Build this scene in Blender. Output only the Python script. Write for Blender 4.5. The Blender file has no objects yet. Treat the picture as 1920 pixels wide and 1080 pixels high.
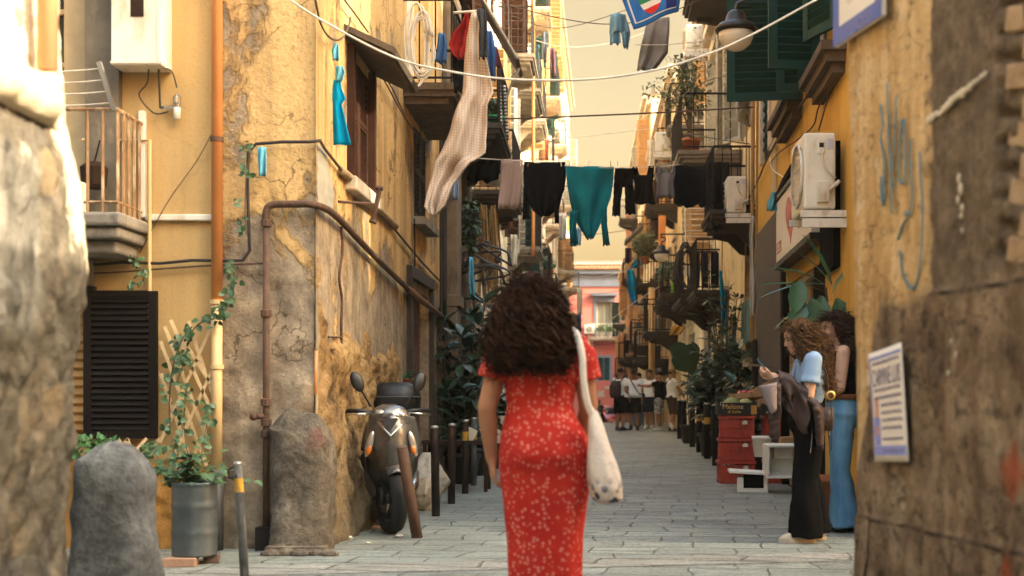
import bpy, bmesh, math, random
from mathutils import Vector as V, Matrix as M, noise as NZ
random.seed(7)
S = bpy.context.scene
R = math.radians
# ---------------------------------------------------------------- camera
F = 2400.0; CX, CY, CH = 1120.0, 735.0, 1.1        # lens in photo pixels, vanishing point of the street, eye height
cam = bpy.data.objects.new('camera', bpy.data.cameras.new('camera')); S.collection.objects.link(cam)
cam.location = (0, 0, CH); cam.rotation_euler = (R(90), 0, 0)
cam.data.lens = 45; cam.data.sensor_width = 36
cam.data.shift_x = -(CX-960)/1920; cam.data.shift_y = (CY-540)/1920
cam.data.clip_start = .05; cam.data.clip_end = 2000
cam.data.dof.use_dof = True; cam.data.dof.focus_distance = 13.0; cam.data.dof.aperture_fstop = 2.2
S.camera = cam
# ---------------------------------------------------------------- light
SUN = V((2.6, -1.0, 1.75)).normalized()
S.view_settings.view_transform = 'Standard'; S.view_settings.look = 'None'
S.view_settings.exposure = 1.0; S.view_settings.gamma = 1
W = bpy.data.worlds.new('World'); S.world = W; W.use_nodes = True
wt = W.node_tree; wt.nodes.clear()
def _wn(t, **k):
    n = wt.nodes.new(t)
    for a, b in k.items(): setattr(n, a, b)
    return n
sky = _wn('ShaderNodeTexSky', sky_type='NISHITA', sun_disc=False, sun_elevation=math.asin(SUN.z),
          sun_rotation=math.atan2(SUN.x, SUN.y), air_density=1.0, dust_density=6.0, ozone_density=1.0)
warm = _wn('ShaderNodeMix', data_type='RGBA', blend_type='MULTIPLY'); warm.inputs[0].default_value = 1
wt.links.new(sky.outputs[0], warm.inputs[6])
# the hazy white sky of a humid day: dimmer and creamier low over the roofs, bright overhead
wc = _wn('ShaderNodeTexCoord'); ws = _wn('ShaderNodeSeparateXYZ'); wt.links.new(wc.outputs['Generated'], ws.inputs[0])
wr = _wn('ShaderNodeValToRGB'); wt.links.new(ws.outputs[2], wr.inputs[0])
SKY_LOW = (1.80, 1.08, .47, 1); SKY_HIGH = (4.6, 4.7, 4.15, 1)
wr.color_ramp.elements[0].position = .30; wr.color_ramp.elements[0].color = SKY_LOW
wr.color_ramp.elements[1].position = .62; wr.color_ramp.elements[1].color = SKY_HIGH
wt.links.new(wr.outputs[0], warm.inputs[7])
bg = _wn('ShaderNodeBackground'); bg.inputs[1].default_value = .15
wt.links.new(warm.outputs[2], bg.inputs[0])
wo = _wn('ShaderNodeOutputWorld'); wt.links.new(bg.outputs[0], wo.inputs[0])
sl = bpy.data.lights.new('sun', 'SUN'); sl.energy = 5.0; sl.angle = R(.5); sl.color = (1, .88, .68)
so = bpy.data.objects.new('sun', sl); S.collection.objects.link(so)
so.rotation_euler = SUN.to_track_quat('Z', 'Y').to_euler(); so.location = (20, -10, 30)
S.render.engine = 'CYCLES'; S.cycles.use_denoising = True; S.cycles.max_bounces = 7
S.cycles.diffuse_bounces = 5; S.cycles.transparent_max_bounces = 4; S.cycles.caustics_reflective = False; S.cycles.caustics_refractive = False
# ---------------------------------------------------------------- helpers
COL = S.collection
def P(px, py, Y):
    k = F/Y
    return V(((px-CX)/k, Y, CH+(CY-py)/k))
def tag(o, label=None, cat=None, group=None, kind=None):
    if label: o['label'] = label
    if cat: o['category'] = cat
    if group: o['group'] = group
    if kind: o['kind'] = kind
    return o
def thing(name, label, cat, loc=(0,0,0), rz=0, group=None):
    o = bpy.data.objects.new(name, None); COL.objects.link(o)
    o.location = loc; o.rotation_euler = (0,0,rz); o.empty_display_size = .1
    return tag(o, label, cat, group)
def copy_tree(o, parent=None):
    c = o.copy(); COL.objects.link(c); c.parent = parent
    for ch in o.children: copy_tree(ch, c)
    return c
def fbm(p, o=4):
    return NZ.fractal(p, 1.0, 2.0, o)
class MB:
    def __init__(s): s.v=[]; s.f=[]; s.m=[]
    def add(s, vs, fs, m=0):
        b=len(s.v); s.v.extend(V(x) for x in vs)
        for f in fs: s.f.append(tuple(b+i for i in f)); s.m.append(m)
        return s
    def box(s, x0,x1,y0,y1,z0,z1, m=0, T=None):
        vs=[V((x,y,z)) for x in (x0,x1) for y in (y0,y1) for z in (z0,z1)]
        if T is not None: vs=[T@v for v in vs]
        return s.add(vs, [(0,1,3,2),(4,6,7,5),(0,4,5,1),(2,3,7,6),(0,2,6,4),(1,5,7,3)], m)
    def cbox(s, c, d, rot=(0,0,0), m=0):
        from mathutils import Euler
        T=M.Translation(V(c)) @ Euler(rot).to_matrix().to_4x4()
        a,b,e=d[0]/2,d[1]/2,d[2]/2
        return s.box(-a,a,-b,b,-e,e,m,T)
    def quad(s,a,b,c,d,m=0): return s.add([a,b,c,d],[(0,1,2,3)],m)
    def tube(s, pts, r=.01, n=6, m=0, cap=True, flat=1.0):
        pts=[V(p) for p in pts]; N=len(pts)
        rr = r if isinstance(r,(list,tuple)) else [r]*N
        d=(pts[1]-pts[0]).normalized(); up=V((0,0,1)) if abs(d.z)<.9 else V((0,1,0))
        x=d.cross(up).normalized(); vs=[]
        for i in range(N):
            a=pts[max(i-1,0)]; b=pts[min(i+1,N-1)]
            t=(b-a).normalized() if (b-a).length>1e-9 else d
            x=(x-t*x.dot(t)); x=x.normalized() if x.length>1e-6 else t.orthogonal().normalized()
            y=t.cross(x)
            for k in range(n):
                an=2*math.pi*k/n; vs.append(pts[i]+x*math.cos(an)*rr[i]+y*math.sin(an)*rr[i]*flat)
        fs=[(i*n+k,i*n+(k+1)%n,(i+1)*n+(k+1)%n,(i+1)*n+k) for i in range(N-1) for k in range(n)]
        if cap: fs += [tuple(range(n-1,-1,-1)), tuple((N-1)*n+k for k in range(n))]
        return s.add(vs,fs,m)
    def cap(s, p0,r0,p1,r1, n=12, m=0, e0=True, e1=True):      # tapered limb, rounded where asked
        p0,p1=V(p0),V(p1); d=(p1-p0); L=d.length; d=d/L if L>1e-9 else V((0,0,1))
        pts=[];rr=[]
        if e0:
            for a in (80,55,28): pts.append(p0-d*r0*math.sin(R(a))); rr.append(r0*math.cos(R(a)))
        pts.append(p0); rr.append(r0); pts.append(p1); rr.append(r1)
        if e1:
            for a in (28,55,80): pts.append(p1+d*r1*math.sin(R(a))); rr.append(r1*math.cos(R(a)))
        return s.tube(pts,rr,n,m)
    def lathe(s, prof, c=(0,0,0), n=24, m=0, T=None, close=True):
        c=V(c); vs=[]
        for (r,z) in prof:
            for k in range(n):
                a=2*math.pi*k/n; p=V((r*math.cos(a),r*math.sin(a),z))
                vs.append((T@p if T is not None else p)+c)
        N=len(prof)
        fs=[(i*n+k,i*n+(k+1)%n,(i+1)*n+(k+1)%n,(i+1)*n+k) for i in range(N-1) for k in range(n)]
        if close: fs += [tuple(range(n-1,-1,-1)), tuple((N-1)*n+k for k in range(n))]
        return s.add(vs,fs,m)
    def ell(s, c, r, n=16, k=10, m=0, T=None, jit=0):
        pr=[]
        for i in range(k+1):
            a=-math.pi/2+math.pi*i/k; pr.append((max(math.cos(a),.02),math.sin(a)))
        b=len(s.v)
        s.lathe(pr,(0,0,0),n,m)
        c=V(c)
        for i in range(b,len(s.v)):
            p=s.v[i]; p=V((p.x*r[0],p.y*r[1],p.z*r[2]))
            if jit: p=p*(1+jit*NZ.noise(p*9+c*7))
            s.v[i]=(T@p if T is not None else p)+c
        return s
    def loft(s, rings, n=20, m=0, cap=True, e=2.0):       # rings: (centre, rx, ry) horizontal super-ellipses
        vs=[]
        for (c,rx,ry) in rings:
            c=V(c)
            for k in range(n):
                a=2*math.pi*k/n; ca,sa=math.cos(a),math.sin(a)
                vs.append(c+V((rx*math.copysign(abs(ca)**(2/e),ca), ry*math.copysign(abs(sa)**(2/e),sa),0)))
        N=len(rings)
        fs=[(i*n+k,i*n+(k+1)%n,(i+1)*n+(k+1)%n,(i+1)*n+k) for i in range(N-1) for k in range(n)]
        if cap: fs += [tuple(range(n-1,-1,-1)), tuple((N-1)*n+k for k in range(n))]
        return s.add(vs,fs,m)
    def grid(s, fn, nu, nv, m=0):
        vs=[V(fn(i/nu,j/nv)) for j in range(nv+1) for i in range(nu+1)]
        fs=[(j*(nu+1)+i,j*(nu+1)+i+1,(j+1)*(nu+1)+i+1,(j+1)*(nu+1)+i) for j in range(nv) for i in range(nu)]
        return s.add(vs,fs,m)
    def prism(s, outline, T, depth, m=0):                 # outline in local xy, extruded along local z
        n=len(outline)
        vs=[T@V((x,y,0)) for x,y in outline]+[T@V((x,y,depth)) for x,y in outline]
        fs=[tuple(range(n-1,-1,-1)),tuple(range(n,2*n))]+[(i,(i+1)%n,n+(i+1)%n,n+i) for i in range(n)]
        return s.add(vs,fs,m)
    def leaf(s, p, d, nrm, L, Wd, m=0, droop=.25):
        p,d=V(p),V(d).normalized(); side=d.cross(V(nrm))
        side = side.normalized() if side.length>1e-4 else d.orthogonal().normalized()
        up=side.cross(d).normalized(); vs=[]
        for t,w in ((0,.06),(.25,.42),(.55,.5),(.82,.3),(1,.02)):
            c=p+d*L*t-up*L*droop*t*t
            vs += [c-side*w*Wd+up*w*Wd*.35, c, c+side*w*Wd+up*w*Wd*.35]
        fs=[]
        for i in range(4):
            a=i*3; fs += [(a,a+1,a+4,a+3),(a+1,a+2,a+5,a+4)]
        return s.add(vs,fs,m)
    def xf(s, T, start=0):
        for i in range(start,len(s.v)): s.v[i]=T@s.v[i]
        return s
    def mesh(s, name, mats=(), smooth=False):
        me=bpy.data.meshes.new(name); me.from_pydata([tuple(v) for v in s.v],[],s.f)
        for mt in (mats if isinstance(mats,(list,tuple)) else [mats]): me.materials.append(mt)
        if len(me.materials)>1: me.polygons.foreach_set('material_index', s.m)
        if smooth: me.polygons.foreach_set('use_smooth',[True]*len(me.polygons))
        me.update(); return me
    def build(s, name, mats, parent=None, smooth=False, bevel=0, solid=0):
        o=bpy.data.objects.new(name, s.mesh(name,mats,smooth)); COL.objects.link(o); o.parent=parent
        if solid:
            md=o.modifiers.new('s','SOLIDIFY'); md.thickness=solid; md.offset=0
        if bevel:
            md=o.modifiers.new('b','BEVEL'); md.width=bevel; md.segments=2; md.limit_method='ANGLE'; md.angle_limit=R(40)
        return o
    def fuse(s, name, mats, parent=None, voxel=.012, it=3, f=.5):   # one continuous skin out of overlapping volumes
        t=bpy.data.objects.new('tmp', s.mesh('tmp')); COL.objects.link(t)
        md=t.modifiers.new('r','REMESH'); md.mode='VOXEL'; md.voxel_size=voxel; md.use_smooth_shade=True
        if it:
            sm=t.modifiers.new('s','SMOOTH'); sm.iterations=it; sm.factor=f
        dg=bpy.context.evaluated_depsgraph_get(); me=bpy.data.meshes.new_from_object(t.evaluated_get(dg))
        old=t.data; bpy.data.objects.remove(t); bpy.data.meshes.remove(old)
        me.name=name; me.materials.clear()
        for mt in (mats if isinstance(mats,(list,tuple)) else [mats]): me.materials.append(mt)
        me.polygons.foreach_set('use_smooth',[True]*len(me.polygons))
        o=bpy.data.objects.new(name,me); COL.objects.link(o); o.parent=parent
        return o
def text_mesh(txt, size, T, mat, name, parent, extrude=.001, align='LEFT', sx=1.0):
    cu=bpy.data.curves.new('t','FONT'); cu.body=txt; cu.size=size; cu.extrude=extrude; cu.align_x=align
    t=bpy.data.objects.new('t',cu); COL.objects.link(t)
    dg=bpy.context.evaluated_depsgraph_get(); me=bpy.data.meshes.new_from_object(t.evaluated_get(dg))
    bpy.data.objects.remove(t); bpy.data.curves.remove(cu)
    me.transform(T@M.Diagonal((sx,1,1,1))); me.name=name; me.materials.clear(); me.materials.append(mat)
    o=bpy.data.objects.new(name,me); COL.objects.link(o); o.parent=parent
    return o
def sag(a,b,drop,n=14):
    a,b=V(a),V(b)
    return [a.lerp(b,i/n)-V((0,0,drop*4*(i/n)*(1-i/n))) for i in range(n+1)]
def catmull(pts, k=6):
    pts=[V(p) for p in pts]; out=[]
    for i in range(len(pts)-1):
        p0=pts[max(i-1,0)];p1=pts[i];p2=pts[i+1];p3=pts[min(i+2,len(pts)-1)]
        for j in range(k):
            t=j/k
            out.append(.5*((2*p1)+(p2-p0)*t+(2*p0-5*p1+4*p2-p3)*t*t+(3*p1-p0-3*p2+p3)*t*t*t))
    out.append(pts[-1]); return out
# ---------------------------------------------------------------- materials
class NT:
    def __init__(s, name, rough=.8, metal=0, spec=.3):
        s.mat=bpy.data.materials.new(name); s.mat.use_nodes=True; s.t=s.mat.node_tree
        s.b=s.t.nodes['Principled BSDF']; s.b.inputs['Roughness'].default_value=rough
        s.b.inputs['Metallic'].default_value=metal; s.b.inputs['Specular IOR Level'].default_value=spec
        s.tc=s.t.nodes.new('ShaderNodeTexCoord'); s.obj=s.tc.outputs['Object']
    def n(s,t,**k):
        x=s.t.nodes.new(t)
        for a,b in k.items(): setattr(x,a,b)
        return x
    def l(s,a,b): s.t.links.new(a,b)
    def put(s,inp,v):
        if isinstance(v,bpy.types.NodeSocket): s.l(v,inp)
        elif isinstance(v,(tuple,list)) and inp.type=='RGBA': inp.default_value=tuple(v)[:3]+(1,)
        else: inp.default_value=v
    def map(s,scale=(1,1,1),rot=(0,0,0),loc=(0,0,0),vec=None):
        x=s.n('ShaderNodeMapping'); s.l(vec or s.obj,x.inputs[0]); x.inputs['Scale'].default_value=scale
        x.inputs['Rotation'].default_value=rot; x.inputs['Location'].default_value=loc; return x.outputs[0]
    def noise(s,scale=5,detail=6,rough=.55,vec=None,dist=0):
        x=s.n('ShaderNodeTexNoise'); s.l(vec or s.obj,x.inputs['Vector']); x.inputs['Scale'].default_value=scale
        x.inputs['Detail'].default_value=detail; x.inputs['Roughness'].default_value=rough; x.inputs['Distortion'].default_value=dist
        return x.outputs[0]
    def vor(s,scale=5,feature='F1',vec=None,out=0,rnd=1):
        x=s.n('ShaderNodeTexVoronoi',feature=feature); s.l(vec or s.obj,x.inputs['Vector']); x.inputs['Scale'].default_value=scale
        x.inputs['Randomness'].default_value=rnd
        return x.outputs[out]
    def ramp(s,fac,stops):
        x=s.n('ShaderNodeValToRGB'); s.l(fac,x.inputs[0]); e=x.color_ramp.elements
        while len(e)<len(stops): e.new(.5)
        for i,(p,c) in enumerate(stops):
            e[i].position=p; e[i].color=(tuple(c)[:3]+(1,)) if isinstance(c,(tuple,list)) else (c,c,c,1)
        return x.outputs[0]
    def mix(s,fac,a,b,mode='MIX'):
        x=s.n('ShaderNodeMix',data_type='RGBA',blend_type=mode); s.put(x.inputs[0],fac); s.put(x.inputs[6],a); s.put(x.inputs[7],b)
        return x.outputs[2]
    def math(s,op,a,b=0,c=0):
        x=s.n('ShaderNodeMath',operation=op); s.put(x.inputs[0],a); s.put(x.inputs[1],b); s.put(x.inputs[2],c); return x.outputs[0]
    def mr(s,v,a,b,c=0,d=1):
        x=s.n('ShaderNodeMapRange'); s.put(x.inputs[0],v)
        for i,q in enumerate((a,b,c,d)): x.inputs[i+1].default_value=q
        return x.outputs[0]
    def xyz(s,vec=None):
        x=s.n('ShaderNodeSeparateXYZ'); s.l(vec or s.obj,x.inputs[0]); return x.outputs
    def bump(s,h,strength=.5,dist=.02,prev=None):
        x=s.n('ShaderNodeBump'); s.put(x.inputs['Height'],h); x.inputs['Strength'].default_value=strength; x.inputs['Distance'].default_value=dist
        if prev is not None: s.l(prev,x.inputs['Normal'])
        return x.outputs[0]
    def done(s,col=None,rough=None,nrm=None):
        if col is not None: s.put(s.b.inputs['Base Color'],col)
        if rough is not None: s.put(s.b.inputs['Roughness'],rough)
        if nrm is not None: s.l(nrm,s.b.inputs['Normal'])
        return s.mat
def sc(c,k): return tuple(min(1,x*k) for x in c[:3])
def paint(name,col,rough=.55,metal=0,var=.25,scale=6,bump=.15,spec=.35,dirt=None):
    t=NT(name,rough,metal,spec); n=t.noise(scale,5,.6)
    c=t.ramp(n,[(.3,sc(col,1-var)),(.7,sc(col,1+var*.5))])
    if dirt: c=t.mix(t.ramp(t.noise(scale*1.7,8,.65,vec=t.map((1,1,.35))),[(.52,0),(.68,1)]),c,dirt)
    f=t.noise(scale*12,3,.6)
    return t.done(c,t.mr(n,.3,.7,max(.05,rough-.12),min(1,rough+.12)),t.bump(f,bump,.004))
def cloth(name,col,var=.2,rough=.95,weave=260,fold=1):
    t=NT(name,rough,0,.06); n=t.noise(4,4,.5)
    c=t.ramp(n,[(.3,sc(col,1-var)),(.72,sc(col,1+var*.4))])
    b=t.bump(t.noise(weave,2,.5),.15,.002); b=t.bump(t.noise(9,3,.5,vec=t.map((1,1,.3))),.35*fold,.03,b)
    return t.done(c,None,b)
def leafm(name,a,b,rough=.4):
    t=NT(name,rough,0,.4); n=t.noise(3.5,3,.5); n2=t.noise(22,3,.6)
    c=t.mix(.35,t.ramp(n,[(.3,a),(.7,b)]),t.ramp(n2,[(.3,a),(.7,b)]))
    return t.done(c,None,t.bump(n2,.2,.01))
def cracks(t,scale,w=.012):
    a=t.n('ShaderNodeVectorMath',operation='ADD'); nz=t.n('ShaderNodeTexNoise'); nz.inputs['Scale'].default_value=2.5*scale; nz.inputs['Detail'].default_value=6; t.l(t.obj,nz.inputs['Vector'])
    s=t.n('ShaderNodeVectorMath',operation='SCALE'); t.l(nz.outputs[1],s.inputs[0]); s.inputs['Scale'].default_value=.5; t.l(t.obj,a.inputs[0]); t.l(s.outputs[0],a.inputs[1])
    e=t.vor(1.1*scale,'DISTANCE_TO_EDGE',a.outputs[0],0)
    return t.math('MULTIPLY',t.mr(e,0,w,1,0),t.ramp(t.noise(1.1*scale,3,.5,vec=t.map((1,1,1),loc=(7,3,1))),[(.48,0),(.56,1)]))
def plaster(name,base,var,patch,amt=.5,zlow=None,bump=.4,streak=.35,scale=1.0,patch2=None,grime=(.05,.04,.03)):
    t=NT(name,.92,0,.1)
    n1=t.noise(.9*scale,8,.6); n2=t.noise(5*scale,6,.6); n3=t.noise(40*scale,4,.6)
    c=t.mix(n2,t.ramp(n1,[(.3,var),(.62,base)]),base)
    c=t.mix(t.math('MULTIPLY',t.ramp(n3,[(.35,0),(.7,1)]),.25),c,sc(base,.72))
    pn=t.noise(1.5*scale,10,.62,vec=t.map((1,1,.8),loc=(3.1,1.7,.4)),dist=.3)
    if zlow:
        z=t.xyz()[2]; pn=t.math('ADD',pn,t.mr(z,zlow[0],zlow[1],zlow[2],0))
    th=1-amt
    pf=t.ramp(pn,[(th-.012,0),(th+.012,1)])
    pc=t.ramp(t.noise(7*scale,8,.65),[(.3,sc(patch,.6)),(.5,patch),(.7,patch2 or sc(patch,1.3))])
    edge=t.ramp(pn,[(th-.05,0),(th-.006,.55),(th+.012,0)])
    ck=cracks(t,.9*scale)
    c=t.mix(t.math('MULTIPLY',ck,.7 if amt>.2 else .12),c,sc(base,.18)); c=t.mix(t.math('MULTIPLY',t.ramp(t.noise(55*scale,3,.7),[(.60,0),(.66,1)]),.35),c,sc(base,.35))
    c=t.mix(edge,c,sc(base,.45)); c=t.mix(pf,c,pc)
    sn=t.noise(2.2*scale,7,.6,vec=t.map((1.6,1.6,.16)))
    c=t.mix(t.math('MULTIPLY',t.ramp(sn,[(.5,0),(.72,1)]),streak),c,grime)
    h=t.math('ADD',t.math('MULTIPLY',n3,.22),t.math('MULTIPLY',t.math('SUBTRACT',1,pf),.35))
    h=t.math('ADD',h,t.math('MULTIPLY',n2,.5))
    h=t.math('ADD',h,t.math('MULTIPLY',t.math('MULTIPLY',pf,t.noise(16*scale,8,.7)),.6))
    return t.done(c,None,t.bump(h,bump,.03))
MAT={}
def mk(name,fn,*a,**k):
    if name not in MAT: MAT[name]=fn(name,*a,**k)
    return MAT[name]
iron=paint('dark_iron',(.016,.013,.011),.6,.2,.4,9,.3,.15)
rust=paint('rusty_iron',(.10,.055,.035),.75,.3,.5,14,.5,dirt=(.16,.075,.035))
black=paint('black_matter',(.005,.0045,.004),.9,0,.25,6,.1,.05)
darkwood=paint('dark_wood',(.032,.017,.010),.8,0,.4,8,.4,.1)
woodm=paint('pale_wood',(.42,.24,.10),.7,0,.35,10,.4,dirt=(.25,.13,.05))
brownshut=paint('brown_shutter',(.05,.021,.012),.75,0,.35,6,.3,.1,dirt=(.022,.011,.006))
greenshut=paint('green_shutter',(.006,.040,.030),.6,0,.3,5,.2,.15,dirt=(.010,.028,.022))
greyshut=paint('grey_shutter',(.38,.36,.31),.6,0,.25,5,.2,dirt=(.25,.2,.14))
tanshut=paint('tan_shutter',(.50,.30,.13),.6,0,.25,6,.2)
whitep=paint('white_plastic',(.72,.66,.53),.5,0,.12,4,.1,dirt=(.5,.42,.28))
whitem=paint('white_metal',(.68,.62,.50),.5,0,.12,5,.1,dirt=(.45,.33,.2))
greyst=paint('grey_stone',(.22,.19,.15),.9,0,.4,5,.7,dirt=(.07,.06,.045))
palest=paint('pale_stone',(.55,.46,.34),.9,0,.25,5,.5,dirt=(.28,.22,.15))
darkst=paint('dark_stone',(.05,.038,.028),.9,0,.4,6,.8,dirt=(.03,.025,.02))
copper=paint('orange_pipe_paint',(.62,.24,.07),.5,0,.15,4,.1,dirt=(.5,.2,.07))
creampipe=paint('cream_pipe_paint',(.66,.44,.2),.55,0,.15,4,.1)
terra=paint('terracotta',(.36,.12,.045),.8,0,.3,9,.3)
leafA=leafm('rubber_leaf',(.006,.020,.009),(.022,.058,.024),.35)
leafB=leafm('ivy_leaf',(.02,.055,.022),(.07,.12,.04),.5)
leafC=leafm('olive_leaf',(.05,.07,.025),(.16,.17,.06),.55)
leafD=leafm('palm_leaf',(.01,.06,.025),(.03,.13,.05),.35)
stem=paint('plant_stem',(.09,.06,.03),.8)
glassd=NT('dark_glass',.12,0,.6).done((.015,.018,.02))
chrome=NT('bright_metal',.25,1).done((.6,.57,.52))
tyre=paint('tyre_rubber',(.012,.012,.012),.8,0,.2,20,.3)
lampglass=NT('frosted_lamp_glass',.25,0,.5).done((.68,.60,.47))
cable_w=paint('white_cable',(.62,.55,.44),.6); cable_b=paint('black_cable',(.03,.022,.02),.6); cable_br=paint('brown_cable',(.10,.06,.035),.7)
# ---------------------------------------------------------------- ground
def stone_paving(name, base, bw, bh, rot, wet=.42, gap=.009):
    t=NT(name,.5,0,.4)
    wob=t.n('ShaderNodeVectorMath',operation='ADD'); t.l(t.map((1,1,1),(0,0,rot)),wob.inputs[0])
    nz=t.n('ShaderNodeTexNoise'); nz.inputs['Scale'].default_value=1.6; nz.inputs['Detail'].default_value=4; t.l(t.obj,nz.inputs['Vector'])
    sc_=t.n('ShaderNodeVectorMath',operation='SCALE'); t.l(nz.outputs[1],sc_.inputs[0]); sc_.inputs['Scale'].default_value=.26; t.l(sc_.outputs[0],wob.inputs[1])
    br=t.n('ShaderNodeTexBrick'); t.l(wob.outputs[0],br.inputs['Vector'])
    br.inputs['Scale'].default_value=1; br.inputs['Brick Width'].default_value=bw; br.inputs['Row Height'].default_value=bh
    br.inputs['Mortar Size'].default_value=gap; br.inputs['Mortar Smooth'].default_value=.6; br.inputs['Bias'].default_value=0; br.offset=.43; br.offset_frequency=2
    br.inputs['Color1'].default_value=sc(base,.6)+(1,); br.inputs['Color2'].default_value=sc(base,1.3)+(1,); br.inputs['Mortar'].default_value=sc(base,.2)+(1,)
    n=t.noise(1.1,8,.6); n2=t.noise(28,5,.65); n3=t.noise(5,7,.65,vec=t.map((.35,2.2,1)),dist=.6)
    c=t.mix(.45,br.outputs[0],t.ramp(n,[(.3,sc(base,.65)),(.7,sc(base,1.3))]))
    c=t.mix(t.math('MULTIPLY',br.outputs[1],t.ramp(n,[(.35,.6),(.6,1)])),c,sc(base,.25))
    n4=t.noise(75,3,.7); c=t.mix(t.math('MULTIPLY',t.ramp(n2,[(.45,0),(.62,1)]),.5),c,sc(base,.32)); c=t.mix(t.math('MULTIPLY',t.ramp(n4,[(.52,0),(.62,1)]),.5),c,sc(base,1.7))
    c=t.mix(t.ramp(n3,[(.56,0),(.62,.75),(.64,.75),(.70,.1)]),c,sc(base,.3))
    c=t.mix(t.math('MULTIPLY',t.ramp(t.noise(.55,6,.65),[(.48,0),(.62,1)]),.4),c,sc(base,.4)); c=t.mix(t.ramp(t.noise(9,4,.6,vec=t.map(loc=(3,9,0))),[(.68,0),(.71,.5)]),c,sc(base,1.9))
    h=t.math('SUBTRACT',t.math('ADD',t.math('MULTIPLY',n2,.35),t.math('MULTIPLY',n3,1.1)),t.math('MULTIPLY',br.outputs[1],1.6))
    return t.done(c,t.mr(t.math('ADD',t.math('MULTIPLY',n3,.6),t.math('MULTIPLY',n2,.4)),.3,.7,wet-.14,wet+.25),t.bump(h,1,.05))
basalt=stone_paving('basalt_paving',(.275,.29,.245),.5,.34,R(5),.40)
palepave=stone_paving('pale_paving',(.30,.285,.235),1.6,.3,R(12),.6,.012)
def gz(y): return 0 if y<=46 else max(-1.4,-.036*(y-46))
g=MB(); ys=[-80,-20,0,4,8,12,16,20,26,34,46,48,54,60,68,76,84.9,120,400]; xs=[-200,-40,-10,-4,0,4,10,40,200]
g.grid(lambda u,v:(xs[round(u*8)],ys[round(v*18)],gz(ys[round(v*18)])),8,18)
tag(g.build('street_ground',basalt),kind='structure')
g=MB()   # paler strip of worn slabs laid across the crossing
def strip(u,v):
    x=-2.6+u*5.0; return (x,7.55+.18*(x+2.6)+v*(.42+.1*NZ.noise(V((x*1.3,0,2)))),.004)
g.grid(strip,40,2); tag(g.build('paving_strip',palepave),kind='structure')
# ---------------------------------------------------------------- house kit
class Frame:      # local (u along wall, d out of wall, z)
    def __init__(s,x0,y0,x1,y1,side):
        a=V((x0,y0,0)); b=V((x1,y1,0)); s.L=(b-a).length; d=(b-a).normalized()
        n=V((-d.y,d.x,0)); n = n if n.x*side<0 else -n
        if side==0: n=V((0,-1,0))
        s.T=M(((d.x,n.x,0,a.x),(d.y,n.y,0,a.y),(0,0,1,0),(0,0,0,1)))
    def __call__(s,u,d,z): return s.T@V((u,d,z))
def wall_holes(mb,fr,u0,u1,z0,z1,holes,depth=.2,m=0,dz=None):
    us=sorted({u0,u1}|{h[0] for h in holes}|{h[1] for h in holes}); zs=sorted({z0,z1}|{h[2] for h in holes}|{h[3] for h in holes})
    us=[u for u in us if u0<=u<=u1]; zs=[z for z in zs if z0<=z<=z1]
    for i in range(len(us)-1):
        for j in range(len(zs)-1):
            uc=(us[i]+us[i+1])/2; zc=(zs[j]+zs[j+1])/2
            if any(h[0]<uc<h[1] and h[2]<zc<h[3] for h in holes): continue
            mb.quad(fr(us[i],0,zs[j]),fr(us[i+1],0,zs[j]),fr(us[i+1],0,zs[j+1]),fr(us[i],0,zs[j+1]),m)
    for (a,b,c,d) in (h[:4] for h in holes):
        for p,q in (((a,c),(a,d)),((b,d),(b,c)),((a,d),(b,d)),((b,c),(a,c))):
            mb.quad(fr(p[0],0,p[1]),fr(q[0],0,q[1]),fr(q[0],-depth,q[1]),fr(p[0],-depth,p[1]),m)
def louvre(mb,T,w,h,n=12,fw=.06,th=.035,m=0,rails=1):
    mb.box(0,fw,0,th,0,h,m,T); mb.box(w-fw,w,0,th,0,h,m,T)
    zs=[0]+[h*(k+1)/(rails+1) for k in range(rails)]+[h-fw]
    for z in zs: mb.box(fw,w-fw,.002,th-.002,z,z+fw,m,T)
    for k in range(n):
        z=fw+(h-fw)*(k+.5)/n
        mb.box(fw,w-fw,-.012,.012,-h/n*.55,h/n*.55,m,T@M.Translation((0,th/2,z))@M.Rotation(R(-38),4,'X'))
def railing(mb,fr,u0,u1,d0,z,h,step=.12,m=0,r=.008,bow=0):
    for zz,rr in ((z+h,.018),(z+.06,.012)):
        mb.tube([fr(u0,0,zz),fr(u0,d0,zz),fr(u1,d0,zz),fr(u1,0,zz)],rr,4,m)
    n=max(2,int((u1-u0)/step)); k=max(1,int(d0/step))
    for i in range(n+1):
        u=u0+(u1-u0)*i/n; mb.tube([fr(u,d0,z),fr(u,d0+bow,z+h*.35),fr(u,d0,z+h)],r,4,m,False)
    for i in range(1,k):
        for u in (u0,u1): mb.tube([fr(u,d0*i/k,z),fr(u,d0*i/k,z+h)],r,4,m,False)
def balcony(root,fr,uc,L,z,proj,h=.95,slab=darkst,rail=iron,step=.12,brackets=True,bow=0):
    u0,u1=uc-L/2,uc+L/2; s=MB()
    s.box(u0-.03,u1+.03,-.05,proj+.03,z-.07,z,0,fr.T); s.box(u0,u1,-.05,proj,z-.13,z-.072,0,fr.T)
    s.box(u0+.05,u1-.05,-.05,proj-.06,z-.2,z-.132,0,fr.T)
    b=s.build('balcony',slab,root)
    if brackets:
        for u in (u0+.25,u1-.25):
            k=MB(); T=fr.T@M.Translation((u-.06,0,0))@M(((0,0,1,0),(1,0,0,0),(0,1,0,0),(0,0,0,1)))
            k.prism([(-.05,z-.202),(proj*.8,z-.202),(proj*.8,z-.27),(proj*.45,z-.32),(.12,z-.52),(-.05,z-.56)],T,.12)
            k.build('bracket',slab,b)
    r=MB(); railing(r,fr,u0+.02,u1-.02,proj-.03,z,h,step,bow=bow); r.build('railing',rail,b)
    return b
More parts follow.
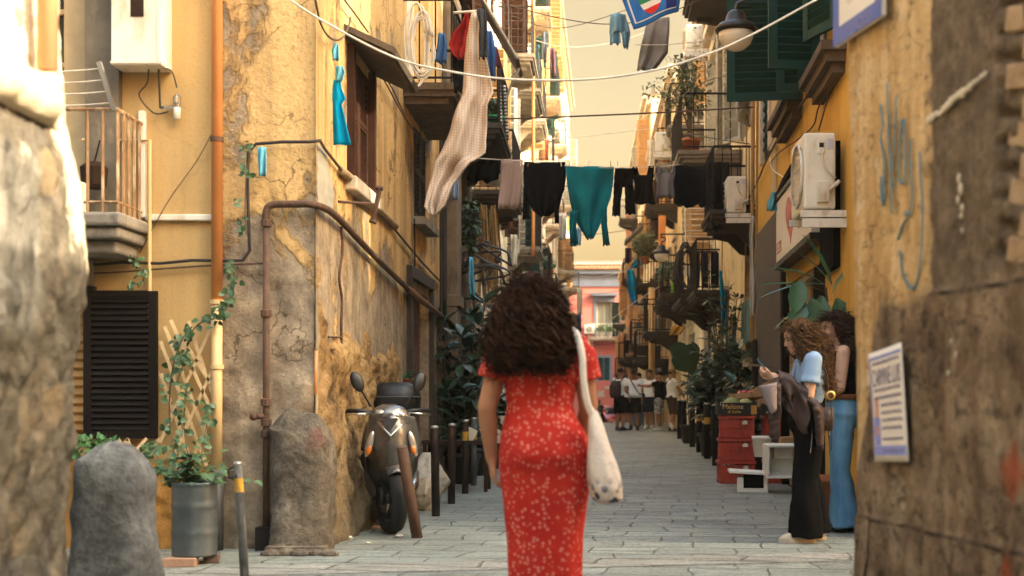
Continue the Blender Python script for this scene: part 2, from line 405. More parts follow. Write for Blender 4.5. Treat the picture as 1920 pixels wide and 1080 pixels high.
def window(root,fr,a,b,c,d,style,shut,depth=.2,trim=None,nsl=14,glass=glassd,framem=None):
    w=b-a;h=d-c; o=MB()
    for x0,x1,z0,z1 in ((a,a+.06,c,d),(b-.06,b,c,d),(a+.06,b-.06,d-.06,d),(a+.06,b-.06,c,c+.06),(a+w/2-.03,a+w/2+.03,c+.06,d-.06)):
        o.box(x0,x1,-depth+.02,-depth+.07,z0,z1,0,fr.T)
    win=o.build('window',framem or whitem,root)
    g=MB(); g.box(a,b,-depth-.02,-depth+.03,c,d,0,fr.T); g.build('pane',glass,win)
    if trim:
        t=MB()
        t.box(a-.14,a,-.03,.04,c,d,0,fr.T); t.box(b,b+.14,-.03,.04,c,d,0,fr.T)
        t.box(a-.14,b+.14,-.03,.045,d+.001,d+.16,0,fr.T); t.box(a-.2,b+.2,-.03,.12,d+.162,d+.24,0,fr.T)
        t.build('surround',trim,win)
    if style=='closed':
        for q in (0,1):
            s=MB(); louvre(s,fr.T@M.Translation((a+q*w/2+.005,-.06,c)),w/2-.01,h,nsl); s.build('shutter',shut,win)
    elif style=='open':
        for q,ang in ((0,150),(1,-150)):
            s=MB(); u=a if q==0 else b
            T=fr.T@M.Translation((u,.03,c))@M.Rotation(R(ang if q==0 else 180+ang),4,'Z')
            if q: T=fr.T@M.Translation((u,.03,c))@M.Rotation(R(30),4,'Z')
            louvre(s,T,w/2,h,nsl); s.build('shutter',shut,win)
    elif style=='ajar':
        for q in (0,1):
            s=MB(); u=a if q==0 else b
            T=fr.T@M.Translation((u,.03,c))@M.Rotation(R(78 if q==0 else 95),4,'Z')
            louvre(s,T,w/2,h,nsl); s.build('shutter',shut,win)
    return win
def house(label,side,x0,y0,x1,y1,h,wm,wins=(),bals=(),doors=(),trim=palest,shut=brownshut,zb=0,cornice=True,group='old apartment houses along the street'):
    root=thing('apartment_building',label,'building',((x0+x1)/2,(y0+y1)/2,0),0,group)
    root.location=(0,0,0)
    fr=Frame(x0,y0,x1,y1,side); w=MB(); holes=[]
    for (uc,wd,c,hh,*_) in wins: holes.append((uc-wd/2,uc+wd/2,c,c+hh))
    for (uc,wd,c,hh,*_) in doors: holes.append((uc-wd/2,uc+wd/2,c,c+hh))
    wall_holes(w,fr,0,fr.L,zb,h,holes,.2)
    D=9.0
    w.quad(fr(0,0,zb),fr(0,-D,zb),fr(0,-D,h),fr(0,0,h)); w.quad(fr(fr.L,0,zb),fr(fr.L,-D,zb),fr(fr.L,-D,h),fr(fr.L,0,h))
    w.quad(fr(0,-D,zb),fr(fr.L,-D,zb),fr(fr.L,-D,h),fr(0,-D,h)); w.build('wall',wm,root)
    r=MB(); r.box(-.1,fr.L+.1 if False else fr.L,-D,0.0,h+.002,h+.2,0,fr.T); r.build('roof',greyst,root)
    if cornice:
        c=MB(); c.box(0,fr.L,-.05,.35,h-.15,h-.002,0,fr.T); c.box(0,fr.L,-.05,.2,h-.4,h-.152,0,fr.T); c.build('cornice',trim,root)
    for i,(uc,wd,c,hh,st,*k) in enumerate(wins):
        window(root,fr,uc-wd/2,uc+wd/2,c,c+hh,st,k[0] if k else shut,trim=trim)
    for (uc,wd,c,hh,mt) in doors:
        d=MB(); a=uc-wd/2
        d.box(a,a+wd,-.18,-.12,c,c+hh,0,fr.T)
        for q in range(2):
            for z in range(3):
                d.box(a+wd/2*q+.08,a+wd/2*(q+1)-.08,-.122,-.1,c+hh*(z+.1)/3,c+hh*(z+.88)/3,0,fr.T)
        d.build('door',mt,root)
    for b in bals: balcony(root,fr,*b[:4],**(b[4] if len(b)>4 else {}))
    return root,fr
# ---------------------------------------------------------------- left corner house (yellow)
ywall=plaster('yellow_paint',(.50,.325,.13),(.56,.38,.17),(.40,.27,.12),.10,None,.22,.22,1.0)
ylow=plaster('yellow_roughcast',(.52,.26,.065),(.44,.2,.045),(.30,.17,.06),.12,None,1.0,.3,2.2)
def old_wall():
    t=NT('flaking_plaster',.95,0,.08); z=t.xyz()[2]
    n=t.noise(.8,8,.6); n2=t.noise(4.5,8,.65); n3=t.noise(30,5,.65)
    yel=t.mix(n2,t.ramp(n,[(.3,(.54,.30,.10)),(.65,(.62,.41,.17))]),(.64,.43,.19))
    grey=t.ramp(n2,[(.28,(.13,.10,.07)),(.5,(.30,.23,.155)),(.72,(.46,.35,.22))])
    # more bare render low down where rain splashes
    m=t.math('ADD',t.noise(1.25,10,.63,vec=t.map((1,1,.75),loc=(5,2,0)),dist=.4),t.mr(z,1.5,2.9,.22,-.02))
    pf=t.ramp(m,[(.56,0),(.585,1)])
    edge=t.ramp(m,[(.53,0),(.565,.7),(.58,0)])
    c=t.mix(edge,yel,(.16,.085,.03)); c=t.mix(pf,c,grey)
    ck=cracks(t,1.6,.016); c=t.mix(t.math('MULTIPLY',ck,.85),c,(.05,.03,.015))
    c=t.mix(t.math('MULTIPLY',t.ramp(t.noise(38,5,.7),[(.55,0),(.62,1)]),.35),c,(.09,.06,.035)); c=t.mix(t.math('MULTIPLY',t.ramp(t.noise(26,5,.7,vec=t.map(loc=(4,4,4))),[(.60,0),(.66,1)]),.35),c,(.55,.43,.28))
    st=t.noise(2.4,8,.6,vec=t.map((2,2,.14)))
    c=t.mix(t.math('MULTIPLY',t.ramp(st,[(.48,0),(.68,1)]),.45),c,(.07,.048,.027))
    damp=t.math('MULTIPLY',t.mr(t.math('ADD',z,t.math('MULTIPLY',n2,.9)),.2,1.3,1,0),.55)
    c=t.mix(damp,c,(.055,.05,.035))
    h=t.math('ADD',t.math('MULTIPLY',n3,.3),t.math('MULTIPLY',t.math('SUBTRACT',1,pf),.5)); h=t.math('ADD',h,t.math('MULTIPLY',n2,.9))
    return t.done(c,None,t.bump(h,.7,.035))
oldwall=old_wall()
def tuff():
    t=NT('bare_tuff_stone',.97,0,.05); n=t.noise(2.2,8,.65); n2=t.noise(14,8,.7); n3=t.noise(45,4,.7)
    c=t.ramp(n,[(.3,(.17,.10,.045)),(.48,(.38,.23,.095)),(.62,(.46,.31,.15)),(.75,(.36,.28,.19))])
    c=t.mix(t.ramp(n2,[(.36,.85),(.5,0)]),c,(.06,.035,.018))
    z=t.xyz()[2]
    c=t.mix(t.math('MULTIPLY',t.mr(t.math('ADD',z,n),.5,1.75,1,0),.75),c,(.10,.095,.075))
    st=t.noise(2.4,8,.6,vec=t.map((2,2,.14)))
    c=t.mix(t.math('MULTIPLY',t.ramp(st,[(.5,0),(.7,1)]),.55),c,(.06,.045,.03))
    return t.done(c,None,t.bump(t.math('ADD',n2,t.math('MULTIPLY',n3,.4)),1,.05))
tuffm=tuff()
XW=-1.98
root=thing('corner_house','yellow corner house with flaking ochre plaster on the left of the street','building',(0,0,0))
H0=8.2
ff=Frame(-9,9.0,-2.64,9.0,0)      # frontal, painted part stops at the downpipe
X=lambda x:x+9
w=MB(); wall_holes(w,ff,0,6.36,.62,H0,[(X(-3.83),X(-3.575),.80,1.79),(X(-3.95),X(-3.44),2.3,4.9)],.25); w.build('painted_wall',ywall,root)
w=MB()
def lowfn(u,v):
    x=-9+u*6.36; z=-.05+v*.675
    return (x,8.992-.028*fbm(V((x*9,z*9,1)),3)*(1 if v<.97 else .2),z)
w.grid(lowfn,260,28); w.build('roughcast_base',ylow,root,True)
w=MB()
def oldfront(u,v):
    x=-2.64+u*.66; z=-.05+v*(H0+.05)
    k=max(0,min(1,(2.5-z)/1.2)); c=.05*max(0,u-.75)/.25*k
    return (x+ -c*.3,9.012+ (-.035*k*fbm(V((x*5,z*4,3)),4)) + c*.4*u,z)
def zdist(v): return v
w.grid(lambda u,v: oldfront(u,(v/.6*.25 if v<.6 else .25+(v-.6)/.4*.75)),24,110); w.build('weathered_wall',oldwall,root,True)
# side wall on the street with its openings
fs=Frame(XW,9.0,XW,16.4,-1)
w=MB(); SW=[(1.2,2.05,2.82,3.8),(4.8,5.75,3.0,3.98),(4.3,6.0,4.3,6.4),(4.42,6.05,-.05,2.2)]
wall_holes(w,fs,0,7.4,-.05,H0,SW,.24); w.build('side_wall',oldwall,root)
w=MB()
def ruin(u,v):
    y=9.02+u*4.36; z=-.05+v*2.35
    top=1.75+.45*NZ.noise(V((y*1.1,0,7)))+.25*NZ.noise(V((y*4,1,3)))-.12*(y-9)
    left=min(1,(y-9.02)/.25); k=max(0,min(1,(top-z)/.12))*min(1,(13.38-y)/.3)
    d=.025+.07*abs(fbm(V((y*2.2,z*2.6,0)),5))+.045*NZ.noise(V((y*7,z*7,5)))
    base=.14*max(0,(.9-z)/.9)*(.6+.5*NZ.noise(V((y*2,0,1))))
    return (XW+(d+base)*k*left-.03*(1-k)-.015*(1-left),y,z)
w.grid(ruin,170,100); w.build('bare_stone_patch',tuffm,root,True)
w=MB()
w.grid(lambda u,v:(XW+.004+.004*NZ.noise(V((u*3,v*9,0))),9.03+u*(.55 if v<.5 else .55-.3*(v-.5)*2)+.05*NZ.noise(V((v*6,0,u))),2.42+v*.44),8,14)
w.build('grey_patch',paint('grey_filler',(.36,.33,.26),.9,0,.25,5,.5),root)
r=MB(); r.box(-9,XW,9.02,16.38,H0+.002,H0+.2); r.build('roof',greyst,root)
w=MB(); w.quad((-9,9,0),(-9,16.4,0),(-9,16.4,H0),(-9,9,H0)); w.quad((-9,16.4,0),(XW,16.4,0),(XW,16.4,H0),(-9,16.4,H0)); w.build('back_wall',ywall,root)
# ---- front windows
win=MB(); win.box(-3.83,-3.575,9.12,9.16,.80,1.79)
for k in range(15): win.cbox((-3.70,9.09,.84+k*.063),(.25,.05,.05),(R(-35),0,0))
wn=win.build('roller_blind',paint('blind_tan',(.44,.24,.075),.6,0,.2,5,.2),root)
s=MB(); louvre(s,M.Translation((-3.585,8.925,.775)),.51,1.03,23,.055,.04,0,0); s.box(-3.53,-3.13,8.955,8.965,.83,1.76); wn2=s.build('shutter',paint('black_shutter',(.009,.006,.0045),.7,0,.3,6,.2,.1),root)
s=MB(); s.box(-3.60,-3.52,8.94,9.0,1.806,1.84); s.build('shutter_box',iron,root)
s=MB()   # balcony door, grey stone jamb
s.box(-3.95,-3.72,9.2,9.23,2.3,4.9); wd=s.build('balcony_door',glassd,root)
s=MB()
for x0,x1,z0,z1 in ((-3.80,-3.76,2.3,4.9),(-3.76,-3.575,2.3,4.9)): s.box(x0,x1,9.12,9.18,z0,z1)
for z in (2.42,2.98,3.42,3.8,4.2): s.box(-3.95,-3.801,9.15,9.19,z,z+.035)
s.build('door_frame',paint('cream_wood',(.56,.40,.2),.6,0,.2,5,.2),wd)
s=MB(); s.box(-3.575,-3.34,8.93,9.1,2.301,4.95); s.build('jamb',paint('dark_jamb',(.16,.13,.09),.95,0,.4,4,.6,dirt=(.26,.2,.13)),root)
s=MB()   # small balcony
s.box(-4.3,-3.14,8.44,8.99,2.2,2.29); s.box(-4.3,-3.17,8.48,8.99,2.12,2.198); s.box(-4.3,-3.22,8.56,8.99,2.03,2.118); s.box(-3.75,-3.52,8.7,8.99,1.84,2.028)
bl=s.build('balcony',greyst,root,bevel=.02)
s=MB(); zt=2.975
s.tube([(-4.3,8.49,zt),(-3.18,8.49,zt),(-3.19,8.99,zt)],.014,6); s.tube([(-4.3,8.49,2.36),(-3.18,8.49,2.36),(-3.19,8.99,2.36)],.01,4)
for x in (-4.1,-3.9,-3.7,-3.585,-3.38,-3.28): s.tube([(x,8.49,2.29),(x,8.49,zt)],.011,5)
for y in (8.5,8.6,8.7,8.8,8.9): s.tube([(-3.185,y,2.29),(-3.185,y,zt)],.012,5)
s.build('railing',paint('tan_railing',(.30,.17,.08),.7,.2,.4,8,.3,dirt=(.5,.4,.25)),bl)
# ---- side window with slab canopy
def sidewin(u0,u1,c,d,mt,n):
    s=MB(); louvre(s,fs.T@M.Translation((u0,-.05,c)),(u1-u0)/2,d-c,n,.07,.05); o=s.build('window_shutter',mt,root)
    s=MB(); louvre(s,fs.T@M.Translation(((u0+u1)/2+.004,-.05,c)),(u1-u0)/2,d-c,n,.07,.05); s.build('shutter_leaf',mt,o)
    s=MB(); s.box(u0,u1,-.22,-.18,c,d,0,fs.T); s.build('pane',black,o)
    return o
sw=sidewin(1.2,2.05,2.82,3.8,brownshut,16)
for a,b,c,d in ((1.12,1.199,2.80,3.86),(2.051,2.13,2.80,3.86)):
    s=MB(); s.box(a,b,-.02,.06,c,d,0,fs.T); s.build('frame_post',brownshut,sw)
s=MB(); T=fs.T@M.Translation((1.0,0,3.93))@M.Rotation(R(-25),4,'X'); s.box(0,1.35,-.03,.42,0,.045,0,T); s.box(.04,1.31,.0,.40,-.03,-.002,0,T); s.build('canopy',paint('weathered_slab',(.10,.07,.045),.9,0,.5,7,.6),sw)
s=MB(); s.box(1.05,2.25,-.02,.09,2.69,2.80,0,fs.T); s.build('sill',palest,sw,bevel=.01)
s2=sidewin(4.8,5.75,3.0,3.98,paint('black_brown_shutter',(.014,.008,.005),.6,0,.3,6,.3),18)
s=MB(); s.box(4.7,5.9,-.02,.14,2.9,2.98,0,fs.T); s.build('sill',greyst,s2)
o=window(root,fs,4.3,6.0,4.3,6.4,'none',brownshut,.24,framem=whitem,glass=paint('grey_blind',(.5,.46,.36),.6,0,.15,4,.2))
balcony(root,fs,5.05,2.0,4.25,.52,.86,slab=paint('brown_slab',(.15,.10,.06),.95,0,.4,5,.8,dirt=(.04,.03,.02)),step=.16,brackets=False)
d=MB()
for k in range(8): d.box(4.42+k*.204,4.42+(k+1)*.204-.008,-.16,-.11,-.02,2.2,0,fs.T)
def dmat():
    t=NT('peeling_door_paint',.8); n=t.noise(6,8,.6,vec=t.map((3,3,.4))); n2=t.noise(24,6,.7)
    c=t.ramp(n,[(.35,(.06,.025,.018)),(.6,(.13,.055,.04)),(.75,(.2,.11,.08))])
    c=t.mix(t.ramp(n2,[(.66,0),(.7,.8)]),c,(.42,.34,.26)); return t.done(c,None,t.bump(n2,.5,.01))
d.build('door',dmat(),root)
d=MB(); d.box(4.30,4.419,-.02,.05,0,2.3,0,fs.T); d.box(6.051,6.17,-.02,.05,0,2.3,0,fs.T); d.box(4.30,6.17,-.02,.055,2.302,2.42,0,fs.T); d.build('door_frame',darkst,root)
# ---- corner guard stone
st=MB()
def gstone(fn_c,rx,ry,hgt,seed,amp=.05,taper=.10,slant=0):
    def f(u,v):
        a=2*math.pi*u; z=v*hgt; prof=(1-taper*v)*(1-max(0,(v-.80)/.2)**2.6)**.5
        if v>=.999: prof=.03
        ca,sa=math.cos(a),math.sin(a); p=V((math.copysign(abs(ca)**.7,ca)*rx*prof,math.copysign(abs(sa)**.7,sa)*ry*prof,z))
        q=1+amp*3*fbm(p*2.2+V((seed,0,0)),4)+amp*1.2*NZ.noise(p*9)
        return (fn_c[0]+p.x*q,fn_c[1]+p.y*q,fn_c[2]+z+(amp*1.6*NZ.noise(p*5)+p.x*slant)*(v>.5)*min(1,(v-.5)*3))
    return f
def stonem(name,base,red=None):
    t=NT(name,.95,0,.1); n=t.noise(3,8,.65); n2=t.noise(20,8,.7)
    c=t.ramp(n,[(.3,sc(base,.5)),(.5,base),(.68,sc(base,1.7))])
    c=t.mix(t.ramp(n2,[(.4,.6),(.55,0)]),c,sc(base,.35))
    if red:
        d=t.n('ShaderNodeVectorMath',operation='DISTANCE'); t.l(t.map((1,.4,.7)),d.inputs[0]); d.inputs[1].default_value=(red[0],red[1]*.4,red[2]*.7)
        c=t.mix(t.math('MULTIPLY',t.ramp(t.math('ADD',d.outputs[1],t.math('MULTIPLY',n2,.22)),[(.10,1),(.19,0)]),.42),c,(.25,.04,.03))
    return t.done(c,None,t.bump(t.math('ADD',n2,n),1,.03))
st.grid(gstone((-2.05,8.93,-.03),.215,.2,.98,4,.065,.05,-.3),48,60)
o=st.build('guard_stone',stonem('worn_stone',(.16,.13,.095),(-1.93,8.75,.78)),None,True)
tag(o,'worn grey guard stone with a red spray mark against the house corner','guard stone')
st=MB(); st.box(-2.25,-1.85,8.66,8.8,-.02,.05); 
for k in range(5): st.ell((-2.2+k*.1,8.62+.03*(k%2),.01),(.07,.06,.03),8,6,0,None,.2)
tag(st.build('broken_kerb',stonem('kerb_rubble',(.2,.16,.12))),'broken low stone kerb at the foot of the corner guard stone','kerb')
# ---- things fixed to the frontal wall
t=thing('drainpipe','orange drainpipe turning cream and dark iron below on the yellow wall','drainpipe',(0,0,0))
for nm,z0,z1,mt,r in (('upper_pipe',1.72,H0,copper,.038),('lower_pipe',.56,1.72,creampipe,.037),('iron_foot',-.02,.56,paint('grey_iron',(.10,.09,.08),.6,.3,.4,9,.4),.044)):
    p=MB(); p.tube([(-2.645,8.9,z0),(-2.645,8.9,z1)],r,16); p.build(nm,mt,t,True)
for z,mt in ((1.71,creampipe),(1.26,creampipe),(2.84,rust),(3.9,copper)):
    p=MB(); p.lathe([(.038,0),(.047,.0),(.047,.03),(.038,.03)],(-2.645,8.9,z),16); p.box(-2.65,-2.64,8.93,9.0,z+.005,z+.025); p.build('clamp',mt,t)
b=MB(); b.box(-3.337,-2.99,8.78,9.0,3.345,4.25); 
t=tag(b.build('boiler_cabinet',whitep,None,bevel=.008),'cream metal boiler cabinet with a dark oval window high on the yellow wall','cabinet')
p=MB(); p.prism([(-.045+.04*0,-.09),(.045,-.09),(.045,.09),(-.045,.09)],M.Translation((-3.155,8.779,3.765))@M.Rotation(R(90),4,'X'),.006); p.build('flue_window',darkwood,t,bevel=.02)
p=MB(); p.box(-3.34,-2.985,8.775,8.78,3.355,3.37); p.box(-3.02,-3.005,8.774,8.779,3.37,4.2); p.build('trim',whitem,t)
p=MB(); p.tube(catmull([(-3.12,8.9,3.35),(-3.13,8.9,3.25),(-3.2,8.94,3.17),(-3.1,8.95,3.05),(-3.0,8.95,3.06)]),.005,5); p.tube([(-3.05,8.9,3.35),(-3.05,8.93,3.08)],.008,5); p.tube(catmull([(-3.03,8.88,3.35),(-2.96,8.9,3.33),(-2.93,8.92,3.22)]),.005,5); p.build('hose',cable_b,t)
l=thing('bulkhead_lamp','small glass bulkhead lamp under the boiler cabinet','lamp')
p=MB(); p.lathe([(.02,0),(.028,.03),(.028,.07),(.012,.09)],(-2.935,8.94,3.09),12); p.box(-3.06,-2.95,8.95,8.97,3.08,3.10); p.build('socket',chrome,l)
p=MB(); p.lathe([(.01,-.09),(.024,-.08),(.027,-.01),(.02,.0)],(-2.935,8.94,3.088),12); p.build('bulb',lampglass,l,True)
t=thing('cable_duct','white plastic duct bent in an L on the yellow wall','duct')
p=MB(); p.box(-3.215,-3.165,8.955,8.998,2.32,3.07); p.box(-3.164,-2.69,8.955,8.998,2.30,2.345); p.build('duct_run',whitep,t,bevel=.008)
p=MB(); p.tube([(-3.13,8.95,1.62),(-3.13,8.95,2.86),(-3.6,8.95,2.86)],.014,8); tag(p.build('water_pipe',creampipe),'thin cream water pipe beside the white duct','pipe')
t=thing('bird_cage','small dark hanging basket cage on the little balcony','basket')
p=MB(); p.lathe([(.07,0),(.085,.02),(.095,.14),(.05,.18)],(-3.46,8.8,2.5),10); p.build('basket',darkwood,t); p=MB(); p.tube(catmull([(-3.46,8.8,2.68),(-3.44,8.8,2.75),(-3.42,8.8,2.83)]),.006,5); p.build('hook',iron,t)
t=thing('meter_box','white gas meter box standing on the little balcony','meter')
p=MB(); p.box(-3.62,-3.47,8.62,8.75,2.291,2.52); p.build('case',whitep,t,bevel=.01); p=MB(); p.box(-3.59,-3.54,8.615,8.62,2.45,2.49); p.build('dial',iron,t)
t=thing('drying_rack','slanted metal drying rack with thin lines over the little balcony','drying rack')
p=MB(); p.cbox((-3.245,8.47,3.12),(.03,.03,.34),(0,R(-18),0)); p.build('arm',chrome,t)
p=MB()
for k in range(4): p.tube(sag((-3.30+.03*k,8.47,3.24-.075*k),(-3.95,8.47,3.24-.075*k),.02),.004,4)
p.build('line',whitem,t)
# cables
def wire(pts,r,mt,label,name='cable',cat='cable',n=6,group=None):
    p=MB(); p.tube(catmull(pts,5) if len(pts)<12 else pts,r,n); return tag(p.build(name,mt,None,True),label,cat,group)
def P9(px,py): return P(px,py,8.95)
c=[P9(130,503),P9(165,497),P9(230,492),P9(300,494),P9(360,488),P9(420,489),P9(455,488),P9(468,470),P9(466,420),P9(464,330),P9(466,285),P9(480,270),P9(530,266),P9(580,266),V((-1.94,8.96,2.86))]
wire(c,.012,cable_b,'black cable bundle looping up the corner house front','cable')
wire([P9(130,515),P9(220,510),P9(330,502),P9(410,497),P9(492,494)],.007,rust,'rusty thin rod running under the black cable bundle','rod')
wire([P9(402,240),P9(370,300),P9(320,370),P9(280,440),P9(262,475)],.003,cable_b,'thin slanting wire across the yellow wall')
def S_(px,py,x=XW+.03):
    y=F*x/(px-CX); return V((x,y,CH+(CY-py)*y/F))
wire([V((-1.94,8.96,2.86)),S_(610,280),S_(640,318),S_(668,350),S_(700,385),S_(740,430),S_(790,490),S_(828,530)],.012,cable_br,'brown cable sloping down the side of the corner house')
wire([S_(640,320),S_(668,345),S_(700,382),S_(742,425)],.034,paint('tan_tube',(.33,.23,.13),.8),'tan insulated tube under the shuttered side window','pipe','pipe')
t=thing('gas_pipe','thick rusty brown pipe rising at the corner and sloping along the side wall','pipe')
p=MB(); 
for a in ([(-2.31,8.93,-.02),(-2.31,8.93,2.28)],): p.tube(a,.024,10)
p.tube(catmull([(-2.31,8.93,2.28),(-2.31,8.93,2.36),(-2.27,8.93,2.405),(-2.1,8.93,2.41),(-2.0,8.93,2.41),S_(612,392,-1.93),S_(640,415,-1.93),S_(700,478,-1.93),S_(768,545,-1.93)],6),.026,10); p.build('pipe_run',rust,t,True)
p=MB(); p.tube([S_(766,543,-1.93),S_(832,597,-1.93)],.036,10); p.build('sleeve',paint('brown_sleeve',(.16,.085,.05),.7),t,True)
for z in (2.25,1.62,1.0,.86,.78): 
    p=MB(); p.lathe([(.024,0),(.038,.005),(.038,.05),(.024,.055)],(-2.31,8.93,z),10); p.build('joint',rust,t)
p=MB(); p.tube([(-2.38,8.9,.93),(-2.31,8.93,.93)],.02,8); p.ell((-2.39,8.9,.93),(.03,.03,.03),8,6); p.build('valve',rust,t,True)
p=MB(); p.box(-2.37,-2.25,8.86,8.99,.0,.16); p.build('foot_box',iron,t)
wire([S_(832,597,-1.93),S_(868,618,-1.9),S_(905,640,-1.8)],.012,cable_w,'pale rope tied to the end of the sloping brown pipe','rope','rope')
p=MB(); p.tube(catmull([S_(640,425),S_(642,470),S_(636,520),S_(641,560),S_(640,610),S_(640,665)],5),.011,6); p.tube([S_(616,632),S_(640,632)],.008,5); p.tube([S_(618,655),S_(640,655)],.008,5)
tag(p.build('conduit',rust),'thin rusty conduit with side spurs on the bare stone wall','pipe')
p=MB(); p.tube([S_(591,740,-1.93),S_(593,658,-1.93)],.012,8); tag(p.build('batten',copper,None,True),'short orange pipe stub fixed to the bare stone wall','pipe')
p=MB(); a=S_(635,378); b=a+V((.0,.0,0)); q=V((-1.55,10.3,2.72)); p.tube([a,P(704,383,9.9)],.012,6); p.tube([P(712,352,9.9),P(700,414,9.9)],.018,6); p.tube([P(705,352,9.9),P(718,354,9.9)],.02,6); p.tube([P(693,413,9.9),P(706,417,9.9)],.02,6)
tag(p.build('wall_bracket',rust),'rusty T shaped iron bracket sticking out below the side window','bracket')
# paper bag on the cable and blue rags
def rag(name,rows,y,mt,label,cat,thick=.006,fold=.02,seed=0,n=8,group=None,ns=None):
    m=MB()
    def f(u,v):
        k=v*(len(rows)-1); i=min(int(k),len(rows)-2); q=k-i
        z=rows[i][0]*(1-q)+rows[i+1][0]*q; a=rows[i][1]*(1-q)+rows[i+1][1]*q; b=rows[i][2]*(1-q)+rows[i+1][2]*q
        x=a+(b-a)*u
        return (x,y+fold*math.sin(u*9+seed+2*v)*(.3+v)+fold*.8*NZ.noise(V((x*6+seed,z*4,seed))),z)
    m.grid(f,n*2,(len(rows)-1)*4)
    return tag(m.build(name,mt,None,True,solid=thick),label,cat,group)
def rows(Y,lst): return [(P(0,py,Y).z,P(a,py,Y).x,P(b,py,Y).x) for py,a,b in lst]
cyan=cloth('cyan_cloth',(.0,.235,.42),.25); cyan2=cloth('pale_cyan_cloth',(.12,.38,.48),.3)
rag('plastic_bag',rows(8.9,[(276,484,498),(300,483,499),(330,485,500)]),8.9,cyan2,'small cyan and white plastic strip hung on the black cable','bag')
t=rag('blue_rag',rows(9.3,[(150,626,638),(165,623,640),(185,622,648),(196,623,641),(235,624,650),(272,625,659)]),9.3,cyan,'bright blue cloth hanging beside the shuttered side window','cloth',fold=.012)
rag('blue_ribbon',rows(9.3,[(80,626,632),(92,620,634),(112,622,636)]),9.32,cyan2,'small pale blue rag on a string above the bright blue cloth','cloth')
rag('blue_ribbon',rows(9.3,[(124,630,642),(136,629,647),(152,629,643)]),9.30,cyan2,'knotted pale blue rag just above the bright blue cloth','cloth')
# ivy on the cable, trellis, barrel
def tendril(mb,pts,r=.004): mb.tube(catmull(pts,4),r,4)
def ivy(name,label,path,n,spread,L,seed,mt=leafB,cat='climbing plant',yo=-.04):
    rnd=random.Random(seed); pts=catmull(path,8)
    rt=thing(name,label,cat,tuple(pts[0])); s=MB(); s.tube([p-pts[0] for p in pts],.005,4); s.build('stem',stem,rt)
    m=MB()
    for i in range(n):
        p=rnd.choice(pts)-pts[0]+V((rnd.gauss(0,spread),yo+rnd.uniform(-.05,.03),rnd.gauss(0,spread)))
        d=V((rnd.uniform(-1,1),rnd.uniform(-.7,.1),rnd.uniform(-1,.5))); l=L*rnd.uniform(.6,1.3)
        m.leaf(p,d,V((rnd.uniform(-.5,.5),-1,rnd.uniform(0,.8))),l,l*.75)
    m.build('foliage',mt,rt,True); return rt
t=thing('trellis','diamond lattice wooden trellis behind the climbing plant on the yellow wall','trellis')
p=MB()
for k in range(5):
    x=-3.10+k*.095
for (a,b) in (((612,308),(872,405)),((602,352),(770,408)),((640,300),(878,388)),((600,402),(830,300)),((672,408),(872,318)),((752,408),(880,352)),((700,300),(880,362)),((745,412),(640,345)),((800,410),(600,320))):
    q0=P(a[1],a[0],8.9); q1=P(b[1],b[0],8.9); q0.y=q1.y=8.90+(.011 if (b[1]-a[1])>0 else 0)
    d=(q1-q0).normalized(); m_=(q0+q1)/2; p.cbox(m_,(.021,.010,(q1-q0).length),(0,math.atan2(d.x,d.z),0))
p.build('slat_grid',paint('trellis_wood',(.66,.46,.24),.7,0,.25,12,.3),t)
p=MB()
for a,b in (((822,205),(878,240)),((822,238),(880,262)),((822,240),(862,212)),((822,275),(878,225)),((824,222),(880,258)),((822,300),(874,252))):
    q0=P(a[1],a[0],8.9); q1=P(b[1],b[0],8.9); q0.y=q1.y=8.90; d=(q1-q0).normalized(); p.cbox((q0+q1)/2,(.021,.010,(q1-q0).length),(0,math.atan2(d.x,d.z),0))
p.build('lower_grid',MAT.get('x') or bpy.data.materials['trellis_wood'],t)
def Pt(px,py,y=8.75): return P(px,py,y)
ivy('climbing_vine','leafy vine climbing from the barrel up the trellis to the drainpipe','',0,0,0,0) if False else None
rt=thing('climbing_vine','green vine climbing out of the barrel over the trellis','climbing plant',(-2.58,8.2,.48))
rnd=random.Random(3); s=MB(); m=MB()
paths=[[(363,915),(330,860),(318,780),(322,700),(340,640),(360,612)],[(365,915),(380,840),(392,770),(385,760)],[(360,915),(310,880),(290,850),(270,845)],[(345,640),(372,608),(395,600),(412,590),(425,575),(437,545)],[(366,915),(352,850),(345,790),(350,730)],[(330,720),(345,680),(350,660)]]
o0=V(rt.location)
for i,pa in enumerate(paths):
    pts=catmull([P(x,y,8.2+ (8.82-8.2)*min(1,(915-y)/120)) for x,y in pa],8); s.tube([q-o0 for q in pts],.005,4)
    for k in range((64,34,34,40,30,22)[i]):
        q=rnd.choice(pts)-o0+V((rnd.gauss(0,.028),rnd.uniform(-.06,.02),rnd.gauss(0,.028))); l=rnd.uniform(.03,.065)
        m.leaf(q,V((rnd.uniform(-1,1),rnd.uniform(-.8,.1),rnd.uniform(-1,.4))),V((rnd.uniform(-.6,.6),-1,rnd.uniform(0,.9))),l,l*.8)
for k in range(220):       # bushy base spilling over the rim
    a=rnd.uniform(0,6.28); rr=abs(rnd.gauss(0,.13)); q=V((math.cos(a)*rr*1.35-.03,math.sin(a)*rr*.8,.03+abs(rnd.gauss(0,.09))*(1.3-rr*2)))
    l=rnd.uniform(.035,.075); m.leaf(q,V((math.cos(a),math.sin(a),rnd.uniform(-.6,.8))),V((0,-.4,1)),l,l*.75)
s.build('stem',stem,rt); m.build('foliage',leafB,rt,True)
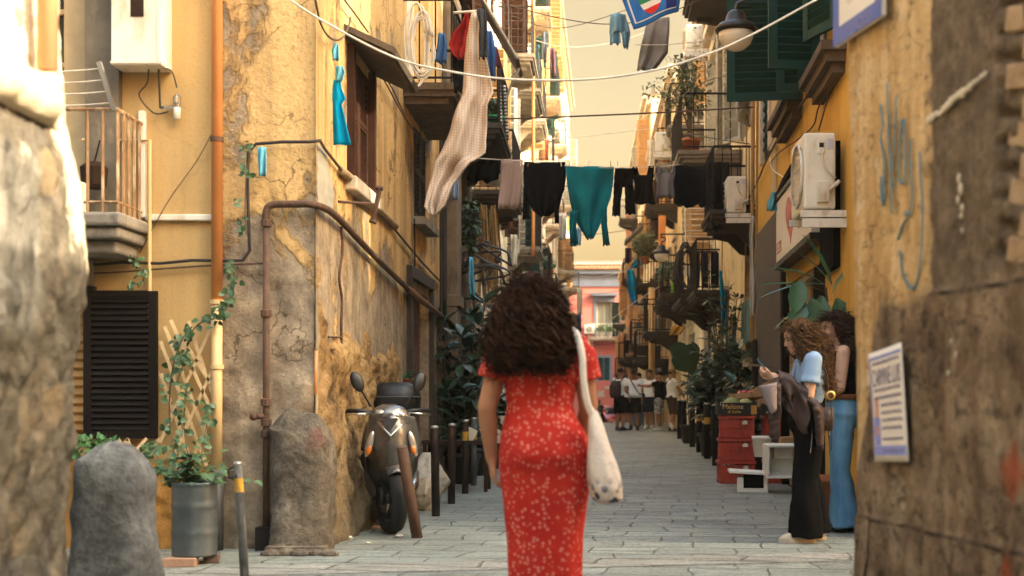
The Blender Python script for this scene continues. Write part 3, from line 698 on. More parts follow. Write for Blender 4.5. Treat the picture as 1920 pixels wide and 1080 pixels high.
for lab,path,n in (('sprig of ivy on the black cable under the little balcony',[(250,475),(262,500),(270,520),(258,540)],26),('ivy trailing down the cable beside the orange drainpipe',[(470,270),(462,330),(460,390),(462,440)],26),('ivy tuft hanging below the cable at the drainpipe',[(437,500),(440,520),(436,545)],22)):
    ivy('ivy_sprig',lab,[Pt(x,y,8.9) for x,y in path],n,.018,.045,len(lab))
t=thing('barrel_planter','blue grey steel barrel used as a planter by the drainpipe','planter',(-2.58,8.2,.055))
def barrelm():
    t=NT('barrel_steel',.4,.55,.5); n=t.noise(5,7,.6); n2=t.noise(30,5,.6)
    c=t.ramp(n,[(.3,(.06,.075,.08)),(.7,(.13,.145,.145))]); c=t.mix(t.ramp(n2,[(.64,0),(.7,.7)]),c,(.2,.15,.1)); return t.done(c,t.mr(n2,.3,.7,.3,.6),t.bump(n2,.15,.003))
p=MB(); pr=[(.0,0),(.137,0),(.142,.01)]
for k in range(25):
    z=.015+k*.0182; r=.141+(.007*math.exp(-((z-.15)/.012)**2))+(.007*math.exp(-((z-.32)/.012)**2)); pr.append((r,z))
pr += [(.147,.458),(.147,.47),(.132,.47),(.13,.40),(.0,.40)]
p.lathe(pr,(0,0,0),40,0,None,False); p.build('drum',barrelm(),t,True)
p=MB(); p.lathe([(.0,0),(.13,.0),(.12,.02),(0,.03)],(0,0,.41),20,0,None,False); p.build('soil',paint('soil',(.035,.024,.016),.95,0,.4,20,.8),t)
p=MB(); p.cbox((-2.63,8.08,.028),(.2,.11,.056),(0,0,R(4))); tag(p.build('brick',paint('pale_brick',(.42,.24,.15),.9,0,.3,8,.6),None,bevel=.006),'pale brick propping up the steel barrel','brick')
p=MB(); p.cbox((-2.5,8.3,.028),(.1,.2,.054),(0,0,R(14))); tag(p.build('brick',paint('dark_brick',(.12,.08,.06),.9,0,.3,8,.6),None,bevel=.006),'dark brick half hidden under the back of the steel barrel','brick')
t=thing('window_planter','low green foliage behind the big grey stone under the shutter','plant',(-3.48,8.8,.62)); m=MB(); rnd=random.Random(12)
for k in range(260):
    q=V((rnd.uniform(-.2,.17),rnd.uniform(-.1,.1),rnd.uniform(0,.16))); l=rnd.uniform(.03,.06); m.leaf(q,V((rnd.uniform(-1,1),rnd.uniform(-1,.3),rnd.uniform(-.2,1))),V((0,-.5,1)),l,l*.6)
m.build('foliage',leafm('fresh_leaf',(.02,.08,.02),(.06,.16,.04),.5),t,True)
p=MB(); p.box(-.02,.2,-.07,.08,-.16,0); p.box(.02,.16,-.05,.06,-.62,-.161); p.build('trough',darkst,t)
# ---------------------------------------------------------------- foreground left: old stone wall, sunlit above
def rubble_white():
    t=NT('limewashed_rubble',.95,0,.08); z=t.xyz()[2]
    n=t.noise(2.2,8,.62); n2=t.noise(9,8,.65); n3=t.noise(40,5,.7)
    wob=t.n('ShaderNodeVectorMath',operation='ADD'); t.l(t.map((1,1.3,1.15)),wob.inputs[0]); t.l(t.n('ShaderNodeTexNoise').outputs[1],wob.inputs[1])
    cell=t.vor(3.4,'F1',wob.outputs[0],1); ed=t.vor(3.4,'DISTANCE_TO_EDGE',wob.outputs[0],0)
    cs=t.n('ShaderNodeSeparateColor'); t.l(cell,cs.inputs[0])
    stone=t.ramp(cs.outputs[0],[(.1,(.09,.07,.05)),(.4,(.19,.135,.08)),(.6,(.28,.19,.10)),(.85,(.14,.12,.10))])
    mort=t.ramp(n2,[(.3,(.05,.042,.032)),(.55,(.15,.125,.09)),(.75,(.29,.235,.165))])
    c=t.mix(t.ramp(ed,[(.02,1),(.07,0)]),stone,mort)
    c=t.mix(t.ramp(n,[(.38,.2),(.5,.9)]),c,mort)
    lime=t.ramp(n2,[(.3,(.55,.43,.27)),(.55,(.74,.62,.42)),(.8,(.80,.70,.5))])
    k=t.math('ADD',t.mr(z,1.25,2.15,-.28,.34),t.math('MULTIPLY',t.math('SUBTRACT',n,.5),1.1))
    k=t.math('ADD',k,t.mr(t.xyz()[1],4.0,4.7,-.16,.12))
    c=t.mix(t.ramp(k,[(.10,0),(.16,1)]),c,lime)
    c=t.mix(t.ramp(n2,[(.3,.7),(.42,0)]),c,(.05,.04,.03))
    yy=t.xyz()[1]; st=t.noise(7,7,.65,vec=t.map((1,1,.3)))
    gm=t.math('MULTIPLY',t.mr(t.math('ADD',yy,t.math('MULTIPLY',n,.3)),4.40,4.43,1,0),t.mr(t.math('ADD',z,t.math('MULTIPLY',n2,.3)),2.02,2.06,1,0))
    gm=t.math('MULTIPLY',gm,t.mr(z,1.25,1.35,0,1))
    c=t.mix(gm,c,t.ramp(st,[(.3,(.05,.045,.035)),(.5,(.17,.15,.12)),(.7,(.32,.29,.23))]))
    h=t.math('ADD',n2,t.math('MULTIPLY',n3,.5)); h=t.math('ADD',h,t.math('MULTIPLY',t.ramp(ed,[(0,0),(.16,1)]),.3))
    return t.done(c,None,t.bump(h,1,.03))
lroot=thing('stone_house','old stone house end in the near left with flaking limewash, sunlit above','building')
prof=[(0,-1.90),(.55,-1.91),(.9,-1.905),(1.05,-1.90),(1.3,-1.87),(1.5,-1.855),(1.9,-1.862),(2.0,-1.90),(2.15,-1.935),(2.6,-1.95),(6.0,-1.95)]
def px_(z):
    for (a,b),(c,d) in zip(prof,prof[1:]):
        if z<=c: return b+(d-b)*(z-a)/(c-a)
    return prof[-1][1]
def lw(u,v):
    z=-.05+v*4.0
    if u<.8: y=1.5+(u/.8)*3.25; x=px_(z); k=min(1,(4.75-y)/.25)
    else: y=4.75+.04*math.sin((u-.8)*16); x=px_(z)-.02-((u-.8)/.2)*1.4; k=0
    p=V((x*0+u*7,y*1.0,z)); k2=1 if z<1.45 else .5; rough=k2*(.022*fbm(p*3.3,5)+.022*NZ.noise(p*17))+.02*NZ.noise(V((z*3,1,u*2)))
    r=(1-k)*.06
    return (x+rough-.05*(1-k)**2,y+(r*0 if u<.8 else rough),z)
m=MB(); m.grid(lw,230,190); m.build('wall',rubble_white(),lroot,True)
m=MB(); m.quad((-2.0,1.5,-.05),(-9,1.5,-.05),(-9,1.5,4),(-2.0,1.5,4)); m.quad((-3.3,4.72,-.05),(-9,4.72,-.05),(-9,4.72,4),(-3.3,4.72,4)); m.quad((-9,1.5,0),(-9,4.72,0),(-9,4.72,4),(-9,1.5,4)); m.build('rear_wall',greyst,lroot)
m=MB(); m.box(-9,-1.9,1.5,4.76,3.9,4.1); m.build('roof',greyst,lroot)
m=MB()   # worn moulding and pipe
def led(u,v):
    y=3.9+u*.62; a=v*math.pi; q=.055*(1+.5*NZ.noise(V((u*6,0,4))))*min(1,(1-u)*6)
    return (-1.90+q*math.sin(a)*1.1,y,2.10-.1*math.cos(a)*.8)
m.grid(led,24,10); m.build('moulding',plaster('limewash_bare',(.66,.54,.36),(.5,.4,.26),(.3,.23,.15),.3,None,.8,.2,3),lroot,True)
m=MB(); m.tube([(-1.86,4.33,2.19),(-1.86,4.34,4.0)],.034,12); m.build('downpipe',paint('pink_pipe',(.62,.32,.16),.6,0,.2,5,.2),lroot,True)
m=MB(); m.grid(gstone((-2.27,6.0,-.05),.21,.2,.90,11,.05,.22,-.12),48,50)
tag(m.build('guard_stone',stonem('grey_guard_stone',(.15,.15,.145)),None,True),'large rounded grey guard stone beside the near left wall','guard stone')
# ---------------------------------------------------------------- foreground right: ochre wall with graffiti
rroot=thing('stone_house','near right house corner of worn ochre plaster, grey render, brick and dark stone','building')
dA=V((.211,-.977,0)).normalized(); nA=V((-dA.y,dA.x,0))      # nA points into the house
TR=M(((dA.x,nA.x,0,1.0),(dA.y,nA.y,0,5.0),(0,0,1,0),(0,0,0,1)))
def rwall():
    t=NT('worn_corner_wall',.95,0,.08); x=t.xyz(); s,z=x[0],x[2]
    n=t.noise(3,8,.62); n2=t.noise(11,8,.68); n3=t.noise(50,4,.7)
    str_=t.noise(5,8,.62,vec=t.map((1.6,1.6,.22)))
    och=t.ramp(str_,[(.28,(.23,.13,.05)),(.45,(.44,.27,.105)),(.58,(.56,.37,.17)),(.75,(.66,.50,.28))])
    cem=t.ramp(n2,[(.3,(.085,.06,.038)),(.55,(.16,.115,.07)),(.75,(.24,.175,.105))])
    stn=t.ramp(t.math('ADD',t.math('MULTIPLY',t.noise(4.5,9,.68,vec=t.map((1.2,1.2,.8))),.75),t.math('MULTIPLY',str_,.25)),[(.33,(.05,.034,.02)),(.46,(.15,.10,.058)),(.56,(.24,.17,.10)),(.68,(.38,.29,.18))])
    stn=t.mix(t.ramp(n2,[(.35,.8),(.47,0)]),stn,(.03,.022,.015))
    wob=t.math('MULTIPLY',t.math('SUBTRACT',n,.5),.16)
    s2=t.math('ADD',s,wob); z2=t.math('ADD',z,t.math('MULTIPLY',wob,1.5))
    up=t.mix(t.ramp(s2,[(.60,0),(.62,1)]),och,cem)
    up=t.mix(t.ramp(t.math('ADD',n2,t.mr(s,0,.5,.12,-.05)),[(.66,0),(.72,.6)]),up,(.68,.55,.36))
    low=t.math('SUBTRACT',z2,t.mr(s,0,.25,-.75,0))
    c=t.mix(t.ramp(low,[(1.42/3,0),(1.46/3,1)]) if False else t.mr(low,1.40,1.46,0,1),stn,up)
    for (za,sa,sb) in ((.62,0,9),(1.43,.62,9)):     # dark joints between the big blocks
        j=t.math('ABSOLUTE',t.math('SUBTRACT',t.math('ADD',z,t.math('MULTIPLY',wob,.25)),za))
        c=t.mix(t.math('MULTIPLY',t.math('MULTIPLY',t.mr(j,.002,.012,1,0),t.ramp(n2,[(.42,.25),(.58,1)])),t.mr(s,sa,sa+.02,0,1)),c,(.018,.012,.008))
    for sj,z0,z1 in ((.14,-1,.62),(.82,-1,.62)):
        j=t.math('ABSOLUTE',t.math('SUBTRACT',t.math('ADD',s,t.math('MULTIPLY',wob,.2)),sj))
        c=t.mix(t.math('MULTIPLY',t.mr(j,.004,.012,.9,0),t.mr(z,z1,z1+.01,1,0)),c,(.018,.012,.008))
    # rusty red sprayed blots
    for (sa,za,ra) in ((1.17,.86,.10),(1.17,.50,.10)):
        d=t.math('ADD',t.math('ABSOLUTE',t.math('MULTIPLY',t.math('SUBTRACT',s,sa),1.1)),t.math('ABSOLUTE',t.math('MULTIPLY',t.math('SUBTRACT',z,za),.8)))
        c=t.mix(t.mr(t.math('ADD',d,t.math('MULTIPLY',n2,.08)),ra,ra+.05,.75,0),c,(.30,.07,.025))
    c=t.mix(t.math('MULTIPLY',cracks(t,2.2,.012),.8),c,(.03,.02,.012)); c=t.mix(t.math('MULTIPLY',t.ramp(t.noise(24,5,.7),[(.56,0),(.63,1)]),.5),c,(.045,.032,.02))
    c=t.mix(t.math('MULTIPLY',t.ramp(n3,[(.5,0),(.72,1)]),.25),c,(.04,.03,.02))
    h=t.math('ADD',n2,t.math('MULTIPLY',n3,.5)); h=t.math('ADD',h,t.math('MULTIPLY',str_,.7))
    return t.done(c,None,t.bump(h,.9,.02))
rw=rwall()
def edge(z): return (.0 if z<.9 else -.02*(z-.9)/.5 if z<1.4 else -.02-.075*(z-1.4)/1.25)
def rf(u,v):
    z=-.05+v*3.75
    e=edge(z)+ .012*NZ.noise(V((z*4,0,1)))+(.02 if z<.62 else 0)
    if u<.12: q=u/.12; s=0; d=1.6*(1-q)**2+.05
    elif u<.2: a=(u-.12)/.08*math.pi/2; s=.05*(1-math.cos(a)) ; d=.05*(1-math.sin(a))
    else: s=.05+(u-.2)/.8*3.4; d=0
    p=V((s*3,d,z)); r=.018*fbm(p*2.5,5)+.008*NZ.noise(p*14)
    step=.016*(1 if (s>.62 and z>1.44) else 0)+.02*(1 if z<.62 else 0)
    brick=0
    if s>1.06 and 1.5<z<2.62:
        row=math.floor((z+.22*(s-1.1))/.085); fz=((z+.22*(s-1.1))/.085)%1; fx=((s+(row%2)*.1)/.2)%1
        brick=.055-.05*(1 if (.14<fz<.9 and .06<fx<.95) else 0)+.012*NZ.noise(V((row*3.1,math.floor((s+(row%2)*.1)/.2)*1.7,0)))
    return (s,d+r+step*-1*0+ (.012 if (s>.62 and z>1.44) else 0)-(.012 if z<.62 else 0)+brick+e*-1*0,z) if u>=.2 else (s+r,d-(.012 if z<.62 else 0),z)
m=MB()
def rf2(u,v):
    p=V(rf(u,v)); e=edge(p.z); return (p.x*1.0-e*(-1)*max(0,1-p.x/1.2)+.0,p.y,p.z) if False else (p.x+e*max(0,1-p.x/.9),p.y,p.z)
m.grid(rf2,300,230); w=m.build('wall',rw,rroot,True); w.matrix_local=TR
bm_=NT('old_bricks',.95,0,.08); bn=bm_.noise(9,6,.6); bkm=bm_.done(bm_.ramp(bn,[(.3,(.20,.12,.065)),(.5,(.33,.22,.12)),(.7,(.40,.29,.17))]),None,bm_.bump(bm_.noise(40,5,.7),.8,.01))
m=MB(); rnd=random.Random(5)
for r_ in range(13):
    for k in range(3):
        s=1.13+k*.21+(r_%2)*.1; z=1.52+r_*.088-.22*(s-1.1)
        if z>2.6: continue
        m.cbox((s+.09+rnd.uniform(-.01,.01),.035+rnd.uniform(-.010,.010),z),(.196,.06,.077),(rnd.uniform(-.03,.03),R(12)+rnd.uniform(-.04,.04),rnd.uniform(-.05,.05)))
b=m.build('exposed_bricks',bkm,rroot,bevel=.008); b.matrix_local=TR
gp=paint('blue_spray',(.09,.20,.23),.8,0,.3,25,.1)
m=MB()
def ps(px,py):      # photo pixel to (s,z) on the wall plane
    k=(px-CX)/F; s=(5*k-1.0)/(.211+.977*k); Y=5-.977*s; return V((s,-.012,CH+(CY-py)*Y/F))
for ln in ([(1657,195),(1660,240),(1657,260),(1664,310),(1662,380)],[(1669,155),(1671,220),(1673,290),(1680,350)],[(1686,180),(1684,240),(1680,290),(1676,350),(1678,400)],[(1690,340),(1694,240),(1698,226),(1702,240),(1702,338),(1690,336)],[(1715,260),(1712,300),(1716,360),(1712,400),(1702,398)],[(1690,450),(1700,420),(1708,410)],[(1694,470),(1698,510),(1712,540),(1724,530),(1732,480),(1736,400),(1732,330),(1730,285)],[(1657,330),(1658,370),(1662,385)]):
    m.tube(catmull([ps(*q) for q in ln],5),.0062,5,0,True,.4)
b=m.build('graffiti',gp,rroot,True); b.matrix_local=TR
splm=paint('splash',(.55,.45,.3),.9); rnd=random.Random(8)
for q in ((1800,335,.016),(1803,355,.02),(1798,375,.015),(1806,390,.014),(1804,405,.01),(1806,432,.008),(1786,640,.008),(1795,665,.01),(1780,700,.008)):
    p=ps(q[0],q[1]); m=MB(); m.ell(p+V((0,.008,0)),(q[2]*.5,.006,q[2]),8,6,0,None,.5); b=m.build('plaster_splash',splm,rroot,True); b.matrix_local=TR
m=MB()
for k in range(16):
    f=k/15; p=ps(1742+f*106,228-f*88+rnd.uniform(-3,3)); m.ell(p+V((0,.01,0)),(.014,.008,.010+.006*rnd.random()),8,5,0,None,.5)
b=m.build('plaster_crack',splm,rroot,True); b.matrix_local=TR
# the rest of that house: low roof, then an unseen tall block added to keep sun off the crossing
m=MB(); m.box(1.62,9,-3,4.9,3.4,3.62); m.box(1.3,1.62,1.6,4.98,3.5,3.68); m.build('roof',greyst,rroot)
m=MB(); m.box(1.45,9,4.86,4.95,-.05,3.42); m.box(1.66,1.74,-3,1.7,-.05,3.42); m.box(8.9,9,-3,4.85,0,3.42); m.build('rear_wall',greyst,rroot)
m=MB(); m.box(5.6,22,2.7,4.84,3.63,13); m.build('shade_block',ywall,rroot)
# street plaque, high on the wall
pl=thing('street_plaque','blue bordered white enamel street plaque high on the near right wall','sign'); pl.matrix_world=TR
a=ps(1588,100); b=ps(1650,25)
m=MB(); zt=a.z+.36
m.box(a.x,a.x+.44,-.055,-.035,a.z+.02,zt); m.build('plate',paint('enamel_white',(.62,.58,.48),.35,0,.1,5,.05),pl,bevel=.004)
blu=paint('enamel_blue',(.03,.09,.32),.35,0,.2,6,.05)
m=MB(); m.box(a.x,a.x+.44,-.0585,-.0552,a.z+.02,a.z+.085); m.box(a.x,a.x+.05,-.0585,-.0552,a.z+.0852,zt); m.box(a.x+.39,a.x+.44,-.0585,-.0552,a.z+.0852,zt); m.build('border',blu,pl)
# poster
po=thing('poster','printed paper poster with blue borders pasted on the near right wall','poster'); po.matrix_world=TR
def poster(u,v,d):      # bilinear in photo corners
    A,B,C,D=ps(1642,664),ps(1706,642),ps(1717,866),ps(1655,865)
    p=A.lerp(B,u).lerp(D.lerp(C,u),v); p.y=d+.004*math.sin(u*5+v*3)*.6; return p
def pquad(mb,u0,u1,v0,v1,d,n=6):
    mb.grid(lambda a,b: poster(u0+(u1-u0)*a,v0+(v1-v0)*b,d),n,n)
m=MB(); pquad(m,0,1,0,1,-.030,12); m.build('sheet',paint('poster_paper',(.66,.58,.46),.8,0,.06,6,.05),po,True,solid=.003)
m=MB(); pquad(m,.02,.98,.05,.075,-.0325); pquad(m,.02,.98,.86,.945,-.0325); pquad(m,.02,.05,.0755,.8595,-.0325); pquad(m,.06,.26,.60,.855,-.0322); m.build('border',paint('poster_blue',(.22,.24,.46),.8,0,.2,30,.05),po,True)
m=MB(); pquad(m,.10,.22,.42,.60,-.0322); pquad(m,.13,.22,.68,.76,-.0328); m.build('picture',paint('poster_pink',(.55,.26,.16),.8,0,.3,40,.05),po,True)
ink=paint('poster_ink',(.12,.09,.16),.8)
def ptext(txt,u0,u1,v0,v1):
    o=text_mesh(txt,1,M.Identity(4),ink,'lettering',po,0)
    xs=[v.co.x for v in o.data.vertices]; ys=[v.co.y for v in o.data.vertices]; a,b,c,d=min(xs),max(xs),min(ys),max(ys)
    for v in o.data.vertices: v.co=poster(u0+(u1-u0)*(v.co.x-a)/(b-a),v1-(v1-v0)*(v.co.y-c)/(d-c),-.034)
ptext('CARMINE LUIS',.09,.95,.165,.32)
m=MB(); rnd=random.Random(2)
for v in (.10,.115,.345,.36,.415,.43,.485,.50,.555,.57,.62,.635,.69,.705,.79,.80,.90):
    u=.12 if v<.45 else .32
    if v==.90: u=.3
    while u<.9:
        q=rnd.uniform(.03,.09); pquad(m,u,min(.93,u+q),v,v+.010,-.0335,1); u+=q+.015
m.build('small_print',ink,po)
# ---------------------------------------------------------------- houses on the left, going up the street
def zpx(py,Y): return CH+(CY-py)*Y/F
cream=plaster('cream_plaster',(.80,.70,.50),(.72,.60,.40),(.5,.42,.3),.25,None,.4,.4,.8)
cream2=plaster('pale_cream_plaster',(.83,.74,.55),(.77,.66,.47),(.5,.42,.3),.27,None,.4,.45,.7)
buff=plaster('buff_plaster',(.68,.53,.31),(.58,.43,.23),(.33,.26,.18),.33,None,.4,.45,.8)
greyp=plaster('grey_plaster',(.66,.53,.33),(.56,.43,.25),(.36,.29,.2),.34,(0,5,.1),.6,.5,1.0)
darkp=plaster('dark_brown_render',(.12,.085,.055),(.09,.065,.045),(.2,.15,.1),.34,None,.6,.4,1.0)
pinkish=plaster('rose_cream_plaster',(.80,.66,.48),(.74,.58,.40),(.5,.42,.3),.27,None,.4,.4,.8)
orangep=plaster('orange_ochre_plaster',(.58,.34,.12),(.5,.27,.08),(.36,.27,.17),.28,None,.4,.4,.8)
def wl(fr_len,n,z,w=1.0,h=2.3,st=('closed','open','closed','ajar'),sh=None,z1=None,seed=1):
    r=random.Random(seed); return [((k+.5)*fr_len/n,w,z,h,r.choice(st)) + ((r.choice(sh),) if sh else ()) for k in range(n)]
def floors(L,n,zs,seed,sh): 
    o=[]
    for i,z in enumerate(zs): o+=wl(L,n,z,sh=sh,seed=seed+i)
    return o
house('narrow dark brown house wall behind the left rubber plants','-1' and -1,-1.93,16.42,-1.96,20.0,8.6,darkp,
      wins=floors(3.58,1,(5.0,),3,[brownshut,greyshut]),doors=[(1.9,1.5,0,2.9,darkwood)],bals=[(1.9,2.2,4.72,.62,dict(step=.13))])
m=MB(); m.box(-2.0,-1.80,16.44,16.95,-.02,6.2); m.box(-2.0,-1.77,16.42,16.97,2.2,2.35); m.box(-2.0,-1.77,16.42,16.97,.0,.5)
tag(m.build('stone_pilaster',paint('brown_pilaster',(.17,.125,.08),.95,0,.35,3,.8,dirt=(.07,.05,.035)),None,bevel=.01),'tall grey brown stone pilaster next to the yellow corner house','pilaster')
house('cream house with rust stains behind the laundry on the left',-1,-2.0,20.02,-2.0,28,11.2,cream2,
      wins=floors(8,3,(4.4,8.0),11,[brownshut,greyshut,tanshut]),doors=[(1.2,1.5,0,2.7,darkwood),(4.2,2.0,0,2.6,greyshut),(6.9,1.3,0,2.6,brownshut)],
      bals=[(1.35,2.0,4.32,.68),(6.7,2.0,7.9,.7,dict(slab=greyst))])
house('pale yellow house with many stone balconies on the left',-1,-2.02,28.02,-2.0,40,14.6,cream,
      wins=floors(12,4,(4.2,7.9,11.6),21,[tanshut,greyshut,greenshut]),doors=[(2,1.6,0,2.6,brownshut),(5.5,2,0,2.6,darkwood),(9,1.6,0,2.6,greyshut)],
      bals=[(1.6,2.0,4.35,.7,dict(slab=greyst)),(4.5,1.8,7.85,.7,dict(slab=palest)),(1.5,2.1,7.85,.72,dict(slab=greyst)),(7.6,2.0,4.15,.7,dict(slab=greyst)),(10.6,1.9,7.9,.7,dict(slab=palest)),(7.5,1.9,11.5,.7,dict(slab=palest))])
house('rose cream house far along the left side',-1,-2.0,40.02,-1.98,54,21,pinkish,
      wins=floors(14,5,(4.0,7.6,11.2,14.8),31,[greyshut,tanshut,greenshut]),doors=[(3,1.8,-.3,2.8,darkwood),(8,2.2,-.5,2.9,brownshut)],zb=-1,
      bals=[(1.4,1.9,3.9,.7,dict(slab=palest)),(4.2,1.9,7.5,.7,dict(slab=palest)),(7,1.9,3.9,.7,dict(slab=palest)),(9.8,1.9,7.5,.7,dict(slab=palest)),(4.2,1.9,11.1,.7,dict(slab=palest)),(12.6,1.9,11.1,.7,dict(slab=palest))])
house('last pale house on the left before the pink building',-1,-1.96,54.02,-1.75,80,19,cream2,
      wins=floors(26,8,(3.4,7.0,10.6,14.2),41,[tanshut,greyshut]),zb=-2,
      bals=[(4.8,2,3.3,.75,dict(slab=palest)),(8,2,6.9,.75,dict(slab=palest)),(14.6,2,3.3,.8,dict(slab=palest)),(17.8,2,6.9,.8,dict(slab=palest)),(21,2,3.3,.85,dict(slab=palest)),(11.4,2,10.5,.75,dict(slab=palest))])
# ---------------------------------------------------------------- right side
XR0,XR1=2.08,2.36
rh,fr0=house('ochre yellow house with green shutters above the corner shop',1,XR0,9.6,XR1,19.0,8.6,plaster('ochre_yellow_paint',(.58,.335,.07),(.48,.25,.045),(.36,.25,.12),.16,None,.3,.4,.9),
      wins=[(2.0,1.15,4.22,2.1,'none'),(5.0,1.15,4.3,2.1,'none'),(7.9,1.0,4.3,2.0,'closed',greenshut)],
      doors=[(4.15,3.3,0,2.36,black)],trim=palest,cornice=True)
def leafshut(o_u,z,ang,w,h,n,root):
    s=MB(); T=fr0.T@M.Translation((o_u,.04,z))@M.Rotation(R(ang),4,'Z'); louvre(s,T,w,h,n,.085,.045); 
    b=s.build('shutter',greenshut,root)
    k=MB(); k.cbox(T@V((w*.5,-.012,h*.44)),(.05,.03,.05),(0,0,0)); k.build('latch',chrome,b); return b
leafshut(3.98,4.2,84,.78,2.0,26,rh); leafshut(3.62,4.2,86,.3,2.0,26,rh); leafshut(2.62,4.17,97,.5,2.0,26,rh); leafshut(1.42,4.25,22,.55,2.0,26,rh)
for u0,u1,z in ((1.25,2.72,4.06),(4.1,5.75,4.28)):
    m=MB(); m.box(u0,u1,-.05,.22,z-.05,z+.03,0,fr0.T); m.box(u0+.05,u1-.05,-.05,.17,z-.14,z-.052,0,fr0.T); m.box(u0+.1,u1-.1,-.05,.11,z-.22,z-.142,0,fr0.T); m.build('sill',paint('brown_sill',(.11,.075,.045),.9,0,.4,6,.7),rh)
m=MB(); m.box(6.5,7.0,-.02,.03,2.42,11.5,0,fr0.T); m.build('pale_strip',paint('pale_strip_paint',(.5,.36,.16),.9,0,.3,5,.5),rh)
gpp=paint('grey_pier_paint',(.10,.075,.05),.95,0,.3,3,.6)
for bb in ((5.84,8.9,-.02,.05,-.02,3.35),): m=MB(); m.box(*bb,0,fr0.T); m.build('grey_pier',gpp,rh)
house('dark stained house with black netting on its balconies',1,2.42,19.02,2.45,26,8.2,greyp,
      wins=floors(7,2,(5.3,),51,[greyshut,brownshut])+[(1.2,.9,2.6,1.2,'closed',tanshut)],doors=[(1.5,1.1,0,2.5,paint('rust_door',(.25,.09,.04),.7,0,.3,6,.3)),(4.2,1.6,0,2.5,darkwood)],
      bals=[(1.1,1.7,3.85,.70),(3.9,3.0,5.15,1.05,dict(slab=paint('grey_slab',(.24,.19,.13),.9,0,.3,5,.6),step=.2,h=.95)),(1.6,2.4,7.6,.95),(5.7,1.8,3.0,.62,dict(step=.1))])
house('cream house with an orange drainpipe and crowded balconies on the right',1,2.45,26.02,2.42,37,9.4,cream2,
      wins=floors(11,4,(3.9,7.4),61,[tanshut,greyshut,whitep]),doors=[(2.5,1.8,0,2.6,darkwood),(7,2.2,0,2.6,greyshut)],
      bals=[(1.3,2.6,3.0,.75,dict(step=.1)),(7.2,2.0,3.6,.80),(4.2,2,7.2,.8,dict(slab=greyst)),(9.6,1.9,7.3,.8,dict(slab=greyst)),(9.6,1.9,3.5,.8)])
house('beige house with shabby wooden balconies on the right',1,2.40,37.02,2.3,52,10.6,buff,
      wins=floors(15,5,(3.2,6.8),71,[greyshut,tanshut,brownshut]),doors=[(3,1.8,-.3,2.5,darkwood),(9,2.2,-.4,2.5,brownshut)],zb=-1,
      bals=[(2,2.2,2.9,.95,dict(step=.09)),(6.5,2.4,4.7,1.0,dict(step=.09)),(6.5,2.4,2.2,1.1,dict(step=.09)),(11,2.2,6.6,.95),(11,2.2,2.8,1.1,dict(step=.09)),(2,2,6.7,.9)])
house('far pale house at the right end of the street',1,2.2,52.02,2.0,70,13.2,cream2,
      wins=floors(18,6,(2.9,6.5,10.1),81,[greyshut,tanshut]),zb=-2,bals=[(4,2.2,2.6,1.0,dict(step=.1)),(9,2.2,6.4,.9),(14,2.2,2.7,.95),(14,2.2,9.9,.9)])
house('low brick house at the far right corner',1,1.75,70.02,1.65,82,8.4,plaster('brick_and_render',(.38,.17,.09),(.48,.3,.18),(.45,.36,.25),.38,None,.5,.3,1.2),
      wins=floors(12,4,(2.2,5.4),91,[greyshut,tanshut]),zb=-2,bals=[(4,2.2,2.1,.7),(8,2.2,5.2,.7)])
# ---------------------------------------------------------------- pink house closing the street
pm=plaster('pink_plaster',(.60,.175,.14),(.56,.21,.155),(.6,.33,.22),.14,None,.25,.3,.35,grime=(.3,.12,.09))
fp=Frame(-14,88,2.55,88,0); pk=thing('pink_house','pink house with blue cornice closing the far end of the street','building')
xo=14; m=MB(); wins=[(-1.9+1.75-.0+xo-.55,xo+.62-.05,3.95,6.75),(xo-.02,xo+.95,1.85,3.5)]
wins=[(xo-.05,xo+1.0,4.85,7.3),(xo+.02,xo+.86,1.9,3.45),(xo-5,xo-4,4.85,7.3),(xo-5,xo-4,1.9,3.45)]
wall_holes(m,fp,0,fp.L,-3,8.35,wins,.25); m.quad((-14,88,-3),(-14,100,-3),(-14,100,8.35),(-14,88,8.35)); m.quad((2.55,88,-3),(2.55,100,-3),(2.55,100,8.35),(2.55,88,8.35)); m.build('wall',pm,pk)
bluec=paint('blue_grey_cornice',(.14,.16,.20),.9,0,.2,2,.3); m=MB()
m.box(0,fp.L,-.3,.10,8.352,9.2,0,fp.T); m.box(0,fp.L,-.3,.35,9.202,9.5,0,fp.T); m.build('cornice',bluec,pk)
m=MB(); m.box(-.1,fp.L+.1,-10,.45,9.502,9.6,0,fp.T)
for k in range(60): m.tube([fp(k*.28,-.5,9.66),fp(k*.28,.52,9.62)],.09,6)
m.build('roof',paint('clay_tiles',(.50,.27,.13),.9,0,.3,3,.5),pk)
glassg=paint('green_white_window',(.46,.5,.38),.5,0,.1,3,.1)
w=window(pk,fp,xo-.05,xo+1.0,4.85,7.3,'none',greenshut,.25,framem=paint('mint_frame',(.42,.5,.36),.5,0,.1,3,.1),glass=NT('pale_pane',.2,0,.5).done((.25,.24,.18)))
m=MB(); m.box(xo-.25,xo-.052,-.03,.06,4.85,7.3,0,fp.T); m.box(xo+1.002,xo+1.15,-.03,.06,4.85,7.3,0,fp.T); m.box(xo-.3,xo+1.2,-.03,.12,7.302,7.7,0,fp.T); m.box(xo-.45,xo+1.35,-.03,.45,7.702,7.9,0,fp.T); m.build('surround',bluec,w)
m=MB(); louvre(m,fp.T@M.Translation((xo+1.02,.07,4.85))@M.Rotation(R(14),4,'Z'),.56,2.4,14); m.build('shutter',greenshut,w)
b=balcony(pk,fp,xo+.55,2.3,4.8,.8,.95,slab=palest,rail=whitem,step=.22)
w=window(pk,fp,xo+.02,xo+.86,1.9,3.45,'closed',paint('teal_shutter',(.02,.085,.10),.6,0,.2,4,.2),.25,nsl=10)
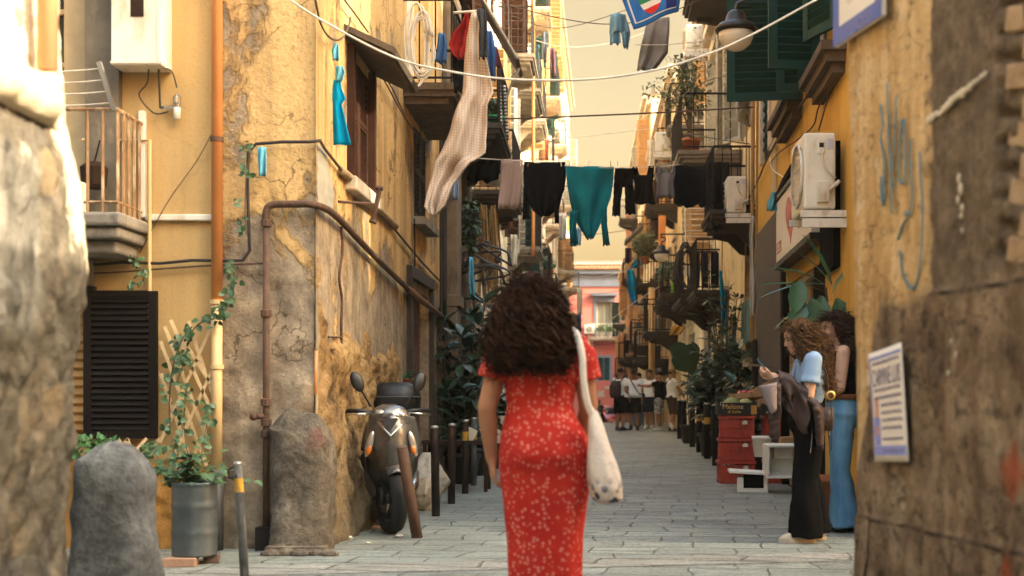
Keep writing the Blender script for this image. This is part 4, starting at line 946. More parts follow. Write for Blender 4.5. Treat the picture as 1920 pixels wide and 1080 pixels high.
m=MB(); 
for a,b_,c,d in ((-.15,.018,1.75,3.45),(.862,1.03,1.75,3.45)): m.box(xo+a,xo+b_,-.03,.06,c,d,0,fp.T)
m.box(xo-.15,xo+1.03,-.03,.065,3.452,3.62,0,fp.T); m.build('surround',paint('blue_trim',(.22,.27,.33),.9,0,.15,3,.2),w)
window(pk,fp,xo-5,xo-4,4.85,7.3,'closed',greenshut,.25); window(pk,fp,xo-5,xo-4,1.9,3.45,'closed',greenshut,.25)
m=MB(); m.box(xo+.02,xo+.5,-.01,.04,.75,1.2,0,fp.T); m.build('wall_plaque',palest,pk)
m=MB(); m.box(xo+.5,xo+.85,-.01,.04,1.3,1.5,0,fp.T); m.build('house_number_plaque',palest,pk)
for k,(dx) in enumerate((.25,.85)):
    t=thing('balcony_plant',('round' if k==0 else 'low')+' green potted plant on the pink house balcony, '+('left' if k==0 else 'right')+' one','plant',(dx,87.35,4.81)); m=MB(); rnd=random.Random(k+40)
    for j in range(90):
        q=V((rnd.gauss(0,.2),rnd.gauss(0,.1),.42+abs(rnd.gauss(0,.16)))); m.leaf(q,V((rnd.uniform(-1,1),rnd.uniform(-1,1),rnd.uniform(-.3,1))),V((0,0,1)),.16,.12)
    m.build('foliage',leafm('mint_leaf',(.07,.16,.05),(.2,.32,.1)),t); p=MB(); p.lathe([(.14,0),(.19,.36),(.17,.36)],(0,0,0),12); p.build('pot',palest,t)
t=thing('air_conditioner','small white air conditioner beside the pink house balcony window','air conditioner',(-.55,87.8,5.1)); m=MB(); m.box(-.35,.35,-.15,.15,0,.6); m.build('casing',whitep,t,bevel=.02); m=MB(); m.lathe([(.2,0),(.2,.02),(.05,.02)],(.0,-.17,.3),16,0,M.Rotation(R(90),4,'X')); m.build('fan_grille',greyst,t)
rt=house('tall pale terrace house rising behind the pink house',0,-14,104,3.5,104,11.6,cream2,wins=(),zb=-3)
house('unseen block added right of the pink house to shade its lower wall',1,5.0,83,5.0,94,8.6,cream,wins=(),zb=-3)  # added out of sight so only the upper pink wall gets sun
# ---------------------------------------------------------------- bollards
postm=paint('brown_post_paint',(.028,.018,.013),.5,.2,.4,12,.4,dirt=(.10,.06,.04)); posty=paint('yellow_band',(.55,.29,.03),.6,0,.3,16,.3,dirt=(.2,.12,.05))
postg=paint('worn_grey_post',(.14,.14,.135),.55,.3,.4,14,.5,dirt=(.3,.29,.27)); capm=paint('bare_post_cap',(.35,.32,.27),.4,.6,.2,20,.2)
rustp=paint('rust_brown_post',(.13,.07,.045),.7,.2,.4,10,.5,dirt=(.05,.03,.022))
def bollard(label,x,y,h,r,mt,group,tilt=(0,0),band=None,cap=capm,z=None):
    t=thing('bollard',label,'bollard',(x,y,gz(y) if z is None else z),0,group); t.rotation_euler=(R(tilt[0]),R(tilt[1]),0)
    p=MB(); p.lathe([(r,-.02),(r,h*.97),(r*.98,h*.985)],(0,0,0),16); p.build('post',mt,t,True)
    p=MB(); p.lathe([(r*1.01,h*.972),(r*1.04,h*.985),(r*.8,h),(0.004,h*1.005)],(0,0,0),16); p.build('cap',cap,t,True)
    if band: p=MB(); p.lathe([(r*1.02,h*band),(r*1.02,h*(band+.12))],(0,0,0),16,0,None,False); p.build('band',posty,t,True)
    return t
GL='bollards along the left wall'
bollard('leaning rusty brown bollard right in front of the scooter wheel',-1.36,9.66,.70,.042,rustp,GL,(0,-9.5),None,rustp)
bollard('brown bollard just right of the leaning bollard, nearest to the scooter',-1.432,11.35,.80,.037,postm,GL,(0,-.8))
bollard('brown bollard second behind the leaning one, without a yellow band',-1.437,12.6,.79,.037,postm,GL,(0,.5))
bollard('dark bollard with a yellow band near the top, beside the woman in red',-1.43,13.85,.80,.036,postm,GL,(0,.3),.72)
bollard('worn grey bollard with a yellow band beside the woman in red',-1.455,15.05,.80,.036,postg,GL,(0,.4),.68)
bollard('thin worn blue grey post with a yellow patch leaning beside the barrel',-2.08,7.55,.69,.026,postg,None,(0,-3.5),.74)
p=MB(); p.tube(catmull([(-2.135,7.52,.66),(-2.16,7.5,.64),(-2.15,7.5,.60),(-2.12,7.52,.61)]),.008,5); tag(p.build('wire_hook',iron),'small iron hook near the top of the thin leaning post','hook')
GR='dark bollards along the right kerb'
RB=[(1274,823,'dark bollard at the far end of the right row, where the man rests his hand'),(1283,827,'dark bollard second from the far end of the right row'),(1298,838,'dark bollard third from the far end of the right row, in front of the leaves'),
    (1311,848,'dark bollard with a yellow band in the middle of the right row'),(1326,860,'black bollard with a yellow band left of the melon box'),(1342,873,'black bollard standing closest to the melon box corner'),
    (1388,884,'black bollard in front of the stacked red crates, left of the pair'),(1405,882,'black bollard in front of the red crates with a red and white sticker')]
for i,(px,py,lb) in enumerate(RB):
    Y=F*1.1/(py-CY); b=bollard(lb,(px-CX)*Y/F,Y,.92 if i<6 else .86,.055 if i<6 else .062,iron if i<6 else paint('black_post',(.016,.015,.015),.45,.2,.3,10,.3),GR,(0,0),.62 if i in (3,4) else None)
    if i==7:
        p=MB(); p.box(-.062,.058,-.066,-.063,.62,.78); k=p.build('sticker',paint('red_sticker',(.55,.09,.07),.6),b); p=MB(); p.box(-.05,.045,-.0695,-.0665,.635,.70); p.build('sticker_panel',whitep,k)
# ---------------------------------------------------------------- scooter (front towards the camera = -y)
def carpaint(name,col):
    t=NT(name,.28,.6,.5); n=t.noise(14,4,.6); t.b.inputs['Coat Weight'].default_value=.6; t.b.inputs['Coat Roughness'].default_value=.12
    return t.done(t.ramp(n,[(.3,sc(col,.85)),(.7,sc(col,1.1))]),t.mr(n,.3,.7,.24,.36))
scm=carpaint('graphite_paint',(.11,.105,.098)); scb=paint('scooter_black_plastic',(.006,.006,.006),.45,0,.2,20,.1,.35)
clearl=NT('clear_lens',.08,.5,.9).done((.38,.34,.28)); orangel=NT('orange_lens',.15,0,.7).done((.55,.14,.015))
sct=thing('scooter','graphite grey scooter with a black top case parked against the peeling wall','scooter',(-1.60,9.95,0),R(8))
RX=M.Rotation(R(90),4,'Y')
def wheel(nm,y,r,w):
    p=MB(); pr=[(r*.66,-w*.36),(r*.8,-w*.5),(r*.93,-w*.46),(r*.985,-w*.2),(r,0),(r*.985,w*.2),(r*.93,w*.46),(r*.8,w*.5),(r*.66,w*.36)]
    p.lathe(pr,(0,y,r),36,0,RX,False); o=p.build(nm,tyre,sct,True)
    p=MB(); p.lathe([(r*.66,-w*.34),(r*.6,-w*.3),(r*.6,w*.3),(r*.66,w*.34)],(0,y,r),32,0,RX,False); p.lathe([(.03,-w*.5),(.035,-w*.4),(.035,w*.4),(.03,w*.5)],(0,y,r),14,0,RX)
    for k in range(5):
        a=2*math.pi*k/5; p.tube([(0,y+.03*math.cos(a),r+.03*math.sin(a)),(0,y+r*.63*math.cos(a+.15),r+r*.63*math.sin(a+.15))],.018,6)
    p.build('rim',paint('rim_grey',(.03,.03,.03),.4,.5,.2,8,.1),o,True)
    p=MB(); p.lathe([(.04,0),(.1,0),(.1,.004),(.04,.004)],(-w*.48,y,r),24,0,RX,False); p.build('brake_disc',chrome,o)
wheel('front_wheel',0,.265,.125); wheel('rear_wheel',1.33,.255,.13)
p=MB()
for sx in (-1,1): p.tube([(sx*.075,.0,.265),(sx*.075,.06,.5),(sx*.06,.12,.66)],.018,8); p.tube([(sx*.078,-.005,.22),(sx*.076,.02,.36)],.025,8)
p.build('fork',scb,sct,True)
p=MB()   # front fender arching over the tyre
def fen(u,v):
    a=R(48+v*92); x=(u-.5)*2; w=.088*(1-.35*abs(v-.45)**2*4*.4); r=.30-.05*abs(x)**2.5
    return (x*w,.0-math.cos(a)*r*.98,.265+math.sin(a)*r)
p.grid(fen,12,22); p.build('front_fender',scm,sct,True,solid=.006)
def ap(u,v):    # leg shield: u across, v from bottom to top
    x=(u-.5)*2; z=.40+v*.52
    w=.10+.135*min(1,v/.45)**.8 if v<.45 else .235-.06*((v-.45)/.55)**1.6
    yc=-.02-.13*math.sin(min(1,v*1.1)*1.9)+.10*max(0,v-.55)
    return (x*w,yc+.17*abs(x)**2.2-.035*(1-abs(x))**2,z+.05*abs(x)**2*(1 if v<.5 else -.3))
p=MB(); p.grid(ap,24,24); p.build('front_shield',scm,sct,True,solid=.012)
p=MB(); p.prism([(-.055,.04),(.055,.04),(.0,-.05)],M.Translation((0,-.195,.855))@M.Rotation(R(78),4,'X'),.012); p.build('horn_grille',scb,sct)
p=MB(); p.tube([(-.1,-.165,.87),(0,-.2,.765),(.1,-.165,.87)],[.008,.012,.008],8); p.build('shield_trim',chrome,sct,True)
for sx in (-1,1):   # big almond indicators on the shield
    p=MB(); T=M.Translation((sx*.165,-.105,.70))@M.Rotation(R(-14*sx),4,'Y')@M.Rotation(R(28*sx),4,'Z'); p.ell((0,0,0),(.03,.022,.105),14,10,0,T); o=p.build('indicator',clearl,sct,True)
    p=MB(); T=M.Translation((sx*.168,-.118,.655))@M.Rotation(R(-14*sx),4,'Y'); p.ell((0,0,0),(.022,.02,.04),12,8,0,T); p.build('orange_lens',orangel,o,True)
p=MB()   # dark inner cavity and leg-shield back
p.loft([((0,.05,.34),.12,.07),((0,.07,.5),.2,.09),((0,.11,.7),.215,.08),((0,.13,.9),.17,.07)],20); p.build('inner_shield',scb,sct,True)
p=MB(); p.loft([((0,.1,.86),.13,.08),((0,.07,.93),.165,.105),((0,.04,.99),.16,.12),((0,.05,1.045),.11,.09),((0,.08,1.07),.05,.05)],22); p.build('headlight_cowl',scm,sct,True)
p=MB(); p.ell((.03,-.04,.975),(.088,.045,.068),20,12,0,M.Rotation(R(-12),4,'X')); p.build('headlight',clearl,sct,True)
p=MB(); p.ell((-.085,-.005,1.0),(.055,.045,.032),14,8); p.build('position_light',clearl,sct,True)
for sx in (-1,1):
    p=MB(); p.tube([(sx*.12,.09,1.0),(sx*.22,.11,1.02),(sx*.35,.16,1.015)],[.017,.017,.018],10); h=p.build('handlebar',scb,sct,True)
    p=MB(); p.tube([(sx*.15,.05,1.0),(sx*.24,.03,.995),(sx*.34,.08,.985)],[.008,.008,.007],6); p.build('brake_lever',chrome,h,True)
    p=MB(); p.tube(catmull([(sx*.14,.09,1.05),(sx*.18,.09,1.12),(sx*.225,.09,1.19)]),.008,6)
    T=M.Translation((sx*.25,.08,1.245))@M.Rotation(R(20*sx),4,'Y')@M.Rotation(R(-10),4,'X'); p.ell((0,0,0),(.05,.022,.085),14,10,0,T); p.build('mirror',scb,sct,True)
p=MB(); p.loft([((0,.55,.2),.13,.36),((0,.55,.27),.15,.36)],20,0,True,5); p.build('floorboard',scb,sct)
p=MB(); p.loft([((0,1.05,.34),.12,.40),((0,1.06,.48),.17,.45),((0,1.08,.64),.175,.47),((0,1.12,.72),.14,.46)],24); p.build('rear_body',scm,sct,True)
p=MB(); p.loft([((0,.98,.70),.13,.42),((0,.98,.76),.155,.45),((0,.98,.81),.14,.42),((0,1.0,.825),.08,.35)],24); p.build('seat',scb,sct,True)
p=MB(); p.loft([((0,1.40,.86),.17,.17),((0,1.41,.92),.225,.2),((0,1.41,1.06),.235,.205),((0,1.41,1.14),.21,.185),((0,1.41,1.185),.12,.12)],26,0,True,2.8); o=p.build('top_case',scb,sct,True)
p=MB(); p.loft([((0,1.41,1.05),.239,.209),((0,1.41,1.063),.239,.209)],26,0,True,2.8); p.build('case_rim',paint('case_rim_grey',(.06,.06,.06),.4),o,True)
p=MB(); p.tube([(.15,1.0,.25),(.16,1.3,.28),(.16,1.6,.36)],[.03,.055,.06],12); p.build('exhaust',chrome,sct,True)
p=MB(); p.box(-.25,-.13,.35,.75,.22,.62); p.build('side_pannier',scb,sct,bevel=.03)
# lower the cowl group onto the shield
for o in sct.children:
    if o.name.split('.')[0] in ('headlight_cowl','headlight','position_light','handlebar','mirror'): o.location.z-=.065
    if o.name.split('.')[0] in ('headlight_cowl','headlight','position_light','handlebar','mirror','front_wheel','fork','front_fender'): o.rotation_euler.z=R(17)
# ---------------------------------------------------------------- rubbish, pots and plants on the left
def bagm(name,col):
    t=NT(name,.35,0,.5); n=t.noise(10,5,.6); t.b.inputs['Transmission Weight'].default_value=.15
    return t.done(t.ramp(n,[(.3,sc(col,.75)),(.7,col)]),None,t.bump(t.noise(14,4,.6,dist=1),.8,.02))
def sack(label,x,y,r,h,col,seed):
    m=MB(); m.grid(lambda u,v:(lambda a,q:(x+math.cos(a)*r*q,y+math.sin(a)*r*q,v*h))(2*math.pi*u,(math.sin(math.pi*min(.97,.18+.8*v))**.6)*(1+.35*fbm(V((math.cos(2*math.pi*u)*2,math.sin(2*math.pi*u)*2,v*3+seed)),4))),28,20)
    return tag(m.build('rubbish_bag',bagm('bag_plastic',col),None,True),label,'rubbish bag')
sack('clear whitish rubbish bag leaning behind the scooter',-1.64,12.3,.17,.52,(.52,.46,.36),1); sack('small beige rubbish bag lower beside the whitish bag',-1.60,11.9,.12,.30,(.42,.32,.20),5)
rnd=random.Random(9)
for lab,px,py,col,s in (('crumpled green plastic bottle on the ground by the scooter wheel',655,975,(.12,.26,.17),.035),('crumpled white and red paper on the ground left of the scooter wheel',672,985,(.6,.5,.4),.05),('crumpled beige carton lying against the bare stone wall',690,968,(.5,.38,.27),.045),('torn pink wrapper on the ground by the scooter',705,983,(.55,.35,.28),.03),('white paper scrap in front of the scooter',655,1002,(.6,.58,.5),.022),('crumpled tissue at the foot of the leaning bollard',748,1000,(.55,.5,.42),.03),('flattened white wrapper on the paving left of the scooter',690,1012,(.6,.56,.48),.02)):
    Y=F*1.1/(py+8-CY); q=P(px,py+8,Y); m=MB(); m.ell((q.x,q.y,s*.45),(s*1.2,s,s*.55),12,8,0,None,.5); tag(m.build('bottle' if 'bottle' in lab else 'paper_scrap',paint('litter_paper',col,.7,0,.3,30,.4)),lab,'bottle' if 'bottle' in lab else 'paper')
def pot(t,r,h,mt,z=0):
    p=MB(); p.lathe([(0,0),(r*.72,0),(r*.95,h*.86),(r*1.06,h*.86),(r*1.06,h),(r*.9,h),(r*.88,h*.9),(0,h*.9)],(0,0,z),20,0,None,False); return p.build('pot',mt,t,True)
def spiky(label,loc,n,L,W,potr,poth,seed,mt=leafD):
    t=thing('potted_plant',label,'plant',loc); pot(t,potr,poth,terra); m=MB(); r=random.Random(seed)
    for k in range(n):
        a=r.uniform(0,6.28); e=r.uniform(.2,1.4); m.leaf((0,0,poth*.9),(math.cos(a)*math.cos(e),math.sin(a)*math.cos(e),math.sin(e)),(0,0,1) if e<1.2 else (1,0,0),L*r.uniform(.6,1.1),W,0,.5)
    m.build('foliage',mt,t); return t
q=P(763,732,13.1); 
spiky('small orange pot with a spiky plant hung on the peeling wall above the scooter',(q.x-.02,q.y,q.z),26,.26,.022,.075,.12,4)
p=MB(); p.tube([(q.x,q.y,q.z+.02),(XW-.0,q.y,q.z+.02)],.01,6); tag(p.build('pot_bracket',rust),'little iron bracket holding the orange pot on the wall','bracket')
def rubber(label,loc,h,spread,stems,whorls,L,seed,mt=leafA,potr=.19,poth=.36,potm=None,cat='plant',name='rubber_plant',squash=1.0):
    t=thing(name,label,cat,loc); r=random.Random(seed); pot(t,potr,poth,potm or terra); s=MB(); m=MB()
    for k in range(stems):
        a=r.uniform(0,6.28); tip=V((math.cos(a)*spread*r.uniform(.15,1),math.sin(a)*spread*r.uniform(.15,1)*squash,h*r.uniform(.45,1)))
        pts=catmull([(0,0,poth*.9),(tip.x*.35,tip.y*.35,poth+(tip.z-poth)*.5),tip],6); s.tube(pts,[.014-.008*i/len(pts) for i in range(len(pts))],5)
        for w in range(whorls):
            c=pts[-1-int(w*(len(pts)-4)/max(1,whorls))]
            nl=r.randint(5,8)
            for j in range(nl):
                b=2*math.pi*j/nl+r.uniform(-.3,.3); e=r.uniform(-.5,.9) if w else r.uniform(.1,1.2)
                d=V((math.cos(b)*math.cos(e),math.sin(b)*math.cos(e),math.sin(e))); l=L*r.uniform(.65,1.15)
                m.leaf(c+d*.03,d,V((r.uniform(-.3,.3),r.uniform(-.5,0),1)),l,l*.42,0,r.uniform(.1,.5))
    s.build('stem',stem,t); m.build('foliage',mt,t,True); return t
blackpot=paint('black_pot',(.02,.02,.02),.5)
GP='rubber plants in pots along the left wall'
rubber('tall dark rubber plant by the left wall, nearest to the brown door',(-1.72,15.9,0),2.05,.42,9,3,.26,21,potm=blackpot)
rubber('bushy rubber plant behind the first one, beside the woman in red',(-1.62,16.9,0),2.25,.5,9,3,.27,22,potm=blackpot)
rubber('low rubber plant with pale leaves behind the left bollards',(-1.60,15.4,0),1.2,.36,8,3,.24,23,potm=blackpot)
rubber('large rubber plant at the back of the left plant row',(-1.55,18.4,0),1.9,.5,8,3,.27,24,potm=blackpot)
t=thing('wooden_table','low dark wooden bench with papers behind the left bollards','bench',(-1.7,14.3,0)); p=MB(); p.box(-.25,.5,-.25,.25,.52,.56); p.build('top',darkwood,t)
for x in (-.22,.45):
    for y in (-.22,.2): p=MB(); p.box(x,x+.04,y,y+.04,0,.519); p.build('leg',darkwood,t)
p=MB(); p.cbox((-1.42,14.25,.62),(.12,.02,.16),(R(12),R(25),.4)); tag(p.build('paper_sheet',whitep),'white folded paper on the dark bench behind the bollards','paper')
# ---------------------------------------------------------------- greenery on the right kerb
for i,(x,y,h,sp,st,L,lb) in enumerate(((2.2,19.5,1.7,.55,12,.26,'big rubber plant right behind the black bollards and crates'),(1.95,22.0,1.95,.6,12,.28,'tall leafy rubber plant in the middle of the right plant row'),(2.15,25.0,2.1,.5,10,.30,'rubber plant with broad leaves in front of the shop wall'),(2.32,28.8,2.0,.45,10,.3,'far rubber plant beside the man in the white shirt'),(2.15,17.6,1.25,.4,9,.22,'low rubber plant behind the fruit boxes'))):
    rubber(lb,(x,y,0),h,sp,st,3,L,60+i,potm=blackpot,potr=.22,poth=.4)
t=rubber('tall slender evergreen bush rising up the dark pier on the right',(2.1,21.0,0),3.05,.38,22,5,.12,77,mt=leafm('box_leaf',(.02,.04,.018),(.05,.085,.035),.45),potm=blackpot,potr=.24,poth=.45,name='evergreen_bush')
t=thing('elephant_ear_plant','plant with one huge dark heart shaped leaf over the right plant row','plant',(1.98,27.5,0)); pot(t,.2,.4,blackpot); s=MB(); s.tube(catmull([(0,0,.38),(-.05,0,1.2),(.05,-.05,1.85)]),.012,5); s.tube(catmull([(0,0,.38),(.2,0,1.1),(.5,-.05,1.7)]),.012,5); s.build('stem',stem,t); m=MB()
m.leaf((-.30,-.05,2.02),(.35,-.1,-.35),(0,-1,.5),.62,.75); m.leaf((-.42,-.05,2.05),(.8,-.05,-.45),(0,-1,.7),.45,.5); m.leaf((.5,-.05,1.75),(.6,-.1,-.3),(0,-1,.5),.5,.5); m.build('foliage',leafA,t,True)
# ---------------------------------------------------------------- fruit stand
redc=paint('red_crate_plastic',(.42,.045,.02),.5,0,.25,9,.15,.4,dirt=(.25,.03,.015))
def crate(label,x,y,z,w=.42,d=.36,h=.27,rz=0,mt=redc,group='red plastic crates at the fruit stand',logo=True):
    t=thing('plastic_crate',label,'crate',(x,y,z),rz,group); p=MB(); a,b=w/2,d/2
    p.box(-a,a,-b,b,0,.015)
    for (z0,z1,o) in ((.0,.05,0),(h*.46,h*.54,0),(h-.035,h,.012)):
        p.box(-a-o,a+o,-b-o,-b+.012,z0+.001,z1); p.box(-a-o,a+o,b-.012,b+o,z0+.001,z1); p.box(-a-o,-a+.012,-b+.0121,b-.0121,z0+.001,z1); p.box(a-.012,a+o,-b+.0121,b-.0121,z0+.001,z1)
    for k in range(8):
        x0=-a+.004+k*(w-.03)/7
        for yy in (-b+.003,b-.013): p.box(x0,x0+.02,yy,yy+.01,.02,h-.02)
    for k in range(7):
        y0=-b+.004+k*(d-.03)/6
        for xx in (-a+.003,a-.013): p.box(xx,xx+.01,y0,y0+.02,.02,h-.02)
    p.box(-a+.016,a-.016,-b+.016,-b+.02,.03,h-.05); p.box(-a+.016,-a+.02,-b+.021,b-.021,.03,h-.05); p.box(a-.02,a-.016,-b+.021,b-.021,.03,h-.05)
    p.build('basket',mt,t)
    if logo: q=MB(); q.prism([(-.03,0),(.03,0),(.035,.03),(.01,.05),(-.03,.035)],M.Translation((a*.45,-b-.0035,h*.62))@M.Rotation(R(90),4,'X'),.002); q.build('logo',whitep,t)
    return t
cy=15.55; lab=['bottom','second from bottom','third from bottom','top']
for i in range(3): crate(f'{("bottom","middle","top")[i]} red plastic crate of the left stack under the melon box',1.68+.004*i,cy,.272*i,rz=R(2-3*i))
for i in range(3): crate(f'{("bottom","middle","top")[i]} red plastic crate of the right stack behind the white boxes',2.24-.004*i,cy+.05,.272*i,rz=R(-2+2*i))
crate('lone red plastic crate on the ground behind the women by the wall',2.13,12.4,0,.4,.36,.3); crate('black plastic crate on a stand in front of the dark shop pier',2.16,16.9,1.0,.44,.34,.13,0,paint('black_crate',(.02,.02,.02),.5),None,False)
t=thing('crate_stand','thin metal stand carrying the black crate by the dark pier','stand',(2.16,16.9,0)); p=MB()
for x in (-.18,.18):
    for y in (-.14,.14): p.tube([(x,y,0),(x,y,.985)],.01,6)
p.tube([(-.2,-.15,.985),(.2,-.15,.985),(.2,.15,.985),(-.2,.15,.985),(-.2,-.15,.985)],.01,6); p.build('frame',iron,t)
def tray(label,x,y,z,rot,w=.5,d=.34,h=.11,mt=woodm,cat='fruit box'):
    t=thing('fruit_box',label,cat,(x,y,z)); t.rotation_euler=rot; p=MB(); a,b=w/2,d/2
    p.box(-a,a,-b,b,0,.008); p.box(-a,a,-b,-b+.008,.009,h); p.box(-a,a,b-.008,b,.009,h); p.box(-a,-a+.012,-b+.009,b-.009,.009,h+.02); p.box(a-.012,a,-b+.009,b-.009,.009,h+.02); p.build('tray',mt,t)
    return t
mb_=paint('melon_carton',(.018,.014,.012),.6,0,.2,20,.05)
t=tray('black melon carton with yellow lettering on the left red crate stack',1.68,cy-.03,.822,(0,0,R(1)),.47,.34,.15,mb_)
yl=paint('yellow_lettering',(.62,.36,.08),.6,0,.05,20,.02); olm=paint('melon_panel',(.5,.24,.04),.6)
text_mesh('Melone',.085,M.Translation((-.185,-.1725,.075))@M.Rotation(R(90),4,'X'),yl,'lettering',t,.0012,'LEFT',1.0)
text_mesh('di Sicilia',.05,M.Translation((-.12,-.1725,.025))@M.Rotation(R(90),4,'X'),yl,'lettering',t,.0012,'LEFT',1.0)
p=MB(); p.box(.16,.23,-.1735,-.1705,.01,.12); p.build('carton_panel',olm,t)
p=MB(); p.lathe([(.017,0),(.02,0),(.02,.002),(.017,.002)],(-.19,-.1715,.135),16,0,M.Rotation(R(90),4,'X'),False); p.build('round_mark',whitep,t)
def melon(label,x,y,z,r,col,name='melon'):
    m=MB(); m.ell((x,y,z),(r*1.15,r,r),18,12,0,None,.03); t=NT(name+'_skin',.5,0,.3); n=t.noise(8,5,.6); return tag(m.build(name,t.done(t.ramp(n,[(.3,sc(col,.7)),(.7,col)]),None,t.bump(t.noise(40,4,.7),.5,.01)),None,True),label,'fruit')
melon('pale green melon in the black carton',1.63,cy-.05,.94,.095,(.33,.36,.12)); melon('pale yellow green melon at the right of the black carton',1.80,cy+.0,.935,.085,(.40,.38,.14))
tray('pale wooden fruit box tilted on top of the stand, largest of the pile',2.05,16.15,1.03,(R(-14),R(-27),R(4)),.62,.36,.11); tray('small wooden box end propped above the tilted fruit box',2.16,16.3,1.27,(R(10),R(28),0),.2,.2,.07)
tray('lower wooden fruit box under the tilted one',2.10,15.95,.93,(R(-8),R(-20),0),.5,.34,.09); tray('flat wooden tray of red fruit beside the melons',1.86,16.05,1.0,(R(-10),R(-6),0),.42,.3,.07)
tray('dark carton with gold print on the right red crate stack',2.22,cy-.02,.822,(0,0,0),.44,.34,.12,mb_)
p=MB(); rnd=random.Random(4)
x=2.03
while x<2.4: q=rnd.uniform(.015,.05); p.box(x,x+q,cy-.196,cy-.192,.845,.845+rnd.uniform(.02,.04)); x+=q+.012
tag(p.build('printed_band',yl),'gold printed band on the dark carton of the right crate stack','label')
for i in range(9):
    a=i*2.4; m=MB(); x,y=1.78+.035*(i%5)+.01*(i%2),15.98+.07*(i//5); m.ell((x,y,1.075+.008*(i%3)),(.033,.033,.031),12,8)
    tag(m.build('tomato',paint('tomato_skin',(.5,.05,.025),.25,0,.15,8,.05,.5),None,True),'small red tomato in the flat wooden tray','fruit','tomatoes in the wooden tray')
p=MB(); p.cbox((2.12,16.15,1.42),(.55,.05,.02),(0,R(8),0)); p.cbox((1.87,16.15,1.45),(.07,.09,.06),(0,R(20),0)); tag(p.build('hanging_scale',chrome),'grey metal scale arm above the fruit boxes','scale')
foam=paint('white_polystyrene',(.74,.70,.6),.8,0,.08,30,.2); 
def foambox(label,x,y,z,w,d,h,rot,open_=False,mt=foam):
    t=thing('foam_box',label,'box',(x,y,z)); t.rotation_euler=rot; p=MB(); a,b=w/2,d/2; k=.025
    p.box(-a,a,-b,b,0,k); p.box(-a,a,-b,-b+k,k+.0005,h); p.box(-a,a,b-k,b,k+.0005,h); p.box(-a,-a+k,-b+k,b-k,k+.0005,h); p.box(a-k,a,-b+k,b-k,k+.0005,h); p.build('shell',mt,t,bevel=.006); return t
foambox('white foam box lying on its side, mouth towards the street, right one of the two',2.02,14.05,.36,.42,.36,.30,(R(92),0,R(3)))
t=foambox('white foam box with flat lid on the ground, left one of the two',1.72,14.15,0,.34,.34,.17,(0,0,R(-8)))
p=MB(); p.cbox((0,0,.215),(.54,.42,.03),(0,R(3),R(5))); p.build('lid',foam,t,bevel=.006); p=MB(); p.box(-.1,.12,-.172,-.168,.05,.2); p.build('opening',black,t)
t=thing('paint_bucket','white plastic bucket standing on the foam boxes','bucket',(1.86,14.35,.375)); p=MB(); p.lathe([(.10,0),(.125,.2),(.13,.2),(.13,.23),(.0,.235)],(0,0,0),24); p.build('body',foam,t,True)
p=MB(); p.cbox((2.02,14.0,.45),(.2,.18,.15)); tag(p.build('foam_block',foam,None,bevel=.01),'small white foam carton in front of the bucket','box')
p=MB(); p.cbox((2.1,14.3,.5),(.2,.2,.2),(0,0,.3)); tag(p.build('cardboard_box',paint('cardboard',(.38,.22,.1),.85),None,bevel=.004),'brown cardboard box beside the white bucket','box')
# ---------------------------------------------------------------- people
def skinm(name,col):
    t=NT(name,.5,0,.35); n=t.noise(9,4,.5); t.b.inputs['Subsurface Weight'].default_value=.08; t.b.inputs['Subsurface Radius'].default_value=(.03,.012,.006)
    return t.done(t.ramp(n,[(.3,sc(col,.85)),(.7,sc(col,1.08))]),None,t.bump(t.noise(60,3,.5),.06,.002))
skinA=skinm('tan_skin',(.40,.185,.095)); skinB=skinm('light_skin',(.52,.29,.18)); skinC=skinm('olive_skin',(.34,.17,.09))
def hairm(name,a,b):
    t=NT(name,.75,0,.1); n=t.noise(34,3,.6,vec=t.map((1,1,.45))); n2=t.noise(9,3,.5)
    return t.done(t.mix(.4,t.ramp(n,[(.38,a),(.62,b)]),t.ramp(n2,[(.35,a),(.68,b)])),None,t.bump(n,.3,.004))
hairbr=hairm('brown_curls',(.0045,.002,.001),(.046,.018,.007)); hairlt=hairm('light_brown_curls',(.03,.015,.007),(.15,.075,.03)); hairdk=hairm('dark_curls',(.014,.008,.006),(.06,.03,.017)); hairbk=hairm('black_hair',(.008,.006,.005),(.022,.015,.012))
eyem=paint('eye_dark',(.02,.012,.01),.2); lipm=paint('lip_red',(.36,.11,.085),.45)
BASE=dict(pelvis=(0,0,.89),waist=(0,.005,1.03),chest=(0,0,1.2),neck=(0,-.015,1.39),head=(0,.02,1.54),
  shL=(-.165,-.01,1.345),elL=(-.205,-.02,1.075),wrL=(-.215,.05,.845),shR=(.165,-.01,1.345),elR=(.205,-.02,1.075),wrR=(.215,.05,.845),
  hipL=(-.085,0,.87),knL=(-.09,.02,.48),anL=(-.09,-.02,.085),hipR=(.085,0,.87),knR=(.09,.02,.48),anR=(.09,-.02,.085),toeL=(-.11,.13,.03),toeR=(.11,.13,.03))
def skel(H,over):
    s=H/1.65; J={k:V(v)*s for k,v in BASE.items()}
    for k,v in over.items(): J[k]=V(v)
    return J,s
def spine(J,f):      # f: pelvis 0, waist 1, chest 2, neck 3
    P_=[J['pelvis'],J['waist'],J['chest'],J['neck']]
    if f<=0: return P_[0]+(P_[0]-P_[1])*(-f)
    i=min(int(f),2); return P_[i].lerp(P_[i+1],f-i)
TOR=[(-.75,.11,.085),(-.35,.15,.108),(0,.165,.118),(.5,.148,.104),(1,.128,.094),(1.5,.14,.103),(2,.155,.11),(2.35,.165,.103),(2.65,.158,.085),(2.85,.11,.066),(3.02,.058,.055)]
